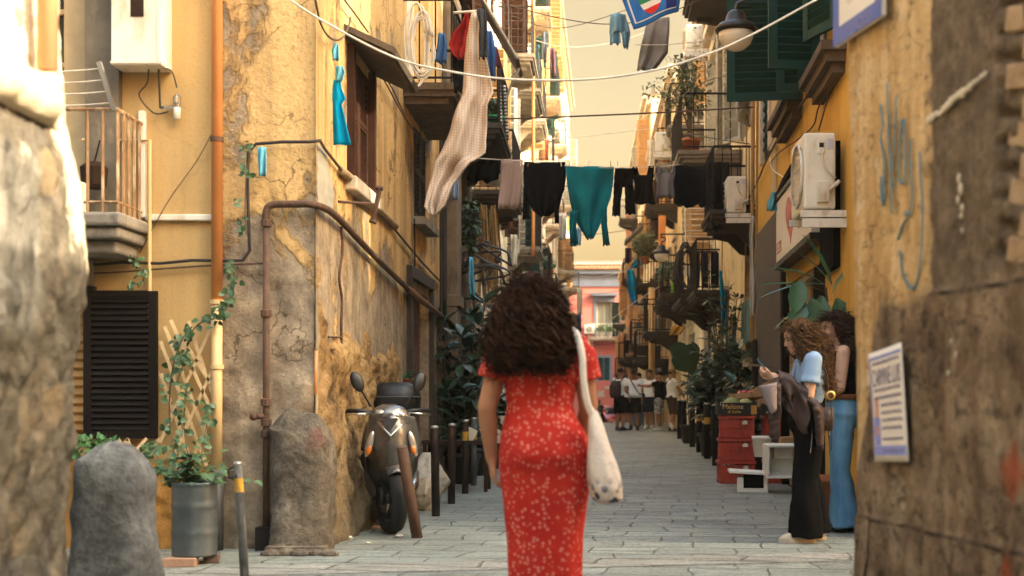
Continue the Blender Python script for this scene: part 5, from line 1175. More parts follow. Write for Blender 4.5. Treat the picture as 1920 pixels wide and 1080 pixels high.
def torso(mb,J,s,inf=0,lo=-1,hi=9,wide=1,belly=0,n=26):
    r=[]
    for f,rx,ry in TOR:
        if f<lo or f>hi: continue
        b=belly*math.exp(-((f-.7)/.8)**2); c=spine(J,f)+V((0,b*.06,0))
        r.append((c,(rx*wide+b*.03)*s+inf,(ry+b*.05)*s+inf))
    mb.loft(r,n)
def headT(J,yaw=0,pitch=0): return M.Translation(J['head'])@M.Rotation(R(yaw),4,'Z')@M.Rotation(R(pitch),4,'X')
def head(mb,T,s):
    E=lambda c,r,n=16,k=12: mb.ell(V(c)*0,tuple(x*s for x in r),n,k,0,T@M.Translation(V(c)*s))
    E((0,-.012,.022),(.074,.094,.092)); E((0,.028,-.035),(.058,.062,.078)); E((0,.062,-.098),(.026,.024,.02)); E((0,.05,.03),(.06,.04,.045))
    for x in (-1,1): E((x*.036,.056,-.03),(.026,.028,.032)); E((x*.075,-.004,-.012),(.011,.022,.032))
    mb.cap(T@(V((0,.088,.012))*s),.008*s,T@(V((0,.106,-.028))*s),.0125*s,10); E((0,.084,-.066),(.022,.014,.011)); E((0,.07,-.085),(.03,.02,.02))
def face(root,T,s):
    e=MB()
    for x in (-1,1): e.ell((0,0,0),(.012*s,.006*s,.006*s),10,6,0,T@M.Translation(V((x*.031,.085,.004))*s))
    e.build('eyes',eyem,root,True); e=MB()
    for x in (-1,1): e.tube([T@(V((x*.015,.092,.022))*s),T@(V((x*.034,.089,.027))*s),T@(V((x*.05,.076,.021))*s)],[.002*s,.004*s,.002*s],5)
    e.build('eyebrows',hairbk,root,True); e=MB()
    e.ell((0,0,0),(.021*s,.008*s,.0045*s),12,6,0,T@M.Translation(V((0,.0925,-.0615))*s)); e.ell((0,0,0),(.018*s,.008*s,.005*s),12,6,0,T@M.Translation(V((0,.091,-.071))*s)); e.build('lips',lipm,root,True)
def hand(mb,w,d,nrm,side,s=1,curl=25,thumb=35,spread=1.0):     # w wrist, d along the hand, nrm palm normal, side towards the thumb
    w=V(w); d=V(d).normalized(); nrm=V(nrm); nrm=(nrm-d*nrm.dot(d)).normalized(); sd=V(side); sd=(sd-d*sd.dot(d)-nrm*sd.dot(nrm)).normalized()
    k=s*.92
    for i in range(4):
        o=(.030-.020*i)*k; mb.cap(w+sd*o*.55,.015*k,w+d*.085*k+sd*o,.0115*k,8)
    mb.cap(w-d*.03*k,.024*k,w+d*.03*k,.021*k,10)
    for i,(L,r) in enumerate(((.072,.0088),(.082,.0092),(.076,.0088),(.06,.0078))):
        o=(.030-.020*i)*k; p=w+d*.088*k+sd*o; a=0; dd=d+sd*(.10-.07*i)*spread
        for j,f in enumerate((.46,.31,.23)):
            a+=R(curl*(1+.15*i)*(.7,1,.8)[j]); v=(dd.normalized()*math.cos(a)+nrm*math.sin(a)); q=p+v*L*f*k*1.05
            mb.cap(p,r*k*(1-.08*j),q,r*k*(.92-.08*j),8); p=q
    p=w+d*.022*k+sd*.026*k; v=(d*math.cos(R(thumb))+sd*math.sin(R(thumb))+nrm*.25).normalized(); q=p+v*.042*k
    mb.cap(p,.0135*k,q,.0105*k,8); v2=(v+d*.35+nrm*.25).normalized(); mb.cap(q,.0103*k,q+v2*.03*k,.0085*k,8)
def arm(mb,J,sd,s,inf=0,r=(.052,.044,.041,.029),upto=2,f=1.0,flat=True):
    a,b,c=J['sh'+sd],J['el'+sd],J['wr'+sd]
    if upto>=1: e=a.lerp(b,min(1,f)); mb.cap(a,r[0]*s+inf,e,(r[0]+(r[1]-r[0])*min(1,f))*s+inf,14,0,True,not flat or f>=1)
    if upto>=2: m_=b.lerp(c,.3); mb.cap(b,r[1]*s*.95+inf,m_,r[2]*1.06*s+inf,14); mb.cap(m_,r[2]*1.06*s+inf,c,r[3]*s+inf,14)
def leg(mb,J,sd,s,inf=0,r=(.083,.052,.055,.034),foot=True,calf=True,f=1.0):
    a,b,c=J['hip'+sd],J['kn'+sd],J['an'+sd]
    if f<1: mb.cap(a,r[0]*s+inf,a.lerp(b,f),(r[0]+(r[1]-r[0])*f)*s+inf,18,0,True,False); return
    mb.cap(a,r[0]*s+inf,b,r[1]*s+inf,16)
    if calf: m_=b.lerp(c,.3)+V((0,-.012*s,0)); mb.cap(b,r[1]*.95*s+inf,m_,r[2]*s+inf,16); mb.cap(m_,r[2]*s+inf,c,r[3]*s+inf,16)
    if foot: mb.cap(c+V((0,-.03*s,-.03*s)),.034*s,J['toe'+sd],.026*s,12)
def shoe(root,J,sd,s,mt,sole=None,name='shoe',h=.0):
    c,t=J['an'+sd],J['toe'+sd]; d=(t-c); d.z=0; d=d.normalized(); x=V((d.y,-d.x,0)); T=M(((x.x,d.x,0,c.x),(x.y,d.y,0,c.y),(0,0,1,c.z-.085*s),(0,0,0,1)))
    m=MB(); m.loft([((0,.06,.012),.044*s,.135*s),((0,.06,.035),.045*s,.137*s),((0,.045,.06),.041*s,.115*s),((0,.01,.09+h),.038*s,.07*s),((0,-.015,.115+h),.038*s,.05*s)],22,0,True,2.4); m.xf(T); o=m.build(name,mt,root,True)
    if sole: m=MB(); m.loft([((0,.06,.0),.046*s,.14*s),((0,.06,.02),.049*s,.143*s)],22,0,True,2.4); m.xf(T); m.build('sole',sole,o)
def curls(root,env,n,seed,mat,cover,r=.006,core=.8,name='hair',amp=.016,turns=7,lockn=3,zmin=None,fringe=.0,tail=.06,corecut=0,fuzz=1300):
    """curly hair: env = [(z, rx, ry, cx, cy)] top to bottom; cover(phi, z) tells where hair may hang"""
    rd=random.Random(seed); m=MB()
    def E(z):
        if z>=env[0][0]: return env[0][1:]
        for a,b in zip(env,env[1:]):
            if z>=b[0]: q=(a[0]-z)/(a[0]-b[0]); q=q*q*(3-2*q) if a is env[0] else q; return [a[i]+(b[i]-a[i])*q for i in range(1,5)]
        return env[-1][1:]
    zt=env[0][0]; zb=env[-1][0] if zmin is None else zmin
    core_r=[]
    for k in range(12):
        z=zt-.012-(zt-zb-.05)*(k/11); rx,ry,cx,cy=E(z); core_r.append((V((cx,cy-corecut*ry*max(0,min(1,(zt-z-.08)/.05)),z)),max(.02,rx*core),max(.02,ry*core*(1-corecut*max(0,min(1,(zt-z-.08)/.05))))))
    m.loft(core_r[::-1],18)
    for k in range(n):
        lock=(k%lockn==0); ph=rd.uniform(0,2*math.pi); q=rd.uniform(.72,1.04)+(.16*rd.random() if k%6==0 else 0); ze=zb+abs(rd.gauss(0,tail)); z0=zt-abs(rd.gauss(0,.05))*(1 if k%3 else 2.5)
        if not cover(ph,z0-.06): continue
        a=amp*rd.uniform(.5,1.3)*(1.0 if lock else 1.25); w=turns*rd.uniform(.45,1.35); o=rd.uniform(0,6.28); pts=[]; N=26; dr=rd.uniform(-.14,.14)
        for i in range(N+1):
            t=i/N; z=z0+(ze-z0)*t; p2=ph+dr*t
            if not cover(p2,z): break
            rx,ry,cx,cy=E(z); grow=min(1,.4+t*5)
            an=2*math.pi*w*t*max(.3,(z0-ze)/.4)+o; rr=q*grow if t<.12 else q
            x=cx+rx*rr*math.cos(p2)+a*math.cos(an)*min(1,t*4); y=cy+ry*rr*math.sin(p2)+a*math.sin(an)*min(1,t*4)
            pts.append(V((x,y,z+a*.35*math.sin(an*1.0+o))))
        if len(pts)<5: continue
        N=len(pts); rk=r*rd.uniform(1.5,2.5) if lock else r*.8; m.tube(pts,[rk*(.7+.5*math.sin(math.pi*min(1,(i+1)/N)))*(1 if i<N-2 else .4) for i in range(N)],4,0,False)
    for k in range(fuzz):            # fine frizz standing off the outline
        ph=rd.uniform(0,2*math.pi); z=zb+.02+(zt-zb-.03)*rd.random()
        if not cover(ph,z): continue
        rx,ry,cx,cy=E(z); q=rd.uniform(.95,1.06); p=V((cx+rx*q*math.cos(ph),cy+ry*q*math.sin(ph),z)); d=V((math.cos(ph)*.6,math.sin(ph)*.6,rd.uniform(-1,.5))).normalized()*rd.uniform(.05,.09); a=rd.uniform(.006,.014); o=rd.uniform(0,6.28)
        m.tube([p+d*(i/7)+V((a*math.cos(i*1.3+o),a*math.sin(i*1.1+o),-.012*(i/7)**2))*min(1,i*.5) for i in range(8)],[.0017]*7+[.0006],3,0,False)
    return m.build(name,mat,root,True)
# ---- the woman in the red dress, walking away
def dressm():
    t=NT('red_floral_cloth',.85,0,.15); v=t.map((1,1,1)); n=t.noise(5,4,.5)
    red=t.ramp(n,[(.3,(.34,.014,.010)),(.7,(.50,.032,.018))])
    d=t.vor(46,'F1',v,0,.85); c=t.vor(46,'F1',v,1,.85); cs=t.n('ShaderNodeSeparateColor'); t.l(c,cs.inputs[0])
    pet=t.math('ADD',d,t.math('MULTIPLY',t.noise(120,2,.5),.22))
    k=t.math('MULTIPLY',t.mr(pet,.36,.54,.62,0),t.mr(cs.outputs[0],.12,.16,0,1))
    col=t.mix(k,red,(.64,.24,.17)); col=t.mix(t.mr(d,.07,.11,.8,0),col,(.50,.12,.05))
    return t.done(col,None,t.bump(t.noise(240,2,.5),.15,.002))
w1=thing('person','woman with long brown curls in a red flowered dress walking away up the street','person',(-.245,5.7,0))
J,s=skel(1.60,dict(neck=(-.02,-.01,1.36),head=(-.055,.02,1.50),chest=(-.005,0,1.19),waist=(-.005,.01,1.03),pelvis=(.0,0,.88),
  shL=(-.178,-.01,1.295),elL=(-.245,-.02,1.03),wrL=(-.232,.07,.805),shR=(.172,-.01,1.295),elR=(.205,.03,1.03),wrR=(.165,.20,.86),
  knL=(-.085,.12,.48),anL=(-.085,.02,.14),knR=(.085,.02,.46),anR=(.085,-.06,.085),toeL=(-.095,.17,.06),toeR=(.1,.09,.03)))
b=MB(); torso(b,J,s,-.01); T=headT(J,0,0); head(b,T,s); b.cap(J['neck'],.05,J['head']+V((0,-.02,-.05)),.048,14)
for sd in 'LR': arm(b,J,sd,s); leg(b,J,sd,s)
hand(b,J['wrL'],(.10,.06,-1),(1,.3,0),(.2,1,0),s*1.12,24,34); hand(b,J['wrR'],(-.3,.8,-.3),(-1,0,0),(0,.2,1),s,55,30)
b.fuse('body',skinA,w1,.0075,3); face(w1,T,s)
d=MB()
DR=[(1.345,.02,.10,.07),(1.33,0,.155,.085),(1.27,-.005,.182,.108),(1.19,-.005,.172,.118),(1.10,-.008,.156,.112),(1.035,-.010,.147,.108),(.98,-.004,.165,.122),(.90,.008,.195,.148),(.82,.012,.205,.156),(.72,.012,.203,.15),(.6,.012,.19,.142),(.45,.010,.175,.142),(.28,.008,.165,.15),(.16,.008,.168,.158)]
def dr(u,v):
    k=v*(len(DR)-1); i=min(int(k),len(DR)-2); q=k-i; z,cx,rx,ry=[DR[i][j]*(1-q)+DR[i+1][j]*q for j in range(4)]
    a=2*math.pi*u; f=max(0,min(1,(.95-z)/.5)); fold=1+f*((.04*math.sin(a*7+z*3)+.045*math.sin(a*4-z*6+1))*(1.15-z)+.05*NZ.noise(V((math.cos(a)*2,math.sin(a)*2,z*2.5))))+.022*NZ.noise(V((math.cos(a)*3,math.sin(a)*3,z*16)))*math.exp(-((z-1.03)/.12)**2)+.012*NZ.noise(V((math.cos(a)*5+z*6,math.sin(a)*5,z*8)))-.02*math.exp(-((z-1.0)/.008)**2)
    x=cx+rx*math.cos(a)*fold; y=ry*math.sin(a)*fold
    if y<0: y-= .035*math.exp(-((z-.83)/.07)**2)*(math.exp(-((x-.09)/.07)**2)+math.exp(-((x+.075)/.07)**2))-.02*math.exp(-((z-1.08)/.06)**2)*math.exp(-(x/.06)**2)
    return (x,y,z)
d.grid(dr,90,110); n0=91
d.f.append(tuple(range(90))); d.m.append(0); d.f.append(tuple(110*91+i for i in range(89,-1,-1))); d.m.append(0)
for sd,sx in (('L',-1),('R',1)):
    a=J['sh'+sd]; e=J['el'+sd]; q=a.lerp(e,.52)
    d.cap(a+V((-sx*.02,0,.005)),.062,a.lerp(e,.2),.068,18,0,True,False); d.cap(a.lerp(e,.15),.068,q,.078,18,0,True,False)
d.fuse('dress',dressm(),w1,.008,2,.5)
curls(w1,[(1.635,.02,.03,-.05,.02),(1.605,.072,.085,-.05,.01),(1.555,.105,.115,-.05,-.0),(1.47,.135,.14,-.052,-.02),(1.38,.158,.15,-.055,-.04),(1.30,.168,.145,-.055,-.06),(1.23,.155,.12,-.05,-.075),(1.165,.115,.09,-.045,-.085)],1500,3,hairbr,
      lambda p,z: not (.55<(p%6.283)<2.59 and z<1.56), .0036,.80,amp=.021,turns=5,tail=.08,corecut=.25)
for sd in 'LR': shoe(w1,J,sd,s,paint('sandal_brown',(.2,.1,.05),.6))
bag=thing('tote_bag','soft off white cotton bag on the shoulder of the woman in red','bag',(-.245,5.7,0))
bagc=NT('natural_cotton',.95,0,.1); nn=bagc.noise(120,3,.6); zz=bagc.xyz()[2]; bl=bagc.vor(26,'F1',None,0); msk=bagc.math('MULTIPLY',bagc.mr(zz,.66,.74,1,0),bagc.mr(bl,.42,.52,1,0))
bagc=bagc.done(bagc.mix(msk,bagc.ramp(nn,[(.3,(.56,.46,.37)),(.7,(.72,.62,.50))]),(.05,.06,.13)),None,bagc.bump(bagc.noise(16,4,.6),.5,.02))
p=MB(); pts=catmull([(.13,-.02,1.375),(.155,-.075,1.35),(.178,-.115,1.26),(.185,-.13,1.15),(.20,-.135,1.06),(.225,-.13,.99)],6); p.tube(pts,[.016]*len(pts),10,0,True,1); p.tube(catmull([(.13,-.02,1.375),(.15,.06,1.34),(.175,.10,1.22),(.20,.06,1.08),(.23,-.05,.99)],6),.014,8); p.build('strap',bagc,bag,True)
p=MB()
PO=[(.612,.02,.02),(.618,.05,.045),(.635,.068,.07),(.68,.076,.088),(.74,.074,.09),(.82,.06,.08),(.90,.044,.062),(.97,.03,.04),(1.02,.017,.02)]
def pouch(u,v):
    k=v*(len(PO)-1); i=min(int(k),len(PO)-2); q=k-i; z,rx,ry=[PO[i][j]*(1-q)+PO[i+1][j]*q for j in range(3)]; a=2*math.pi*u; f=1+.14*NZ.noise(V((math.cos(a)*1.6,math.sin(a)*1.6,z*9)))
    return (.295-.068*((z-.61)/.4)+rx*math.cos(a)*f,-.12+ry*math.sin(a)*f,z)
p.grid(pouch,34,40); p.build('pouch',bagc,bag,True)
def pants(root,name,J,s,mt,inf=.03,hem=.1,f=1.0,wide=1,belly=0,voxel=.012,top=.75,it=3,foldamp=0):
    m=MB(); torso(m,J,s,.014+inf*.2,-.8,top,wide,belly)
    for sd in 'LR':
        a,b,c=J['hip'+sd],J['kn'+sd],J['an'+sd]
        if f<=1.1: m.cap(a,.086*s+inf,a.lerp(b,f),hem,18,0,True,False)
        else:
            m.cap(a,.086*s+inf*.8,b,.06*s+inf,18); m.cap(b,.06*s+inf,c.lerp(b,.0)+V((0,0,-.045*s)),hem,18,0,True,False)
    o=m.fuse(name,mt,root,voxel,it)
    if foldamp:
        for v in o.data.vertices:
            p=v.co; v.co=p+v.normal*foldamp*(NZ.noise(V((p.x*9,p.y*9,p.z*4)))+.35*NZ.noise(V((p.x*7+p.z*6,p.y*7,p.z*13))))
    return o
def shirt(root,J,s,mt,inf=.02,f=.55,wide=1,belly=0,lo=.1,voxel=.012,name='shirt',sleeve=.066,sides='LR',foldamp=.006):
    m=MB(); torso(m,J,s,inf,lo,2.9,wide,belly)
    for sd in sides:
        a,b=J['sh'+sd],J['el'+sd]; m.cap(a,.056*s+inf*.6,a.lerp(b,f),sleeve*s,16,0,True,False)
    o=m.fuse(name,mt,root,voxel,2)
    if foldamp:
        for v in o.data.vertices:
            p=v.co; v.co=p+v.normal*foldamp*(NZ.noise(p*11)+.6*NZ.noise(V((p.x*8,p.y*8,p.z*25))))
    return o
def belt(root,J,s,f,inf,h,mt,name='belt',wide=1,belly=0):
    c=spine(J,f); i=[t for t in TOR if t[0]<=f][-1]; j=[t for t in TOR if t[0]>f][0]; q=(f-i[0])/(j[0]-i[0]); rx=(i[1]+(j[1]-i[1])*q)*s*wide+inf; ry=(i[2]+(j[2]-i[2])*q)*s+inf
    m=MB(); m.loft([(c-V((0,0,h/2)),rx,ry),(c+V((0,0,h/2)),rx,ry)],30); return m.build(name,mt,root,True)
# ---- woman in the pale blue shirt, reading her phone
w2=thing('person','woman in pale blue shirt and wide black trousers looking down at her phone','person',(1.55,9.45,0),R(92))
J,s=skel(1.63,dict(head=(.005,.075,1.505),neck=(0,.0,1.375),chest=(0,-.015,1.19),shL=(-.158,-.01,1.335),elL=(-.185,.03,1.06),wrL=(-.105,.27,1.215),shR=(.158,-.01,1.335),elR=(.17,.07,1.07),wrR=(.02,.27,1.20),
   hipL=(-.085,0,.86),hipR=(.085,-.02,.86),knL=(-.095,.03,.47),anL=(-.10,.035,.085),toeL=(-.115,.19,.03),knR=(.09,-.02,.47),anR=(.09,-.08,.085),toeR=(.12,.07,.03)))
b=MB(); torso(b,J,s,-.008); T=headT(J,8,-20); head(b,T,s); b.cap(J['neck'],.048,J['head']+V((0,-.035,-.05)),.046,14)
for sd in 'LR': arm(b,J,sd,s); leg(b,J,sd,s)
hand(b,J['wrL'],(.25,.9,.18),(.6,-.05,.75),(-.3,-.1,1),s*.95,48,40); hand(b,J['wrR'],(-.35,.85,.25),(-.6,.1,.75),(.2,0,1),s*.95,50,40)
b.fuse('body',skinB,w2,.008,3); face(w2,T,s)
blue=cloth('pale_blue_cotton',(.26,.36,.48),.15,.85)
shirt(w2,J,s,blue,.02,.62,1.02,0,.55,.010,'shirt',.074); 
m=MB(); nk=J['neck']+V((0,.0,.0))
m.grid(lambda u,v:(lambda a:nk+V(((.072-.006*v)*math.cos(a),.0+(.068-.004*v)*math.sin(a)+.01,.0+.04*v-.05*max(0,math.sin(a))*(1-v*.3))))(2*math.pi*u),30,4); m.build('collar',blue,w2,True,solid=.006)
blk=cloth('black_trouser_cloth',(.0055,.005,.005),.3,.9)
pants(w2,'trousers',J,s,blk,.035,.125,2,1.0,0,.011,1.02,3,.016)
m=MB(); m.tube(catmull([(-.215,.02,.93),(-.222,.01,.80),(-.215,.02,.66)]),.0025,4); m.build('pocket_zip',chrome,w2)
shoe(w2,J,'L',s,paint('beige_shoe',(.55,.44,.3),.7),paint('pale_sole',(.6,.5,.35),.7)); shoe(w2,J,'R',s,paint('beige_shoe',(.55,.44,.3),.7),paint('pale_sole',(.6,.5,.35),.7))
hc=J['head']
def cov(p,z):
    p=p%(2*math.pi); dz=z-hc.z
    return (dz>.05) or not (.95<p<2.3) or (dz>.0 and not (1.15<p<2.05))
curls(w2,[(1.645,.02,.03,.005,.05),(1.62,.07,.085,.005,.045),(1.575,.098,.118,.005,.035),(1.50,.115,.135,.005,.01),(1.42,.13,.135,.005,-.01),(1.33,.14,.12,.005,-.035),(1.24,.135,.10,.005,-.06),(1.15,.11,.09,0,-.10),(1.10,.07,.06,0,-.10)],1200,14,hairlt,cov,.0030,.84,amp=.022,turns=5.5,tail=.08,corecut=.5)
ph=thing('phone','dark blue grey phone held up by the woman in the pale blue shirt','phone',(1.24,9.49,1.29)); ph.rotation_euler=(R(12),R(48),R(-8))
m=MB(); m.box(-.078,.078,-.037,.037,-.004,.004); m.build('case',paint('blue_phone_case',(.10,.13,.2),.35),ph,bevel=.004); m=MB(); m.box(-.072,.072,-.033,.033,.0042,.005); m.build('screen',glassd,ph); m=MB(); m.box(.045,.072,.008,.032,-.0065,-.0042); m.build('camera',glassd,ph)
# leather jacket over her arm
def leather():
    t=NT('brown_leather',.5,0,.3); n=t.noise(7,5,.6); n2=t.noise(30,4,.6,dist=.5)
    return t.done(t.ramp(n,[(.3,(.020,.010,.007)),(.7,(.062,.031,.021))]),t.mr(n2,.3,.7,.42,.65),t.bump(t.math('ADD',n,t.math('MULTIPLY',n2,.4)),.6,.02))
lea=leather(); jk=thing('leather_jacket','brown leather jacket hanging over the forearm of the woman with the phone','jacket',(1.55,9.45,0),R(92))
m=MB(); e,w_=J['elL'],J['wrL']
m=MB()
def drape(u,v):
    c=e.lerp(w_,.04+.80*u)+V((0,0,.01)); a=(v-.5)*2; L=(.24+.045*math.sin(u*5.2+.8)+.02*math.sin(u*13)-.05*u)*(1 if a<0 else .8)
    arc=min(1,abs(a)/.3); th=arc*math.pi/2*math.copysign(1,a); dn=max(0,abs(a)-.3)/.7; down=dn*L
    r=.058+.008*NZ.noise(V((u*5,a*3,0)))
    pl=(.024*math.sin(u*11+2.5*dn)+.018*NZ.noise(V((u*6+dn*2,dn*3,2))))*min(1,dn*2.5)
    return c+V((math.sin(th)*r+(pl if a>0 else -pl)*(1)+(.02*dn if a<0 else -.01*dn),.03*dn*math.sin(u*4)+.012*math.sin(dn*9+u*7),math.cos(th)*r*(1 if abs(a)<.32 else 0)-down+.01*math.sin(u*15+dn*6)*dn))
m.grid(drape,60,60); m.build('body',lea,jk,True,solid=.014)
for pts,r in (([(-.12,.235,1.205),(-.165,.265,1.13),(-.185,.27,1.0),(-.18,.275,.88),(-.172,.27,.77)],[.03,.048,.052,.047,.042]),([(-.20,.05,1.06),(-.235,-.02,1.0),(-.24,-.04,.90),(-.232,-.045,.80),(-.225,-.05,.72)],[.035,.05,.054,.05,.043])):
    m=MB(); pc=catmull(pts,10); n=len(pc); m.tube(pc,[(lambda q:r[min(4,int(q))]+(r[min(4,int(q)+1)]-r[min(4,int(q))])*(q-int(q)))(i/(n-1)*4) for i in range(n)],20,0,True,.62)
    for i,v in enumerate(m.v): q=NZ.noise(V((v.x*16,v.y*16+v.z*20,v.z*16)))+.7*NZ.noise(V((v.x*9,v.y*9,v.z*38))); m.v[i]=v+V((-.012*q,.008*q,0))
    o=m.build('sleeve',lea,jk,True); m=MB(); m.tube([pc[-1]+V((0,0,.004)),pc[-1]+V((0,0,-.035))],[.040,.041],16,0,True,.62); m.build('cuff',paint('brown_knit_cuff',(.02,.011,.008),.9),o,True)
m=MB(); m.grid(lambda u,v:(-.235-.02*math.sin(u*3),.27+.13*u*(1-v*.7),1.17-.20*v-.03*u),8,10); m.build('lapel',paint('jacket_lining',(.20,.15,.14),.5,0,.2,9,.3),jk,True,solid=.01)
hb=thing('handbag','small brown leather handbag at the hip of the phone woman','handbag',(1.55,9.45,0),R(92))
m=MB(); m.tube(catmull([(-.10,-.0,1.385),(-.165,-.085,1.30),(-.185,-.115,1.15),(-.20,-.11,1.03)],6),.008,6,0,True,.5); m.tube(catmull([(-.10,-.0,1.385),(-.07,.09,1.28),(0,.11,1.1)],6),.008,6); m.build('strap',lea,hb,True)
m=MB(); m.loft([((-.20,-.085,.82),.03,.06),((-.20,-.085,.90),.04,.07),((-.20,-.085,.99),.028,.065)],16,0,True,3); m.build('pouch',lea,hb,True)
m=MB(); m.lathe([(.02,0),(.034,.0),(.034,.014),(.02,.014)],(0,0,0),20,0,None,False); m.xf(M.Translation((-.25,-.12,1.075))@M.Rotation(R(90),4,'Y')); m.build('ring_buckle',paint('brass',(.55,.33,.09),.3,.9),hb,True)
m=MB(); m.tube(catmull([(-.245,-.12,1.04),(-.25,-.13,.9),(-.245,-.125,.68)]),.004,5); m.build('tassel_cord',lea,hb)
# ---- woman in black top and jeans
w3=thing('person','woman with dark curls in a black sleeveless top and blue jeans beside the wall','person',(1.945,10.15,0),R(78))
J,s=skel(1.72,dict(head=(.0,.075,1.60),neck=(0,.01,1.455),shL=(-.172,-.01,1.415),elL=(-.205,.02,1.13),wrL=(-.15,.22,1.06),toeL=(-.13,.12,.03)))
b=MB(); torso(b,J,s,-.008); T=headT(J,28,-6); head(b,T,s); b.cap(J['neck'],.05,J['head']+V((0,-.03,-.05)),.048,14)
for sd in 'LR': arm(b,J,sd,s,0,(.052,.044,.04,.028)); leg(b,J,sd,s)
hand(b,J['wrL'],(.5,.8,-.1),(.7,-.3,-.3),(0,.1,1),s,30,35); hand(b,J['wrR'],(-.05,.2,-1),(-1,0,0),(0,1,0),s,25,30)
b.fuse('body',skinB,w3,.008,3); face(w3,T,s)
shirt(w3,J,s,cloth('black_jersey',(.005,.0045,.0045),.3),.012,.1,.97,0,.75,.010,'tank_top',.05,'')
def denim():
    t=NT('blue_denim',.85,0,.2); n=t.noise(4,5,.6,vec=t.map((1,1,.4))); n2=t.noise(160,2,.5)
    c=t.ramp(n,[(.3,(.045,.13,.23)),(.5,(.11,.26,.39)),(.68,(.24,.41,.52))]); c=t.mix(t.math('MULTIPLY',n2,.25),c,(.03,.07,.14)); return t.done(c,None,t.bump(t.math('ADD',n,t.math('MULTIPLY',n2,.2)),.4,.015))
dn=denim(); pants(w3,'jeans',J,s,dn,.016,.12,2,1.08,0,.011,1.0,2,.014)
bl_=belt(w3,J,s,.93,.032,.04,paint('tan_belt',(.22,.085,.035),.5,0,.2,12,.2),'belt',1.08)
m=MB(); m.loft([(spine(J,.90)+V((0,0,-.035)),.155*s,.118*s),(spine(J,.90)+V((0,0,-.018)),.152*s,.116*s)],28); m.build('waistband',dn,w3,True)
for sd in 'LR': shoe(w3,J,sd,s,scb)
hc3=J['head']
def cov3(p,z):
    p=(p-R(28))%(2*math.pi); dz=z-hc3.z; return (dz>.05) or not (.9<p<2.35)
curls(w3,[(1.75,.02,.03,.0,.05),(1.72,.075,.09,.0,.045),(1.675,.105,.125,.0,.035),(1.60,.125,.14,.0,.01),(1.51,.14,.145,.0,-.03),(1.42,.145,.13,.0,-.07),(1.34,.12,.10,0,-.10),(1.29,.08,.07,0,-.11)],1000,15,hairdk,cov3,.0030,.84,amp=.018,turns=6,tail=.06,corecut=.45)
# ---- the group of men at the bollards
whitet=cloth('white_tshirt',(.80,.80,.78),.12); blackc=cloth('black_shorts_cloth',(.005,.005,.006),.3); blackt=cloth('black_tshirt',(.006,.006,.006),.3); greyd=cloth('grey_denim',(.11,.12,.14),.3)
def camo():
    t=NT('patterned_shorts',.9,0,.1); n=t.noise(16,3,.5); return t.done(t.ramp(n,[(.42,(.05,.05,.05)),(.47,(.32,.31,.28)),(.6,(.5,.49,.45)),(.64,(.12,.12,.11))]))
camom=camo(); brownc=cloth('brown_shorts',(.05,.035,.028),.3); sock=paint('dark_sock',(.02,.02,.022),.9); sockw=paint('white_sock',(.7,.68,.62),.9); shoeb=paint('brown_shoe',(.04,.022,.016),.6); shoew=paint('white_shoe',(.5,.5,.47),.6)
def man(label,x,y,rz,H,over,wide,belly,tm,lm,lf,hem,cap=None,hair=True,socks=None,shoes=shoeb,cat='person',pitch=-5,yaw=0,sleeve=.08,legr=None):
    p=thing('person',label,cat,(x,y,gz(y)),R(rz)); J,s=skel(H,over); b=MB(); torso(b,J,s,-.006,-1,9,wide,belly*.6); T=headT(J,yaw,pitch); head(b,T,s*1.04); b.cap(J['neck'],.058*s,J['head']+V((0,-.02,-.05)),.055*s,12)
    for sd in 'LR':
        arm(b,J,sd,s,.004*wide); leg(b,J,sd,s,.006*wide); d=(J['wr'+sd]-J['el'+sd]); hand(b,J['wr'+sd],d,(1 if sd=='L' else -1,.2,0),(.1,1,0) if abs(d.normalized().y)<.8 else (0,0,1),s*1.05,28,30)
    b.fuse('body',skinC,p,.013,2); face(p,T,s)
    shirt(p,J,s,tm,.022,.6,wide,belly,-.1,.014,'shirt',sleeve); pants(p,'trousers' if lf>1 else 'shorts',J,s,lm,.028,hem,lf,wide,belly*.7,.014,.65,3,.006)
    if hair and not cap:
        h=MB(); h.ell((0,0,0),(.085*s,.10*s,.08*s),20,14,0,T@M.Translation(V((0,-.02,.055))*s),.10); h.build('hair',hairbk,p,True)
    if cap:
        h=MB(); h.ell((0,0,0),(.086*s,.105*s,.075*s),20,14,0,T@M.Translation(V((0,-.008,.055))*s)); c=h.build('cap',cap,p,True)
        h=MB(); h.grid(lambda u,v:T@(V(((u-.5)*.14,.075+v*.075,.04-.02*(2*u-1)**2-.012*v))*s),8,4); h.build('cap_peak',cap,c,True,solid=.006)
        h=MB(); h.ell((0,0,0),(.084*s,.09*s,.05*s),16,10,0,T@M.Translation(V((0,-.03,.01))*s)); h.build('hair',hairbk,p,True)
    for sd in 'LR':
        o=shoe(p,J,sd,s*1.05,shoes)
        if socks: m=MB(); a=J['an'+sd]; m.cap(a+V((0,0,-.03)),.046*s,a+V((0,-.004,.12*s)),.05*s,12); m.build('sock',socks,p,True)
    return p,J,s
p1,J,s=man('heavy man in white shirt and black shorts with a dark bag, leftmost of the group',.66,36.6,-35,1.76,dict(wrR=(.19,.16,.90)),1.22,1.0,whitet,blackc,1.02,.125)
bg1=thing('backpack','dark maroon bag worn on the back of the leftmost man of the group','backpack',(.66,36.6,0),R(-35)); m=MB(); m.loft([((0,-.24,.93),.15,.08),((0,-.27,1.05),.18,.11),((0,-.26,1.25),.18,.11),((0,-.22,1.42),.13,.07)],20,0,True,2.6); m.build('sack',paint('maroon_bag',(.03,.014,.014),.8),bg1,True)
m=MB()
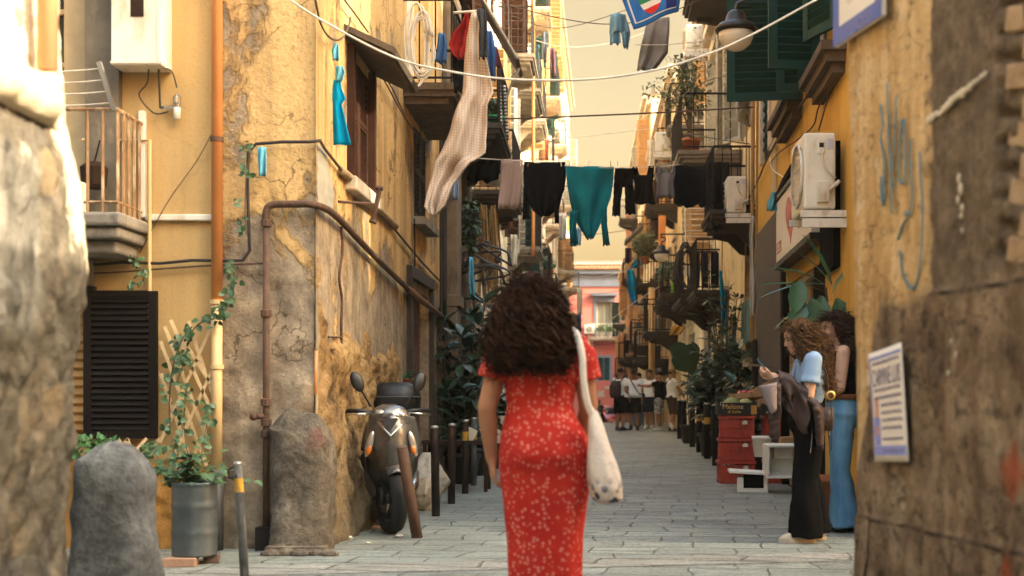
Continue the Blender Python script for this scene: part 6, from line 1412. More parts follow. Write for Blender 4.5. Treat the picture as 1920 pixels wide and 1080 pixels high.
for sx in (-1,1): m.tube(catmull([(sx*.12,-.17,1.40),(sx*.13,-.02,1.49),(sx*.13,.14,1.38),(sx*.15,.18,1.2),(sx*.17,.05,1.02),(sx*.14,-.17,.98)]),.022,6,0,True,.5)
m.build('strap',paint('maroon_bag_strap',(.03,.014,.014),.8),bg1,True)
p2,J,s=man('stocky man in a black cap and white shirt, second of the group',1.06,36.9,172,1.74,dict(),1.24,1.0,whitet,blackc,1.02,.125,cap=blackt,socks=sock)
sb=thing('sling_bag','thin navy strap bag slung across the white shirt of the man in the black cap','bag',(1.06,36.9,0),R(172)); m=MB(); m.tube(catmull([(.12,.0,1.475),(.06,.13,1.40),(-.06,.225,1.22),(-.17,.21,1.06),(-.25,.06,1.02)]),.016,6); m.build('strap',paint('navy_strap',(.02,.025,.07),.8),sb,True); m=MB(); m.ell((-.27,.02,1.0),(.05,.09,.07),14,10); m.build('pouch',paint('navy_pouch',(.02,.025,.06),.8),sb,True)
p3,J,s=man('man in white shirt and dark trousers half hidden behind the man in black',1.56,38.3,150,1.75,dict(),1.02,.3,whitet,cloth('dark_shorts',(.02,.018,.018),.3),1.02,.115,shoes=shoew)
p4,J,s=man('young man in a black shirt and patterned shorts stretching out his arm',1.76,36.5,70,1.66,dict(elL=(-.19,.24,1.27),wrL=(-.14,.50,1.285)),1.0,.1,blackt,camom,1.0,.105,shoes=shoew)
bp=thing('backpack','black backpack on the back of the young man with patterned shorts','backpack',(1.76,36.5,0),R(70)); m=MB(); m.loft([((0,-.20,.88),.14,.08),((0,-.23,1.0),.17,.11),((0,-.23,1.22),.17,.11),((0,-.19,1.38),.12,.07)],20,0,True,2.6); m.build('sack',blackt,bp,True)
m=MB()
for sx in (-1,1): m.tube(catmull([(sx*.10,-.13,1.36),(sx*.11,-.01,1.40),(sx*.12,.11,1.3),(sx*.13,.13,1.14),(sx*.15,.02,.98),(sx*.12,-.14,.93)]),.018,6,0,True,.5)
m.build('strap',blackc,bp,True)
p5,J,s=man('man in a cap and white shirt leaning on the far right bollard',2.06,35.6,-72,1.74,dict(elR=(.20,.16,1.18),wrR=(.17,.30,.99),knL=(-.09,.10,.48),anL=(-.09,.02,.10)),1.06,.35,whitet,brownc,1.05,.11,cap=paint('khaki_cap',(.16,.12,.08),.9),socks=sockw)
cb=thing('crossbody_strap','navy strap and small camera bag across the back of the man leaning on the bollard','bag',(2.06,35.6,0),R(-72)); m=MB(); m.tube(catmull([(.10,-.03,1.47),(.0,-.14,1.36),(-.12,-.16,1.18),(-.2,-.08,1.0)]),.018,6); m.build('strap',paint('navy_strap_dark',(.02,.022,.05),.8),cb,True); m=MB(); m.cbox((-.22,-.05,.95),(.07,.14,.11)); m.build('pouch',scb,cb,bevel=.015)
p6,J,s=man('person in grey jeans walking away behind the group of men',1.28,39.6,10,1.68,dict(knL=(-.09,.10,.48)),.92,0,cloth('beige_shirt',(.38,.33,.26),.2),greyd,2,.075,shoes=shoew)
# ---- rider, motorbike and red car beyond the crest
y0=74; mo=thing('motorbike','dark motorbike with a round headlight coming up the far street','motorbike',(.12,y0,gz(y0)))
def mwheel(nm,y,r,w,root):
    p=MB(); p.lathe([(r*.7,-w*.4),(r*.9,-w*.5),(r,0),(r*.9,w*.5),(r*.7,w*.4)],(0,y,r),24,0,RX,False); o=p.build(nm,tyre,root,True); q=MB(); q.lathe([(.02,-.03),(r*.7,-.03),(r*.7,.03),(.02,.03)],(0,y,r),16,0,RX); q.build('rim',chrome,o)
mwheel('front_wheel',-.65,.31,.12,mo); mwheel('rear_wheel',.7,.31,.14,mo)
m=MB(); m.loft([((0,.1,.45),.14,.45),((0,.1,.75),.18,.5),((0,.05,.88),.12,.4)],16); m.build('body',scb,mo,True); m=MB(); m.tube([(0,-.65,.31),(0,-.45,.95)],.05,8); m.tube([(-.36,-.3,1.05),(0,-.42,1.0),(.36,-.3,1.05)],.02,6); m.build('handlebar',iron,mo); m=MB(); m.ell((0,-.58,.86),(.1,.06,.1),14,10); m.build('headlight',clearl,mo,True)
m=MB(); m.grid(lambda u,v:((u-.5)*.3,-.55+.08*abs(u-.5)+.1*v,.92+v*.3),8,6); m.build('windscreen',glassd,mo,True,solid=.01)
man('rider in dark clothes sitting on the far motorbike',.12,y0+.12,180,1.74,dict(pelvis=(0,-.1,.86),waist=(0,-.08,1.0),chest=(0,-.04,1.16),neck=(0,0,1.35),head=(0,.05,1.50),shL=(-.18,-.02,1.30),shR=(.18,-.02,1.30),elL=(-.27,.2,1.12),wrL=(-.3,.42,1.08),elR=(.27,.2,1.12),wrR=(.3,.42,1.08),hipL=(-.1,-.08,.84),hipR=(.1,-.08,.84),knL=(-.22,.32,.72),knR=(.22,.32,.72),anL=(-.22,.22,.30),anR=(.22,.22,.30),toeL=(-.22,.38,.25),toeR=(.22,.38,.25)),1.05,.3,blackt,blackc,2,.08,pitch=0)
y1=77; ca=thing('parked_car','small red hatchback parked at the far end of the street','car',(.92,y1,gz(y1)),R(8)); rc=carpaint('red_car_paint',(.50,.03,.02))
def carsec(v):   # (y, half width, z bottom, z belt, z top, roof half width)
    T_=[(-1.85,.62,.38,.62,.64,.5),(-1.75,.76,.25,.74,.78,.6),(-1.0,.80,.22,.88,.94,.62),(-.55,.81,.22,.92,1.32,.58),(.1,.81,.22,.93,1.45,.58),(1.2,.80,.22,.93,1.42,.57),(1.75,.78,.28,.90,1.0,.58),(1.85,.70,.38,.75,.8,.52)]
    k=v*(len(T_)-1); i=min(int(k),len(T_)-2); q=k-i; return [T_[i][j]*(1-q)+T_[i+1][j]*q for j in range(6)]
def carf(u,v):
    y,w_,zb,zm,zt,wr=carsec(v); P_=[(-w_*.9,zb),(-w_,zb+.15),(-w_,zm),(-wr,zt-.04),(-wr*.7,zt),(wr*.7,zt),(wr,zt-.04),(w_,zm),(w_,zb+.15),(w_*.9,zb),(-w_*.9,zb)]
    k=u*10; i=min(int(k),9); q=k-i; return (P_[i][0]*(1-q)+P_[i+1][0]*q,y,P_[i][1]*(1-q)+P_[i+1][1]*q)
m=MB(); m.grid(carf,40,42); m.build('body',rc,ca,True)
m=MB(); m.grid(lambda u,v:((u-.5)*(1.18-.1*v),-1.02+.45*v-.02,.95+.36*v),8,6); m.build('windscreen',glassd,ca,True,solid=.02)
for sx in (-1,1):
    m=MB(); m.grid(lambda u,v:(sx*(.80-.21*v),-.5+1.6*u,.97+.36*v),8,4); m.build('side_window',glassd,ca,True,solid=.02)
    m=MB(); m.ell((sx*.55,-1.76,.62),(.15,.08,.09),14,8); m.build('headlight',clearl,ca,True)
    m=MB(); m.ell((sx*.88,-.55,.98),(.09,.05,.06),10,8); m.build('wing_mirror',rc,ca,True)
    for yy in (-1.2,1.15):
        m=MB(); m.lathe([(.18,-.09),(.29,-.1),(.31,0),(.29,.1),(.18,.09)],(sx*.72,yy,.31),24,0,RX); o=m.build('wheel',tyre,ca,True); m=MB(); m.lathe([(.02,-.11),(.18,-.1),(.18,.1),(.02,.11)],(sx*.72,yy,.31),16,0,RX); m.build('rim',chrome,o)
m=MB(); m.box(-.5,.5,-1.87,-1.82,.36,.48); m.build('grille',scb,ca); m=MB(); m.box(-.26,.26,-1.885,-1.872,.40,.5); m.build('number_plate',whitep,ca)
# ---------------------------------------------------------------- washing, flag, cables across the street
def cl(label,rws,Y,mt,name='hanging_cloth',cat='laundry',fold=.03,seed=0,extra=(),group=None,n=7,thick=.008,ytilt=0):
    m=MB()
    for R_ in [rws]+list(extra):
        rr=rows(Y,R_)
        def f(u,v):
            k=v*(len(rr)-1); i=min(int(k),len(rr)-2); q=k-i; q2=q
            z=rr[i][0]*(1-q)+rr[i+1][0]*q; a=rr[i][1]*(1-q2)+rr[i+1][1]*q2; b=rr[i][2]*(1-q2)+rr[i+1][2]*q2; x=a+(b-a)*u
            return (x+.006*NZ.noise(V((z*20,u*3,seed))),Y+fold*1.2*math.sin(u*9+seed*1.7+1.5*v)*(.3+.7*v)+fold*.8*math.sin(u*21+seed+3*v)*v+fold*1.6*NZ.noise(V((x*5+seed,z*3,seed)))+ytilt*v,z+.008*math.sin(u*12+seed)*(v>.9))
        m.grid(f,n*2,max(8,(len(rr)-1)*4))
    return tag(m.build(name,mt,None,True,solid=thick),label,cat,group)
def gingham():
    t=NT('gingham_cotton',.9,0,.1); x=t.xyz(); 
    def st(s): return t.mr(t.math('SINE',t.math('MULTIPLY',s,230)),-.25,.25,0,1)
    k=t.math('ADD',st(x[0]),st(t.math('ADD',x[2],t.math('MULTIPLY',x[0],.25)))); n=t.noise(5,4,.5)
    c=t.mix(t.math('MULTIPLY',k,.5),(.72,.64,.54),(.53,.42,.34)); c=t.mix(t.math('MULTIPLY',n,.3),c,(.5,.34,.24))
    return t.done(c,None,t.bump(t.noise(6,3,.5,vec=t.map((1.5,1,.5))),.4,.03))
cl('long pale gingham sheet swinging down from the first balcony on the left',[(24,884,898),(70,874,905),(110,869,912),(175,866,926),(200,856,915),(240,843,914),(290,822,912),(308,812,884),(350,802,850),(388,795,838),(404,806,822)],12.4,gingham(),'sheet','sheet',.07,1,n=14)
cl('dark red garment hanging on the first left balcony',[(24,873,877),(45,864,880),(60,851,882),(85,842,883),(100,848,874),(112,856,868)],12.55,cloth('dark_red_cloth',(.30,.02,.018),.25),'garment','laundry',.04,2)
redm=MB(); 
cl('black cloth hanging below the red garment',[(95,848,870),(130,849,870),(172,852,869)],12.6,cloth('black_washing',(.012,.012,.014),.3),'garment','laundry',.02,3)
cl('dark grey trousers hanging beside the gingham sheet',[(16,893,909),(45,899,913),(80,898,914),(108,897,912)],12.25,cloth('dark_grey_cloth',(.055,.06,.065),.3),'trousers','laundry',.03,4)
cl('blue shirt on the first left balcony rail, left of the red garment',[(62,822,834),(85,820,838),(118,817,836)],12.95,cloth('blue_shirt_cloth',(.06,.14,.30),.3),'shirt','laundry',.03,5)
cl('blue denim garment hanging behind the gingham sheet',[(58,913,922),(95,914,930),(150,918,928)],13.4,cloth('mid_blue_cloth',(.05,.12,.30),.3),'garment','laundry',.03,6)
cl('dark red and blue garment at the right edge of the gingham sheet',[(88,926,932),(125,924,937)],13.6,cloth('plum_cloth',(.14,.03,.05),.3),'garment','laundry',.02,7)
cl('pale blue and white shirt on the pilaster by the gingham sheet',[(322,846,858),(345,845,860),(376,848,860)],16.2,cloth('pale_shirt',(.25,.32,.45),.5),'shirt','laundry',.02,8)
YL=16.5
wire([P(870,294,YL),P(900,297,YL),P(985,303,YL),P(1065,311,YL),P(1150,315,YL),P(1230,313,YL),P(1275,308,YL)],.006,cable_w,'washing line with six garments across the street','washing_line','washing line')
mauve=cloth('mauve_towel',(.34,.24,.20),.2); dkc=cloth('black_wool',(.004,.004,.005),.3); teal=cloth('teal_jersey',(.006,.155,.185),.25); dk2=cloth('dark_brown_jersey',(.006,.004,.004),.3); gry=cloth('grey_jersey',(.17,.16,.165),.25)
cl('mauve towel, first on the long washing line from the left',[(299,940,981),(345,938,978),(392,934,975)],YL,mauve,'towel','laundry',.03,9)
cl('black jumper hung upside down on the washing line',[(304,983,1060),(330,981,1061),(355,983,1058),(378,990,1048),(395,1000,1040),(406,1014,1028)],YL,dkc,'jumper','laundry',.04,10,extra=([(352,981,993),(380,982,992),(411,980,992)],[(365,1040,1054),(395,1040,1047),(418,1041,1048)]))
cl('teal long sleeved top in the middle of the washing line',[(312,1060,1151),(340,1063,1150),(370,1067,1145),(400,1074,1134),(425,1086,1124),(448,1102,1112)],YL,teal,'shirt','laundry',.05,11,extra=([(395,1069,1084),(425,1068,1080),(456,1069,1084)],[(385,1127,1138),(420,1128,1138),(460,1131,1143)]))
cl('dark trousers with two hanging legs on the washing line',[(314,1153,1188),(330,1152,1187),(350,1151,1187)],YL,dk2,'trousers','laundry',.02,12,extra=([(348,1151,1168),(375,1150,1164),(405,1148,1161)],[(348,1171,1188),(375,1172,1190),(402,1173,1191)]))
cl('black vest on the washing line next to the grey top',[(328,1186,1226),(345,1190,1223),(365,1189,1226),(383,1186,1229)],YL,dk2,'vest','laundry',.025,13,extra=([(313,1187,1194),(330,1186,1200)],[(311,1217,1226),(330,1212,1226)]))
cl('grey sleeveless top, last on the long washing line',[(325,1229,1266),(340,1232,1262),(371,1230,1266)],YL,gry,'vest','laundry',.025,14,extra=([(311,1229,1236),(326,1229,1244)],[(310,1258,1265),(326,1252,1266)]))
for i,x in enumerate((945,976,990,1052,1068,1104,1145,1158,1184,1222,1234,1262)):
    m=MB(); q=P(x,307,YL-.012); m.cbox(q,(.010,.016,.07),(0,R(6*(i%3-1)),0)); tag(m.build('clothes_peg',whitep if i%2 else woodm),'small clothes peg on the long washing line','peg','pegs on the washing line')
# flag and neighbours
Yf=15.0; fl=thing('flag','blue flag with a white inner line and a green white red shield','flag')
FA=[P(1165,-6,Yf),P(1282,-44,Yf),P(1272,22,Yf),P(1188,57,Yf)]
def fp_(u,v,o=0): 
    p=FA[0].lerp(FA[1],u).lerp(FA[3].lerp(FA[2],u),v); p.y+=.04*math.sin(u*7)+.03*math.sin(v*4+1)-o; return p
def fq(mb,u0,u1,v0,v1,o,n=10): mb.grid(lambda a,b:fp_(u0+(u1-u0)*a,v0+(v1-v0)*b,o),n,n)
m=MB(); fq(m,0,1,0,1,0,20); m.build('field',cloth('flag_blue',(.03,.13,.36),.2),fl,True,solid=.004)
m=MB(); fq(m,.07,.10,.04,.86,.008); fq(m,.1005,.93,.83,.86,.008); m.build('white_line',cloth('flag_white',(.62,.6,.52),.1),fl,True)
m=MB(); fq(m,.72,.93,.04,.82,.0075); m.build('dark_panel',cloth('flag_navy',(.02,.03,.14),.2),fl,True)
for nm,v0,v1,c in (('shield_green',.02,.36,(.03,.2,.09)),('shield_white',.3601,.55,(.62,.58,.5)),('shield_red',.5501,.76,(.5,.03,.025))):
    m=MB()
    def sh(a,b):
        v=v0+(v1-v0)*b; w=.2*math.sqrt(max(0.0,1-((v-.18)/.585)**2)) if v>.18 else .2
        return fp_(.44+(a-.5)*2*w+.03*v,v,.009)
    m.grid(sh,12,8); m.build(nm,cloth(nm+'_cloth',c,.1),fl,True)
cl('light blue denim shorts hanging left of the flag',[(26,1145,1172),(45,1143,1178),(62,1143,1182)],15.2,cloth('light_denim',(.16,.30,.40),.3),'shorts','laundry',.03,15,extra=([(60,1143,1162),(82,1144,1164)],[(60,1164,1182),(90,1170,1178)]))
cl('big grey towel hanging under the flag',[(34,1214,1254),(60,1208,1253),(100,1199,1252),(132,1194,1228)],17.2,cloth('grey_towel',(.20,.18,.155),.25),'towel','laundry',.04,16)
cl('light grey towel beside the big grey towel',[(32,1242,1255),(60,1240,1255),(86,1243,1253)],17.6,cloth('light_grey_towel',(.38,.34,.28),.2),'towel','laundry',.02,17)
wire([P(525,-14,8.6),P(600,36,8.6),P(740,108,8.6),P(850,135,8.6),P(950,148,8.6),P(1080,150,8.6),P(1200,137,8.6),P(1300,111,8.6),P(1400,70,8.6),P(1540,-6,8.6)],.0075,cable_w,'thick white cable sagging low across the whole street')
wire([P(905,224,18),P(1000,221,18),P(1080,218,18),P(1240,211,18),P(1412,201,18)],.012,cable_br,'straight brown cable above the washing line')
wire([P(880,-16,15.5),P(955,10,15.5),P(1050,34,15.5),P(1130,45,15.5),P(1200,40,15.5),P(1260,22,15.5),P(1330,-8,15.5)],.006,cable_br,'thin brown cable crossing behind the flag')
wire([P(1190,84,16),P(1260,83,16),P(1345,73,16)],.005,cable_w,'thin pale line running to the hanging street lamp')
wire([P(960,30,26),P(1060,52,26),P(1240,-5,26)],.008,cable_b,'distant thin dark wire high above the street')
wire([P(1000,262,30),P(1100,255,30),P(1230,240,30)],.008,cable_w,'distant pale wire above the teal top')
wire([P(1050,545,45),P(1110,552,45),P(1190,540,45)],.010,cable_b,'distant dark wire in front of the blue cornice')
wire([P(1085,640,60),P(1130,646,60),P(1180,640,60)],.012,cable_b,'distant wire below the pink house balcony')
wire([P(1145,600,34),P(1200,560,34),P(1290,505,34)],.010,cable_w,'distant slanting pale rope on the right')
wire([P(905,20,13.2),P(880,22,13.2),P(850,24,13.2)],.014,whitem,'white rail of the first balcony carrying the washing','rail','rail')
# coil of hose and cables on the left wall
cp=MB(); rnd=random.Random(6); c0=P(786,85,12.6)
for k in range(9):
    cx_=rnd.uniform(-.03,.05); a=.10+rnd.uniform(-.03,.03); b=.34+rnd.uniform(-.08,.1)
    cp.tube(catmull([c0+V((cx_+a*math.cos(t*.7854+.3)*(.8+.3*rnd.random()),-.04*rnd.random()+.03*math.sin(t),b*math.sin(t*.7854+.3))) for t in range(9)],4),.0085,6)
tag(cp.build('cable_coil',cable_w,None,True),'loose coil of cream cable hanging beside the first balcony','cable coil')
for lab,pts in (('brown cable hanging in a loop from the wall top left of the canopy',[(590,-8),(600,40),(614,66),(630,75),(645,68),(655,45),(657,32)]),('pair of brown cables running down from the canopy towards the first balcony',[(690,105),(720,150),(750,205),(765,230),(790,262)]),('second brown cable beside the canopy',[(702,112),(735,165),(758,215)]),('thin brown cable from the top of the yellow side wall',[(640,-8),(665,25),(690,60)])):
    wire([S_(x,y,XW+.05) for x,y in pts],.008,cable_br,lab)
p=MB()
for x,r in ((833,.03),(826,.018),(839,.015)): p.tube([S_(x,160,-1.93),S_(x+1,640,-1.92)],r,8)
p.build('x',cable_b) if False else tag(p.build('pipe_bundle',paint('sooty_pipe',(.03,.022,.018),.8)),'bundle of sooty pipes running down the end of the yellow house','pipe bundle')
wire([S_(777,410,XW+.04),S_(778,470,XW+.04),S_(777,520,XW+.04)],.008,iron,'dark chain hanging under the second side window','chain','chain')
# ---------------------------------------------------------------- street lamps
lampblk=paint('lamp_black',(.03,.026,.022),.4,.5,.3,12,.2)
def lamp(label,px,pyb,Y,dia,arm=None,view=1,tilt=0):
    b=P(px,pyb,Y); r=dia/2; t=thing('street_lamp',label,'street lamp',tuple(b)); 
    p=MB(); p.lathe([(.02,0),(r*.45,r*.10),(r*.78,r*.38),(r*.94,r*.75),(r*.96,r*1.05)],(0,0,0),28); p.build('globe',lampglass,t,True)
    p=MB(); p.lathe([(r*1.0,r*1.0),(r*1.14,r*1.08),(r*1.16,r*1.22),(r*.95,r*1.45),(r*.6,r*1.62),(r*.52,r*1.95),(r*.42,r*2.1),(r*.3,r*2.2),(.02,r*2.25)],(0,0,0),28); p.build('hood',lampblk,t,True)
    p=MB(); p.tube(catmull([(0,0,r*2.2),(r*.1,0,r*2.6),(r*.45,0,r*2.75),(r*.5,0,r*3.1),(0,0,r*3.25),(0,0,r*3.7)]),r*.1,6)
    if arm: 
        q=V(arm)-b; p.tube([(0,0,r*3.6),(q.x,0,r*3.6)],.022,6); p.tube([(q.x*.55,0,r*3.6),(q.x,0,r*5.4)],.014,6)
    p.build('bracket',lampblk,t,True); return t
lamp('large round street lamp in front of the green shutters',1380,96,12.2,.35)
lamp('hanging lamp with dark hood at the right, beside the lime green box',1240,491,30,.36,(2.43,30,0))
lamp('small far lamp on the right near the cyan bag',1207,584,45,.42,(2.35,45,0)); lamp('farthest small lamp low on the right over the wooden balconies',1197,626,52,.42,(2.3,52,0))
lamp('dark hooded lamp on the left under the mauve towel bar',932,350,19.6,.34,(-1.95,19.6,0))
# ---------------------------------------------------------------- air conditioners
def aircon(label,x0,x1,y0,y1,z0,z1,bracket=True):
    t=thing('air_conditioner',label,'air conditioner',(x0,y0,z0)); w,d,h=x1-x0,y1-y0,z1-z0
    p=MB(); p.box(0,w,0,d,0,h); p.build('casing',whitep,t,bevel=.02)
    p=MB(); p.lathe([(h*.40,0),(h*.43,.0),(h*.43,.02),(h*.40,.025),(h*.05,.025)],(0,0,0),28,0,M.Translation((-.026,d*.42,h*.5))@M.Rotation(R(90),4,'Y'),False)
    for k in range(6): p.tube([(-.015,d*.42-h*.38,h*.5+(k-2.5)*h*.13),(-.015,d*.42+h*.38,h*.5+(k-2.5)*h*.13)],.006,4)
    p.build('fan_grille',whitem,t)
    p=MB(); p.box(w*.42,w*.66,-.018,-.002,h*.72,h*.9); p.build('handle_panel',whitem,t,bevel=.008); p=MB(); p.box(w*.40,w*.78,-.035,-.002,h*.08,h*.36); p.build('service_cover',whitem,t,bevel=.008)
    p=MB(); p.box(w*.47,w*.61,-.022,-.0185,h*.80,h*.86); p.build('handle_slot',scb,t)
    p=MB(); p.box(w*.74,w*.92,-.006,-.002,h*.78,h*.92); p.build('rating_label',paint('pale_label',(.5,.5,.52),.6),t)
    p=MB(); p.tube(catmull([(w*.55,-.02,h*.72),(w*.6,-.03,h*.6),(w*.75,-.03,h*.48),(w*.98,-.02,h*.40)]),.008,5); p.tube(catmull([(w*.8,-.02,h*.25),(w*.95,-.03,h*.3),(w*1.1,-.02,h*.36)]),.018,6); p.build('hose',cable_w,t,True)
    if bracket:
        for bb in ((-.03,w+.12,-.01,.03,-.07,-.012),(-.03,w+.12,d-.1,d-.06,-.07,-.012),(-.02,w+.12,-.03,.0,-.16,-.085)): p=MB(); p.box(*bb); p.build('bracket',whitem,t)
aircon('large white air conditioner on the yellow wall above the shop sign',1.76,2.03,10.9,11.62,2.66,3.31); aircon('white air conditioner beside the dark net on the right',1.94,2.22,19.1,19.9,3.78,4.32)
aircon('white air conditioner under the highest dark balcony on the right',1.66,1.98,24,24.8,7.55,8.0); aircon('small white air conditioner on the cream wall left of the potted tree',1.36,1.72,30,30.8,6.75,7.2)
aircon('distant white air conditioner high on the left wall',-1.75,-1.42,45,45.8,8.6,9.4,False); aircon('distant white air conditioner on the right pier by the lamps',1.75,2.1,41,41.8,3.5,4.3,False)
# ---------------------------------------------------------------- shop front
sg=thing('shop_sign','white shop sign with a pink red heart and faded red lettering','sign'); TS=fr0.T
def SB(u,z,d): return TS@V((u,d,z))
m=MB(); m.box(2.45,5.45,.03,.14,2.60,3.32,0,TS); m.build('board',paint('sign_white',(.66,.60,.50),.6,0,.08,3,.1),sg,bevel=.01)
m=MB(); m.box(2.40,5.5,.0,.16,2.535,2.598,0,TS); m.box(2.40,5.5,.0,.16,3.322,3.37,0,TS); m.build('frame',scb,sg)
hp=[]; 
for k in range(40):
    a=2*math.pi*k/40; hp.append((16*math.sin(a)**3/34*.95,(13*math.cos(a)-5*math.cos(2*a)-2*math.cos(3*a)-math.cos(4*a))/34*.62))
TH=TS@M(((-1,0,0,4.02),(0,0,1,.141),(0,1,0,2.99),(0,0,0,1)))
m=MB(); m.prism(hp,TH,.004); hm_=NT('heart_red',.6,0,.3); hn=hm_.noise(3,3,.5); m.build('heart',hm_.done(hm_.ramp(hn,[(.35,(.48,.10,.09)),(.65,(.55,.21,.16))])),sg)
m=MB(); m.prism([(-.24,-.12),(.02,.02),(.0,.05),(-.25,-.08)],TH@M.Translation((.05,-.02,.0045)),.002); m.prism([(.02,-.1),(.22,.1),(.2,.13),(-.02,-.06)],TH@M.Translation((.0,-.03,.0045)),.002); m.build('heart_line',paint('heart_dark',(.36,.10,.09),.6),sg)
rdl=paint('faded_red_letters',(.42,.20,.17),.7)
TL=lambda u,z: TS@M(((-1,0,0,u),(0,0,1,.142),(0,1,0,z),(0,0,0,1)))
text_mesh('LEZER',.19,TL(5.38,2.70),rdl,'lettering',sg,.002,'LEFT',.95); text_mesh('SEMI UNICO',.19,TL(3.42,2.76),rdl,'lettering',sg,.002,'LEFT',.62)
m=MB(); m.tube([SB(5.55,3.38,.1),SB(4.6,3.43,.12),SB(3.6,3.46,.12)],.06,10); tag(m.build('awning_roll',cloth('black_awning',(.01,.01,.01),.3),None,True),'rolled black awning above the white shop sign','awning')
sd=thing('shop_door','pale wooden shop door frame with dark glass under the heart sign','door'); wf=paint('pale_door_wood',(.46,.31,.14),.6,0,.2,9,.2)
m=MB()
for u in (5.55,5.2,4.72,4.25,3.45): m.box(u,u+.09,-.14,-.04,0,2.3,0,TS)
m.box(2.5,5.64,-.14,-.04,2.301,2.36,0,TS); m.box(3.55,4.24,-.13,-.05,1.95,2.02,0,TS); m.box(5.045,5.54,-.13,-.05,1.95,2.02,0,TS); m.build('frame',wf,sd)
m=MB(); m.box(5.65,5.83,-.15,.04,0,2.53,0,TS); m.build('dark_jamb',black,sd)
m=MB(); m.box(2.5,5.64,-.115,-.10,0.02,2.30,0,TS); m.build('pane',glassd,sd)
m=MB(); m.box(2.5,3.44,-.09,-.02,0,2.36,0,TS); m.build('dark_shutter',black,sd)
m=MB(); m.box(1.6,2.45,-.02,.06,2.2,3.30,0,TS); tag(m.build('dark_panel',black),'black sheet standing for the dark opening below the big air conditioner','panel')  # flat black sheet put in for the darkness of an opening
t=thing('shop_plant','tall palm and rubber plant by the shop door over the two women','plant',(2.02,11.0,0)); pot(t,.17,.38,terra); s=MB(); m=MB(); rnd=random.Random(31)
for k in range(5): s.tube(catmull([(0,0,.36),(rnd.uniform(-.05,.05),0,1.1),(rnd.uniform(-.14,.04),rnd.uniform(-.1,.1),rnd.uniform(1.7,2.0))]),.013,5)
for (x,z,dx,dz,L) in ((-.05,2.0,-.8,.55,.55),(-.03,2.02,-.9,.12,.6),(0,1.98,-.5,.85,.5),(-.05,1.9,-.95,-.2,.5),(0,1.95,.4,.8,.5),(-.06,1.95,-.7,.3,.62),(0,1.9,-.9,-.4,.45),(-.02,2.0,-.25,1,.5)):
    m.leaf((x,rnd.uniform(-.1,.05),z),(dx,rnd.uniform(-.3,.1),dz),(0,-.3,1),L,.055,0,.35)
s.build('stem',stem,t); m.build('palm_fronds',leafD,t,True); m=MB()
for (x,z,dx,dz,L) in ((-.10,1.92,-.2,-1,.36),(-.20,1.90,.25,-1,.34),(-.26,1.86,-.5,-.9,.3),(.02,1.9,.3,-1,.36),(-.12,1.7,-.4,-.9,.3),(-.3,2.05,-.2,-1,.3),(.1,1.75,.2,-.9,.34)):
    m.leaf((x,-.12+rnd.uniform(-.06,.06),z),(dx,-.15,dz),(0,-1,.15),L,L*.55,0,.05)
m.build('broad_leaves',leafm('bright_rubber_leaf',(.02,.07,.03),(.05,.13,.06),.3),t,True)
# cables on the right wall
def SR(px,py,d=.05):
    k=(px-CX)/F; y=(2.08-d-.0298*9.6)/(k-.0298); return V((2.08-d+.0298*(y-9.6),y,CH+(CY-py)*y/F))
for lab,pts,r in (('thick brown cable bundle slanting down the yellow wall',[(1556,128),(1510,185),(1465,250),(1440,295),(1418,345),(1404,372)],.014),('second brown cable below the bundle on the yellow wall',[(1560,160),(1535,200),(1525,235),(1495,262),(1462,285),(1445,305)],.008),('brown cable dropping behind the big air conditioner',[(1554,180),(1545,210),(1535,245)],.007),('cable running from under the sill to the far pier',[(1530,95),(1480,200),(1450,260),(1436,290)],.006)):
    wire([SR(*q) for q in pts],r,cable_br,lab)
wire([SR(1530,-10),SR(1545,20),SR(1547,70),SR(1546,105)],.016,paint('grey_conduit',(.12,.10,.08),.6,.3),'grey conduit bent down beside the green shutters','conduit','pipe')
wire([SR(1444,296),SR(1447,315),SR(1465,330),SR(1484,336)],.007,cable_w,'pale cable curling to the big air conditioner')
p=MB()
for x,r in ((1412,.03),(1420,.018),(1400,.014)): p.tube([SR(x,190),SR(x-3,640)],r,8)
tag(p.build('pipe_bundle',paint('ochre_pipe',(.36,.19,.05),.7,0,.3,7,.3)),'ochre pipes running down the end of the yellow house on the right','pipe bundle')
cl('white cloth hanging in a long twist beside the dark pier',[(405,1408,1415),(440,1405,1414),(480,1407,1414),(530,1406,1419),(570,1406,1420),(592,1409,1416)],17.0,cloth('white_twist',(.52,.47,.38),.25),'hanging_cloth','cloth',.05,18)
cl('white plastic bag knotted on the cables by the awning',[(360,1448,1456),(378,1440,1462),(395,1440,1456)],15.0,cyan2,'plastic_bag','bag',.05,19)
cl('long bright cyan cloth strip hanging at the dark pier on the right',[(508,1349,1352),(540,1350,1358),(580,1353,1363),(615,1352,1363),(628,1353,1359)],21.5,cyan,'cloth_strip','cloth',.06,20)
cl('bright cyan bag hanging over the far balconies',[(505,1176,1186),(520,1175,1192),(545,1177,1196),(562,1182,1196),(572,1188,1197)],44,cyan,'cyan_bag','bag',.15,21)
cl('second smaller cyan cloth on the rail above the far cyan bag',[(486,1193,1210),(492,1188,1212),(503,1182,1192)],44,cyan,'cyan_cloth','cloth',.1,22)
t=thing('metal_lattice','dark metal lattice panel leaning by the ochre pipes','lattice',(2.25,18.3,0)); p=MB()
for k in range(14): p.cbox((0,0,1.15+.045*k),(.02,.26,.02),(R(35),0,0)); p.cbox((-.01,0,1.15+.045*k),(.02,.26,.02),(R(-35),0,0))
for y in (-.13,.13): p.box(-.015,.015,y-.012,y+.012,0,1.85)
p.build('grid',iron,t)
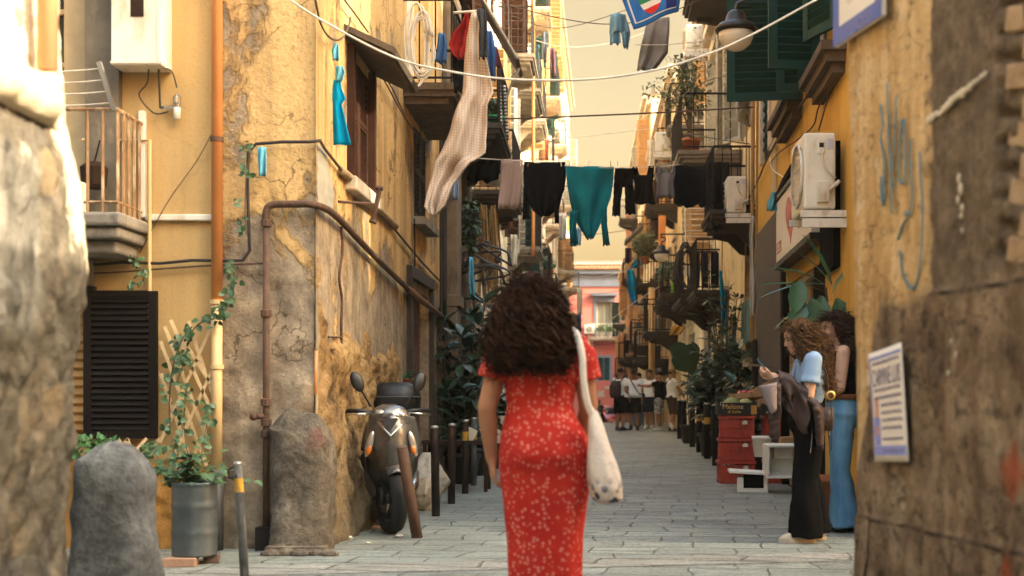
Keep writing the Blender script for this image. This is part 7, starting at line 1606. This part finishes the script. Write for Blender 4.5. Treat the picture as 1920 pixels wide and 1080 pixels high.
m=MB(); q=P(1393,582,20.2); m.box(2.36,2.40,19.5,21.0,1.9,2.55); tag(m.build('teal_panel',paint('teal_board',(.05,.17,.2),.7,0,.2,3,.2)),'teal painted board on the wall above the rust red door','panel')
# ---------------------------------------------------------------- things on the balconies
net=NT('black_netting',.95,0,.05); nv_=net.noise(40,3,.7); net=net.done(net.ramp(nv_,[(.4,(.003,.003,.003)),(.68,(.035,.03,.024))]),None,net.bump(nv_,1,.02))
cl('black netting hanging in a column beside the second air conditioner',[(305,1328,1366),(340,1326,1364),(390,1328,1360),(432,1330,1352)],19.6,net,'netting','netting',.12,23,thick=.03)
cl('large black tarpaulin hung under the balcony with the potted tree',[(310,1266,1332),(340,1263,1330),(380,1262,1328),(388,1275,1318)],20.6,cloth('black_tarpaulin',(.004,.004,.0045),.3),'tarpaulin','tarpaulin',.10,24)
cl('black tarpaulin under the left bar of the washing line',[(298,900,938),(315,880,936),(335,876,934),(342,885,915)],18.6,cloth('black_tarpaulin_left',(.004,.004,.0045),.3),'tarpaulin','tarpaulin',.10,25)
for i,(x0,x1,lb) in enumerate(((1298,1312,'dark navy trousers first on the rail of the lower right balcony'),(1314,1328,'dark trousers in the middle of the lower right balcony rail'),(1332,1348,'dark blue trousers last on the lower right balcony rail'))):
    cl(lb,[(474,x0,x1),(500,x0,x1),(540,x0+1,x1-1)],25.6+.1*i,cloth('navy_trousers_%s'%('abc'[i]),(.012,.02,.04),.3),'trousers','laundry',.04,26+i)
t=thing('clothes_rack','white wire clothes rack standing above the lower right balcony','clothes rack',(2.0,25.6,4.02)); p=MB()
for k in range(7): p.tube([(-.25,-.2,.06+k*.11),(.25,-.2,.06+k*.11)],.012,5)
for x in (-.25,.25): p.tube([(x,-.2,0),(x,-.2,.8)],.014,5)
p.build('frame',whitem,t)
p=MB(); rnd=random.Random(3)
for k in range(16):
    c=V((1.72+rnd.uniform(-.05,.05),25.0+rnd.uniform(-.2,.2),3.6)); a=rnd.uniform(.10,.2); b=rnd.uniform(.3,.55)
    p.tube(catmull([c+V((a*math.cos(j*.785),.05*math.sin(j*1.3+k),b*math.sin(j*.785)-.1)) for j in range(9)],3),.014,5)
tag(p.build('cable_coil',cable_b,None,True),'big tangle of black cable on the lower right balcony','cable coil')
# potted tree on the balcony
t=thing('potted_tree','small olive like tree in a clay pot on the right balcony','tree',(1.62,22.2,5.16)); pot(t,.17,.32,terra); s=MB(); m=MB(); rnd=random.Random(17)
for k in range(7):
    tip=V((rnd.uniform(-.75,.25),rnd.uniform(-.3,.3),rnd.uniform(1.15,1.7))); pts=catmull([(0,0,.3),(tip.x*.2,tip.y*.3,.75),(tip.x*.65,tip.y*.7,tip.z*.86),tip],6); s.tube(pts,[.02-.014*i/len(pts) for i in range(len(pts))],5)
    for j in range(150):
        q=rnd.choice(pts[9:])+V((rnd.gauss(0,.13),rnd.gauss(0,.12),rnd.gauss(0,.10)))
        m.leaf(q,V((rnd.uniform(-1,1),rnd.uniform(-1,1),rnd.uniform(-1,.4))),V((rnd.uniform(-1,1),-.5,1)),rnd.uniform(.06,.10),.04)
s.build('trunk',stem,t); m.build('crown',leafC,t)
def bush(label,loc,n,rx,ry,rz,L,mt,seed,potm=None,name='balcony_plant',potr=.14,poth=.22):
    t=thing(name,label,'plant',loc); r=random.Random(seed); 
    if potm: pot(t,potr,poth,potm)
    m=MB()
    for k in range(n):
        a=V((r.gauss(0,1),r.gauss(0,1),r.gauss(0,1))).normalized()*(r.random()**.4); q=V((a.x*rx,a.y*ry,(poth if potm else 0)+rz+a.z*rz)); m.leaf(q,V((r.uniform(-1,1),r.uniform(-1,1),r.uniform(-1,.6))),V((0,-.4,1)),L*r.uniform(.6,1.2),L*.5)
    m.build('foliage',mt,t,True); return t
bush('dark trailing fern on the wall beside the left pilaster',tuple(P(880,470,17.3)),420,.13,.18,.36,.11,leafm('fern_leaf',(.01,.025,.01),(.04,.07,.03),.6),1,None,'hanging_fern')
bush('green shrub on the balcony with the lime green box',(1.78,33.0,3.61),260,.22,.3,.36,.12,leafB,2,blackpot); m=MB(); m.box(1.88,2.1,32.5,32.7,3.61,3.85); m.box(1.87,2.11,32.49,32.71,3.8505,3.87); tag(m.build('plant_box',paint('lime_plastic',(.22,.48,.03),.5)),'lime green plastic planter box on the right balcony','planter')
bush('olive green shrub on the far right balcony above the cyan bag',(1.5,41,5.2),300,.4,.4,.45,.16,leafm('yellow_green_leaf',(.08,.10,.02),(.2,.2,.06),.5),3,terra)
bush('small green plant in a green bowl behind the gingham sheet',(-1.45,18.0,4.75),120,.12,.15,.14,.09,leafD,4,paint('green_bowl',(.02,.2,.07),.4)); bush('trailing ivy on a pale stone balcony far on the left',(-1.4,37,4.4),160,.2,.3,.2,.13,leafB,5,terra)
bush('yellowish palm like plant far on the left in front of the pink house',(-1.35,62,3.6),160,.3,.4,.5,.3,leafm('dry_leaf',(.16,.15,.05),(.32,.28,.1),.6),6,terra)
p=MB(); rnd=random.Random(12)
for k in range(120):
    a=V((-1.78+rnd.uniform(-.10,.16),20.6+rnd.uniform(-.35,.35),3.9+rnd.uniform(-.1,.2))); e=a+V((rnd.gauss(0,.06),rnd.gauss(0,.12),-1.0-rnd.random()*.5)); p.tube([a,a.lerp(e,.5)+V((rnd.gauss(0,.04),0,0)),e],[.012,.01,.004],4)
tag(p.build('reed_bundle',paint('dry_reed',(.30,.18,.065),.9,0,.4,12,.4)),'tall bundle of dry brown reeds hanging on the left wall','reeds')
p=MB(); rnd=random.Random(13)
for k in range(11):
    c=V((-1.62+rnd.uniform(-.15,.15),18.4+rnd.uniform(-.3,.3),2.85+rnd.uniform(-.3,.4))); p.tube(catmull([c+V((rnd.uniform(-.3,.3),rnd.uniform(-.1,.1),rnd.uniform(-.22,.22))) for j in range(4)],4),.018,5)
tag(p.build('bicycle_parts',paint('old_metal',(.09,.085,.08),.5,.4,.5,10,.3),None,True),'tangle of old metal tubes and handlebars on the left wall','scrap metal')
cl('pale blue rags hanging next to the left pilaster',[(482,880,887),(515,879,889),(560,882,892)],17.1,cyan2,'hanging_cloth','cloth',.05,31)
t=thing('awning','brown folded awning slanting out above the left balconies','awning'); m=MB(); a,b=P(908,14,18.5),P(974,128,18.5); d=(b-a).normalized(); m.cbox((a+b)/2,(.05,1.0,(b-a).length),(0,math.atan2(d.x,d.z),0)); m.build('sheet',paint('brown_awning',(.10,.065,.04),.8,0,.3,6,.4),t); m=MB(); m.tube([P(974,128,18.0),P(958,160,18.0),P(948,190,18.0)],.02,6); m.tube([a+V((0,-.5,0)),b+V((0,-.5,0))],.03,6); m.build('strut',greyst,t)
for i,(px,lb) in enumerate(((936,'black and white zebra striped strap hanging from the left balcony'),(946,'second zebra striped strap, right of the first'))):
    t=NT('zebra_strap_%s'%'ab'[i],.8); zz=t.xyz()[2]; mt=t.done(t.mix(t.mr(t.math('SINE',t.math('MULTIPLY',zz,130)),-.2,.2,0,1),(.02,.02,.02),(.6,.57,.5)))
    cl(lb,[(150+i*10,px-2,px+2),(200,px,px+4),(262,px+3,px+8)],17.9,mt,'strap','strap',.02,33+i)
# washing and clutter further up the street
def far(label,px0,px1,py0,py1,Y,col,seed,name='laundry',sk=0): cl(label,[(py0,px0,px1),((py0+py1)/2,px0+sk/2,px1+sk/2),(py1,px0+sk,px1+sk-1)],Y,cloth('far_cloth_%s'%label.split()[0]+str(seed)[-1],col,.3),name,'laundry',.06,seed)
far('blue cloth panel inside the pale left balcony rail',976,992,110,144,29,(.06,.17,.27),41); far('teal towel hanging beside the blue panel on the left',1006,1011,85,150,29,(.05,.18,.22),42); far('plum and white garment at the far end of the left line',1030,1040,90,145,31,(.12,.06,.08),43,sk=4); far('white sheet hanging lower on the far left wall',1048,1062,400,450,33,(.52,.47,.40),44); far('pale curtain in front of the pink house on the left',1082,1092,540,590,60,(.6,.54,.42),45)
far('dark blue jeans far on the left beside the woman in red',1078,1090,590,640,48,(.05,.07,.14),46); far('teal cloth behind the teal top on the far left',1070,1082,430,462,30,(.02,.13,.19),47); far('pale blue cloth beside the far teal cloth',1082,1090,425,460,30,(.25,.38,.48),48); far('dark purple garment by the far right awning',1172,1184,465,492,40,(.06,.03,.06),49); far('black garment hanging on the far wooden balcony',1170,1180,638,662,46,(.02,.015,.015),50); far('grey and white towel on the far wooden balcony',1186,1202,630,645,46,(.45,.42,.36),51); far('tan awning cloth far on the left',1062,1078,585,612,46,(.45,.33,.16),52,'awning_cloth',6); far('orange slatted awning low on the right wall',1262,1284,612,628,28,(.42,.22,.04),53,'awning_cloth',-8)
far('grey checked towel beside the pink house on the far right',1228,1240,690,706,38,(.2,.2,.2),54); far('white shirt on the left wall under the mauve towel',958,970,440,500,24,(.5,.45,.36),55)
t=thing('awning','grey awning sticking out far on the right over the sky','awning'); m=MB(); a,b=P(1172,455,40),P(1205,425,40); d=(b-a).normalized(); m.cbox((a+b)/2,(.06,1.4,(b-a).length),(0,math.atan2(d.x,d.z),0)); m.build('sheet',greyst,t)
m=MB(); m.box(1.78,1.98,37.0,37.25,3.9,6.2); tag(m.build('drainpipe_box',copper),'bright orange vertical duct far on the right wall','duct')
p=MB(); p.tube([(1.72,40.5,0),(1.72,40.5,4.4)],.10,12); tag(p.build('drainpipe',creampipe,None,True),'pale far drainpipe on the right between the balconies','drainpipe')
p=MB(); p.box(1.55,2.1,69.0,69.6,9.0,12.0); p.box(1.5,2.15,68.95,69.65,12.001,12.2); tag(p.build('chimney',paint('far_brick',(.46,.2,.12),.9,0,.3,3,.4)),'red brick chimney on the far right against the sky','chimney')
# more lines strung between the houses
for lab,pts,r,mt in (('sagging pale line between the balconies above the flag',[P(985,70,29),P(1060,88,29),P(1150,80,29),P(1225,55,29)],.007,cable_w),('dark cable dipping behind the teal top',[P(1000,330,34),P(1080,352,34),P(1160,348,34),P(1235,325,34)],.009,cable_b),
    ('thin dark line under the washing line on the far side',[P(1015,425,38),P(1090,440,38),P(1175,432,38)],.009,cable_b),('pale slack rope from the far right lamp to the left houses',[P(1040,500,48),P(1110,520,48),P(1205,500,48)],.010,cable_w),
    ('dark cable along the yellow house towards the right balconies',[P(1405,270,19),P(1350,262,20),P(1290,250,22)],.010,cable_b),('twin cable from the green shutters to the potted tree balcony',[P(1400,140,16),P(1330,150,19),P(1262,190,22)],.007,cable_b),
    ('dark wire hanging down the left houses beside the zebra straps',[P(952,0,24),P(955,120,24),P(953,290,24),P(950,420,24)],.012,cable_b),('orange far pipe down the left houses above the jumper',[P(1000,-10,27),P(1000,200,27),P(1000,480,27)],.035,copper)):
    wire(pts,r,mt,lab)
far('grey and blue washing on the upper far left balcony',1016,1026,60,118,36,(.14,.18,.25),56); far('red towel on the far left balcony with iron rail',1022,1029,262,300,38,(.38,.06,.04),57); far('dark blue garments on the high right balcony',1276,1290,100,150,25,(.03,.05,.12),58); far('white sheet on the far right wall above the orange duct',1214,1226,262,330,42,(.62,.57,.47),59); far('teal towel on the far right balcony near the potted tree',1236,1246,318,372,30,(.03,.15,.16),60)
# ---------------------------------------------------------------- humid air
hz=MB(); hz.box(-30,30,-14,120,-4,22)
hm=bpy.data.materials.new('humid_air'); hm.use_nodes=True; ht=hm.node_tree; ht.nodes.clear()
vo=ht.nodes.new('ShaderNodeVolumePrincipled'); vo.inputs['Density'].default_value=.0006; vo.inputs['Color'].default_value=(1,.93,.78,1); vo.inputs['Anisotropy'].default_value=.2
ho=ht.nodes.new('ShaderNodeOutputMaterial'); ht.links.new(vo.outputs[0],ho.inputs['Volume'])
tag(hz.build('haze',hm),kind='stuff')
S.cycles.volume_bounces=1; S.cycles.volume_step_rate=8; S.cycles.volume_max_steps=32
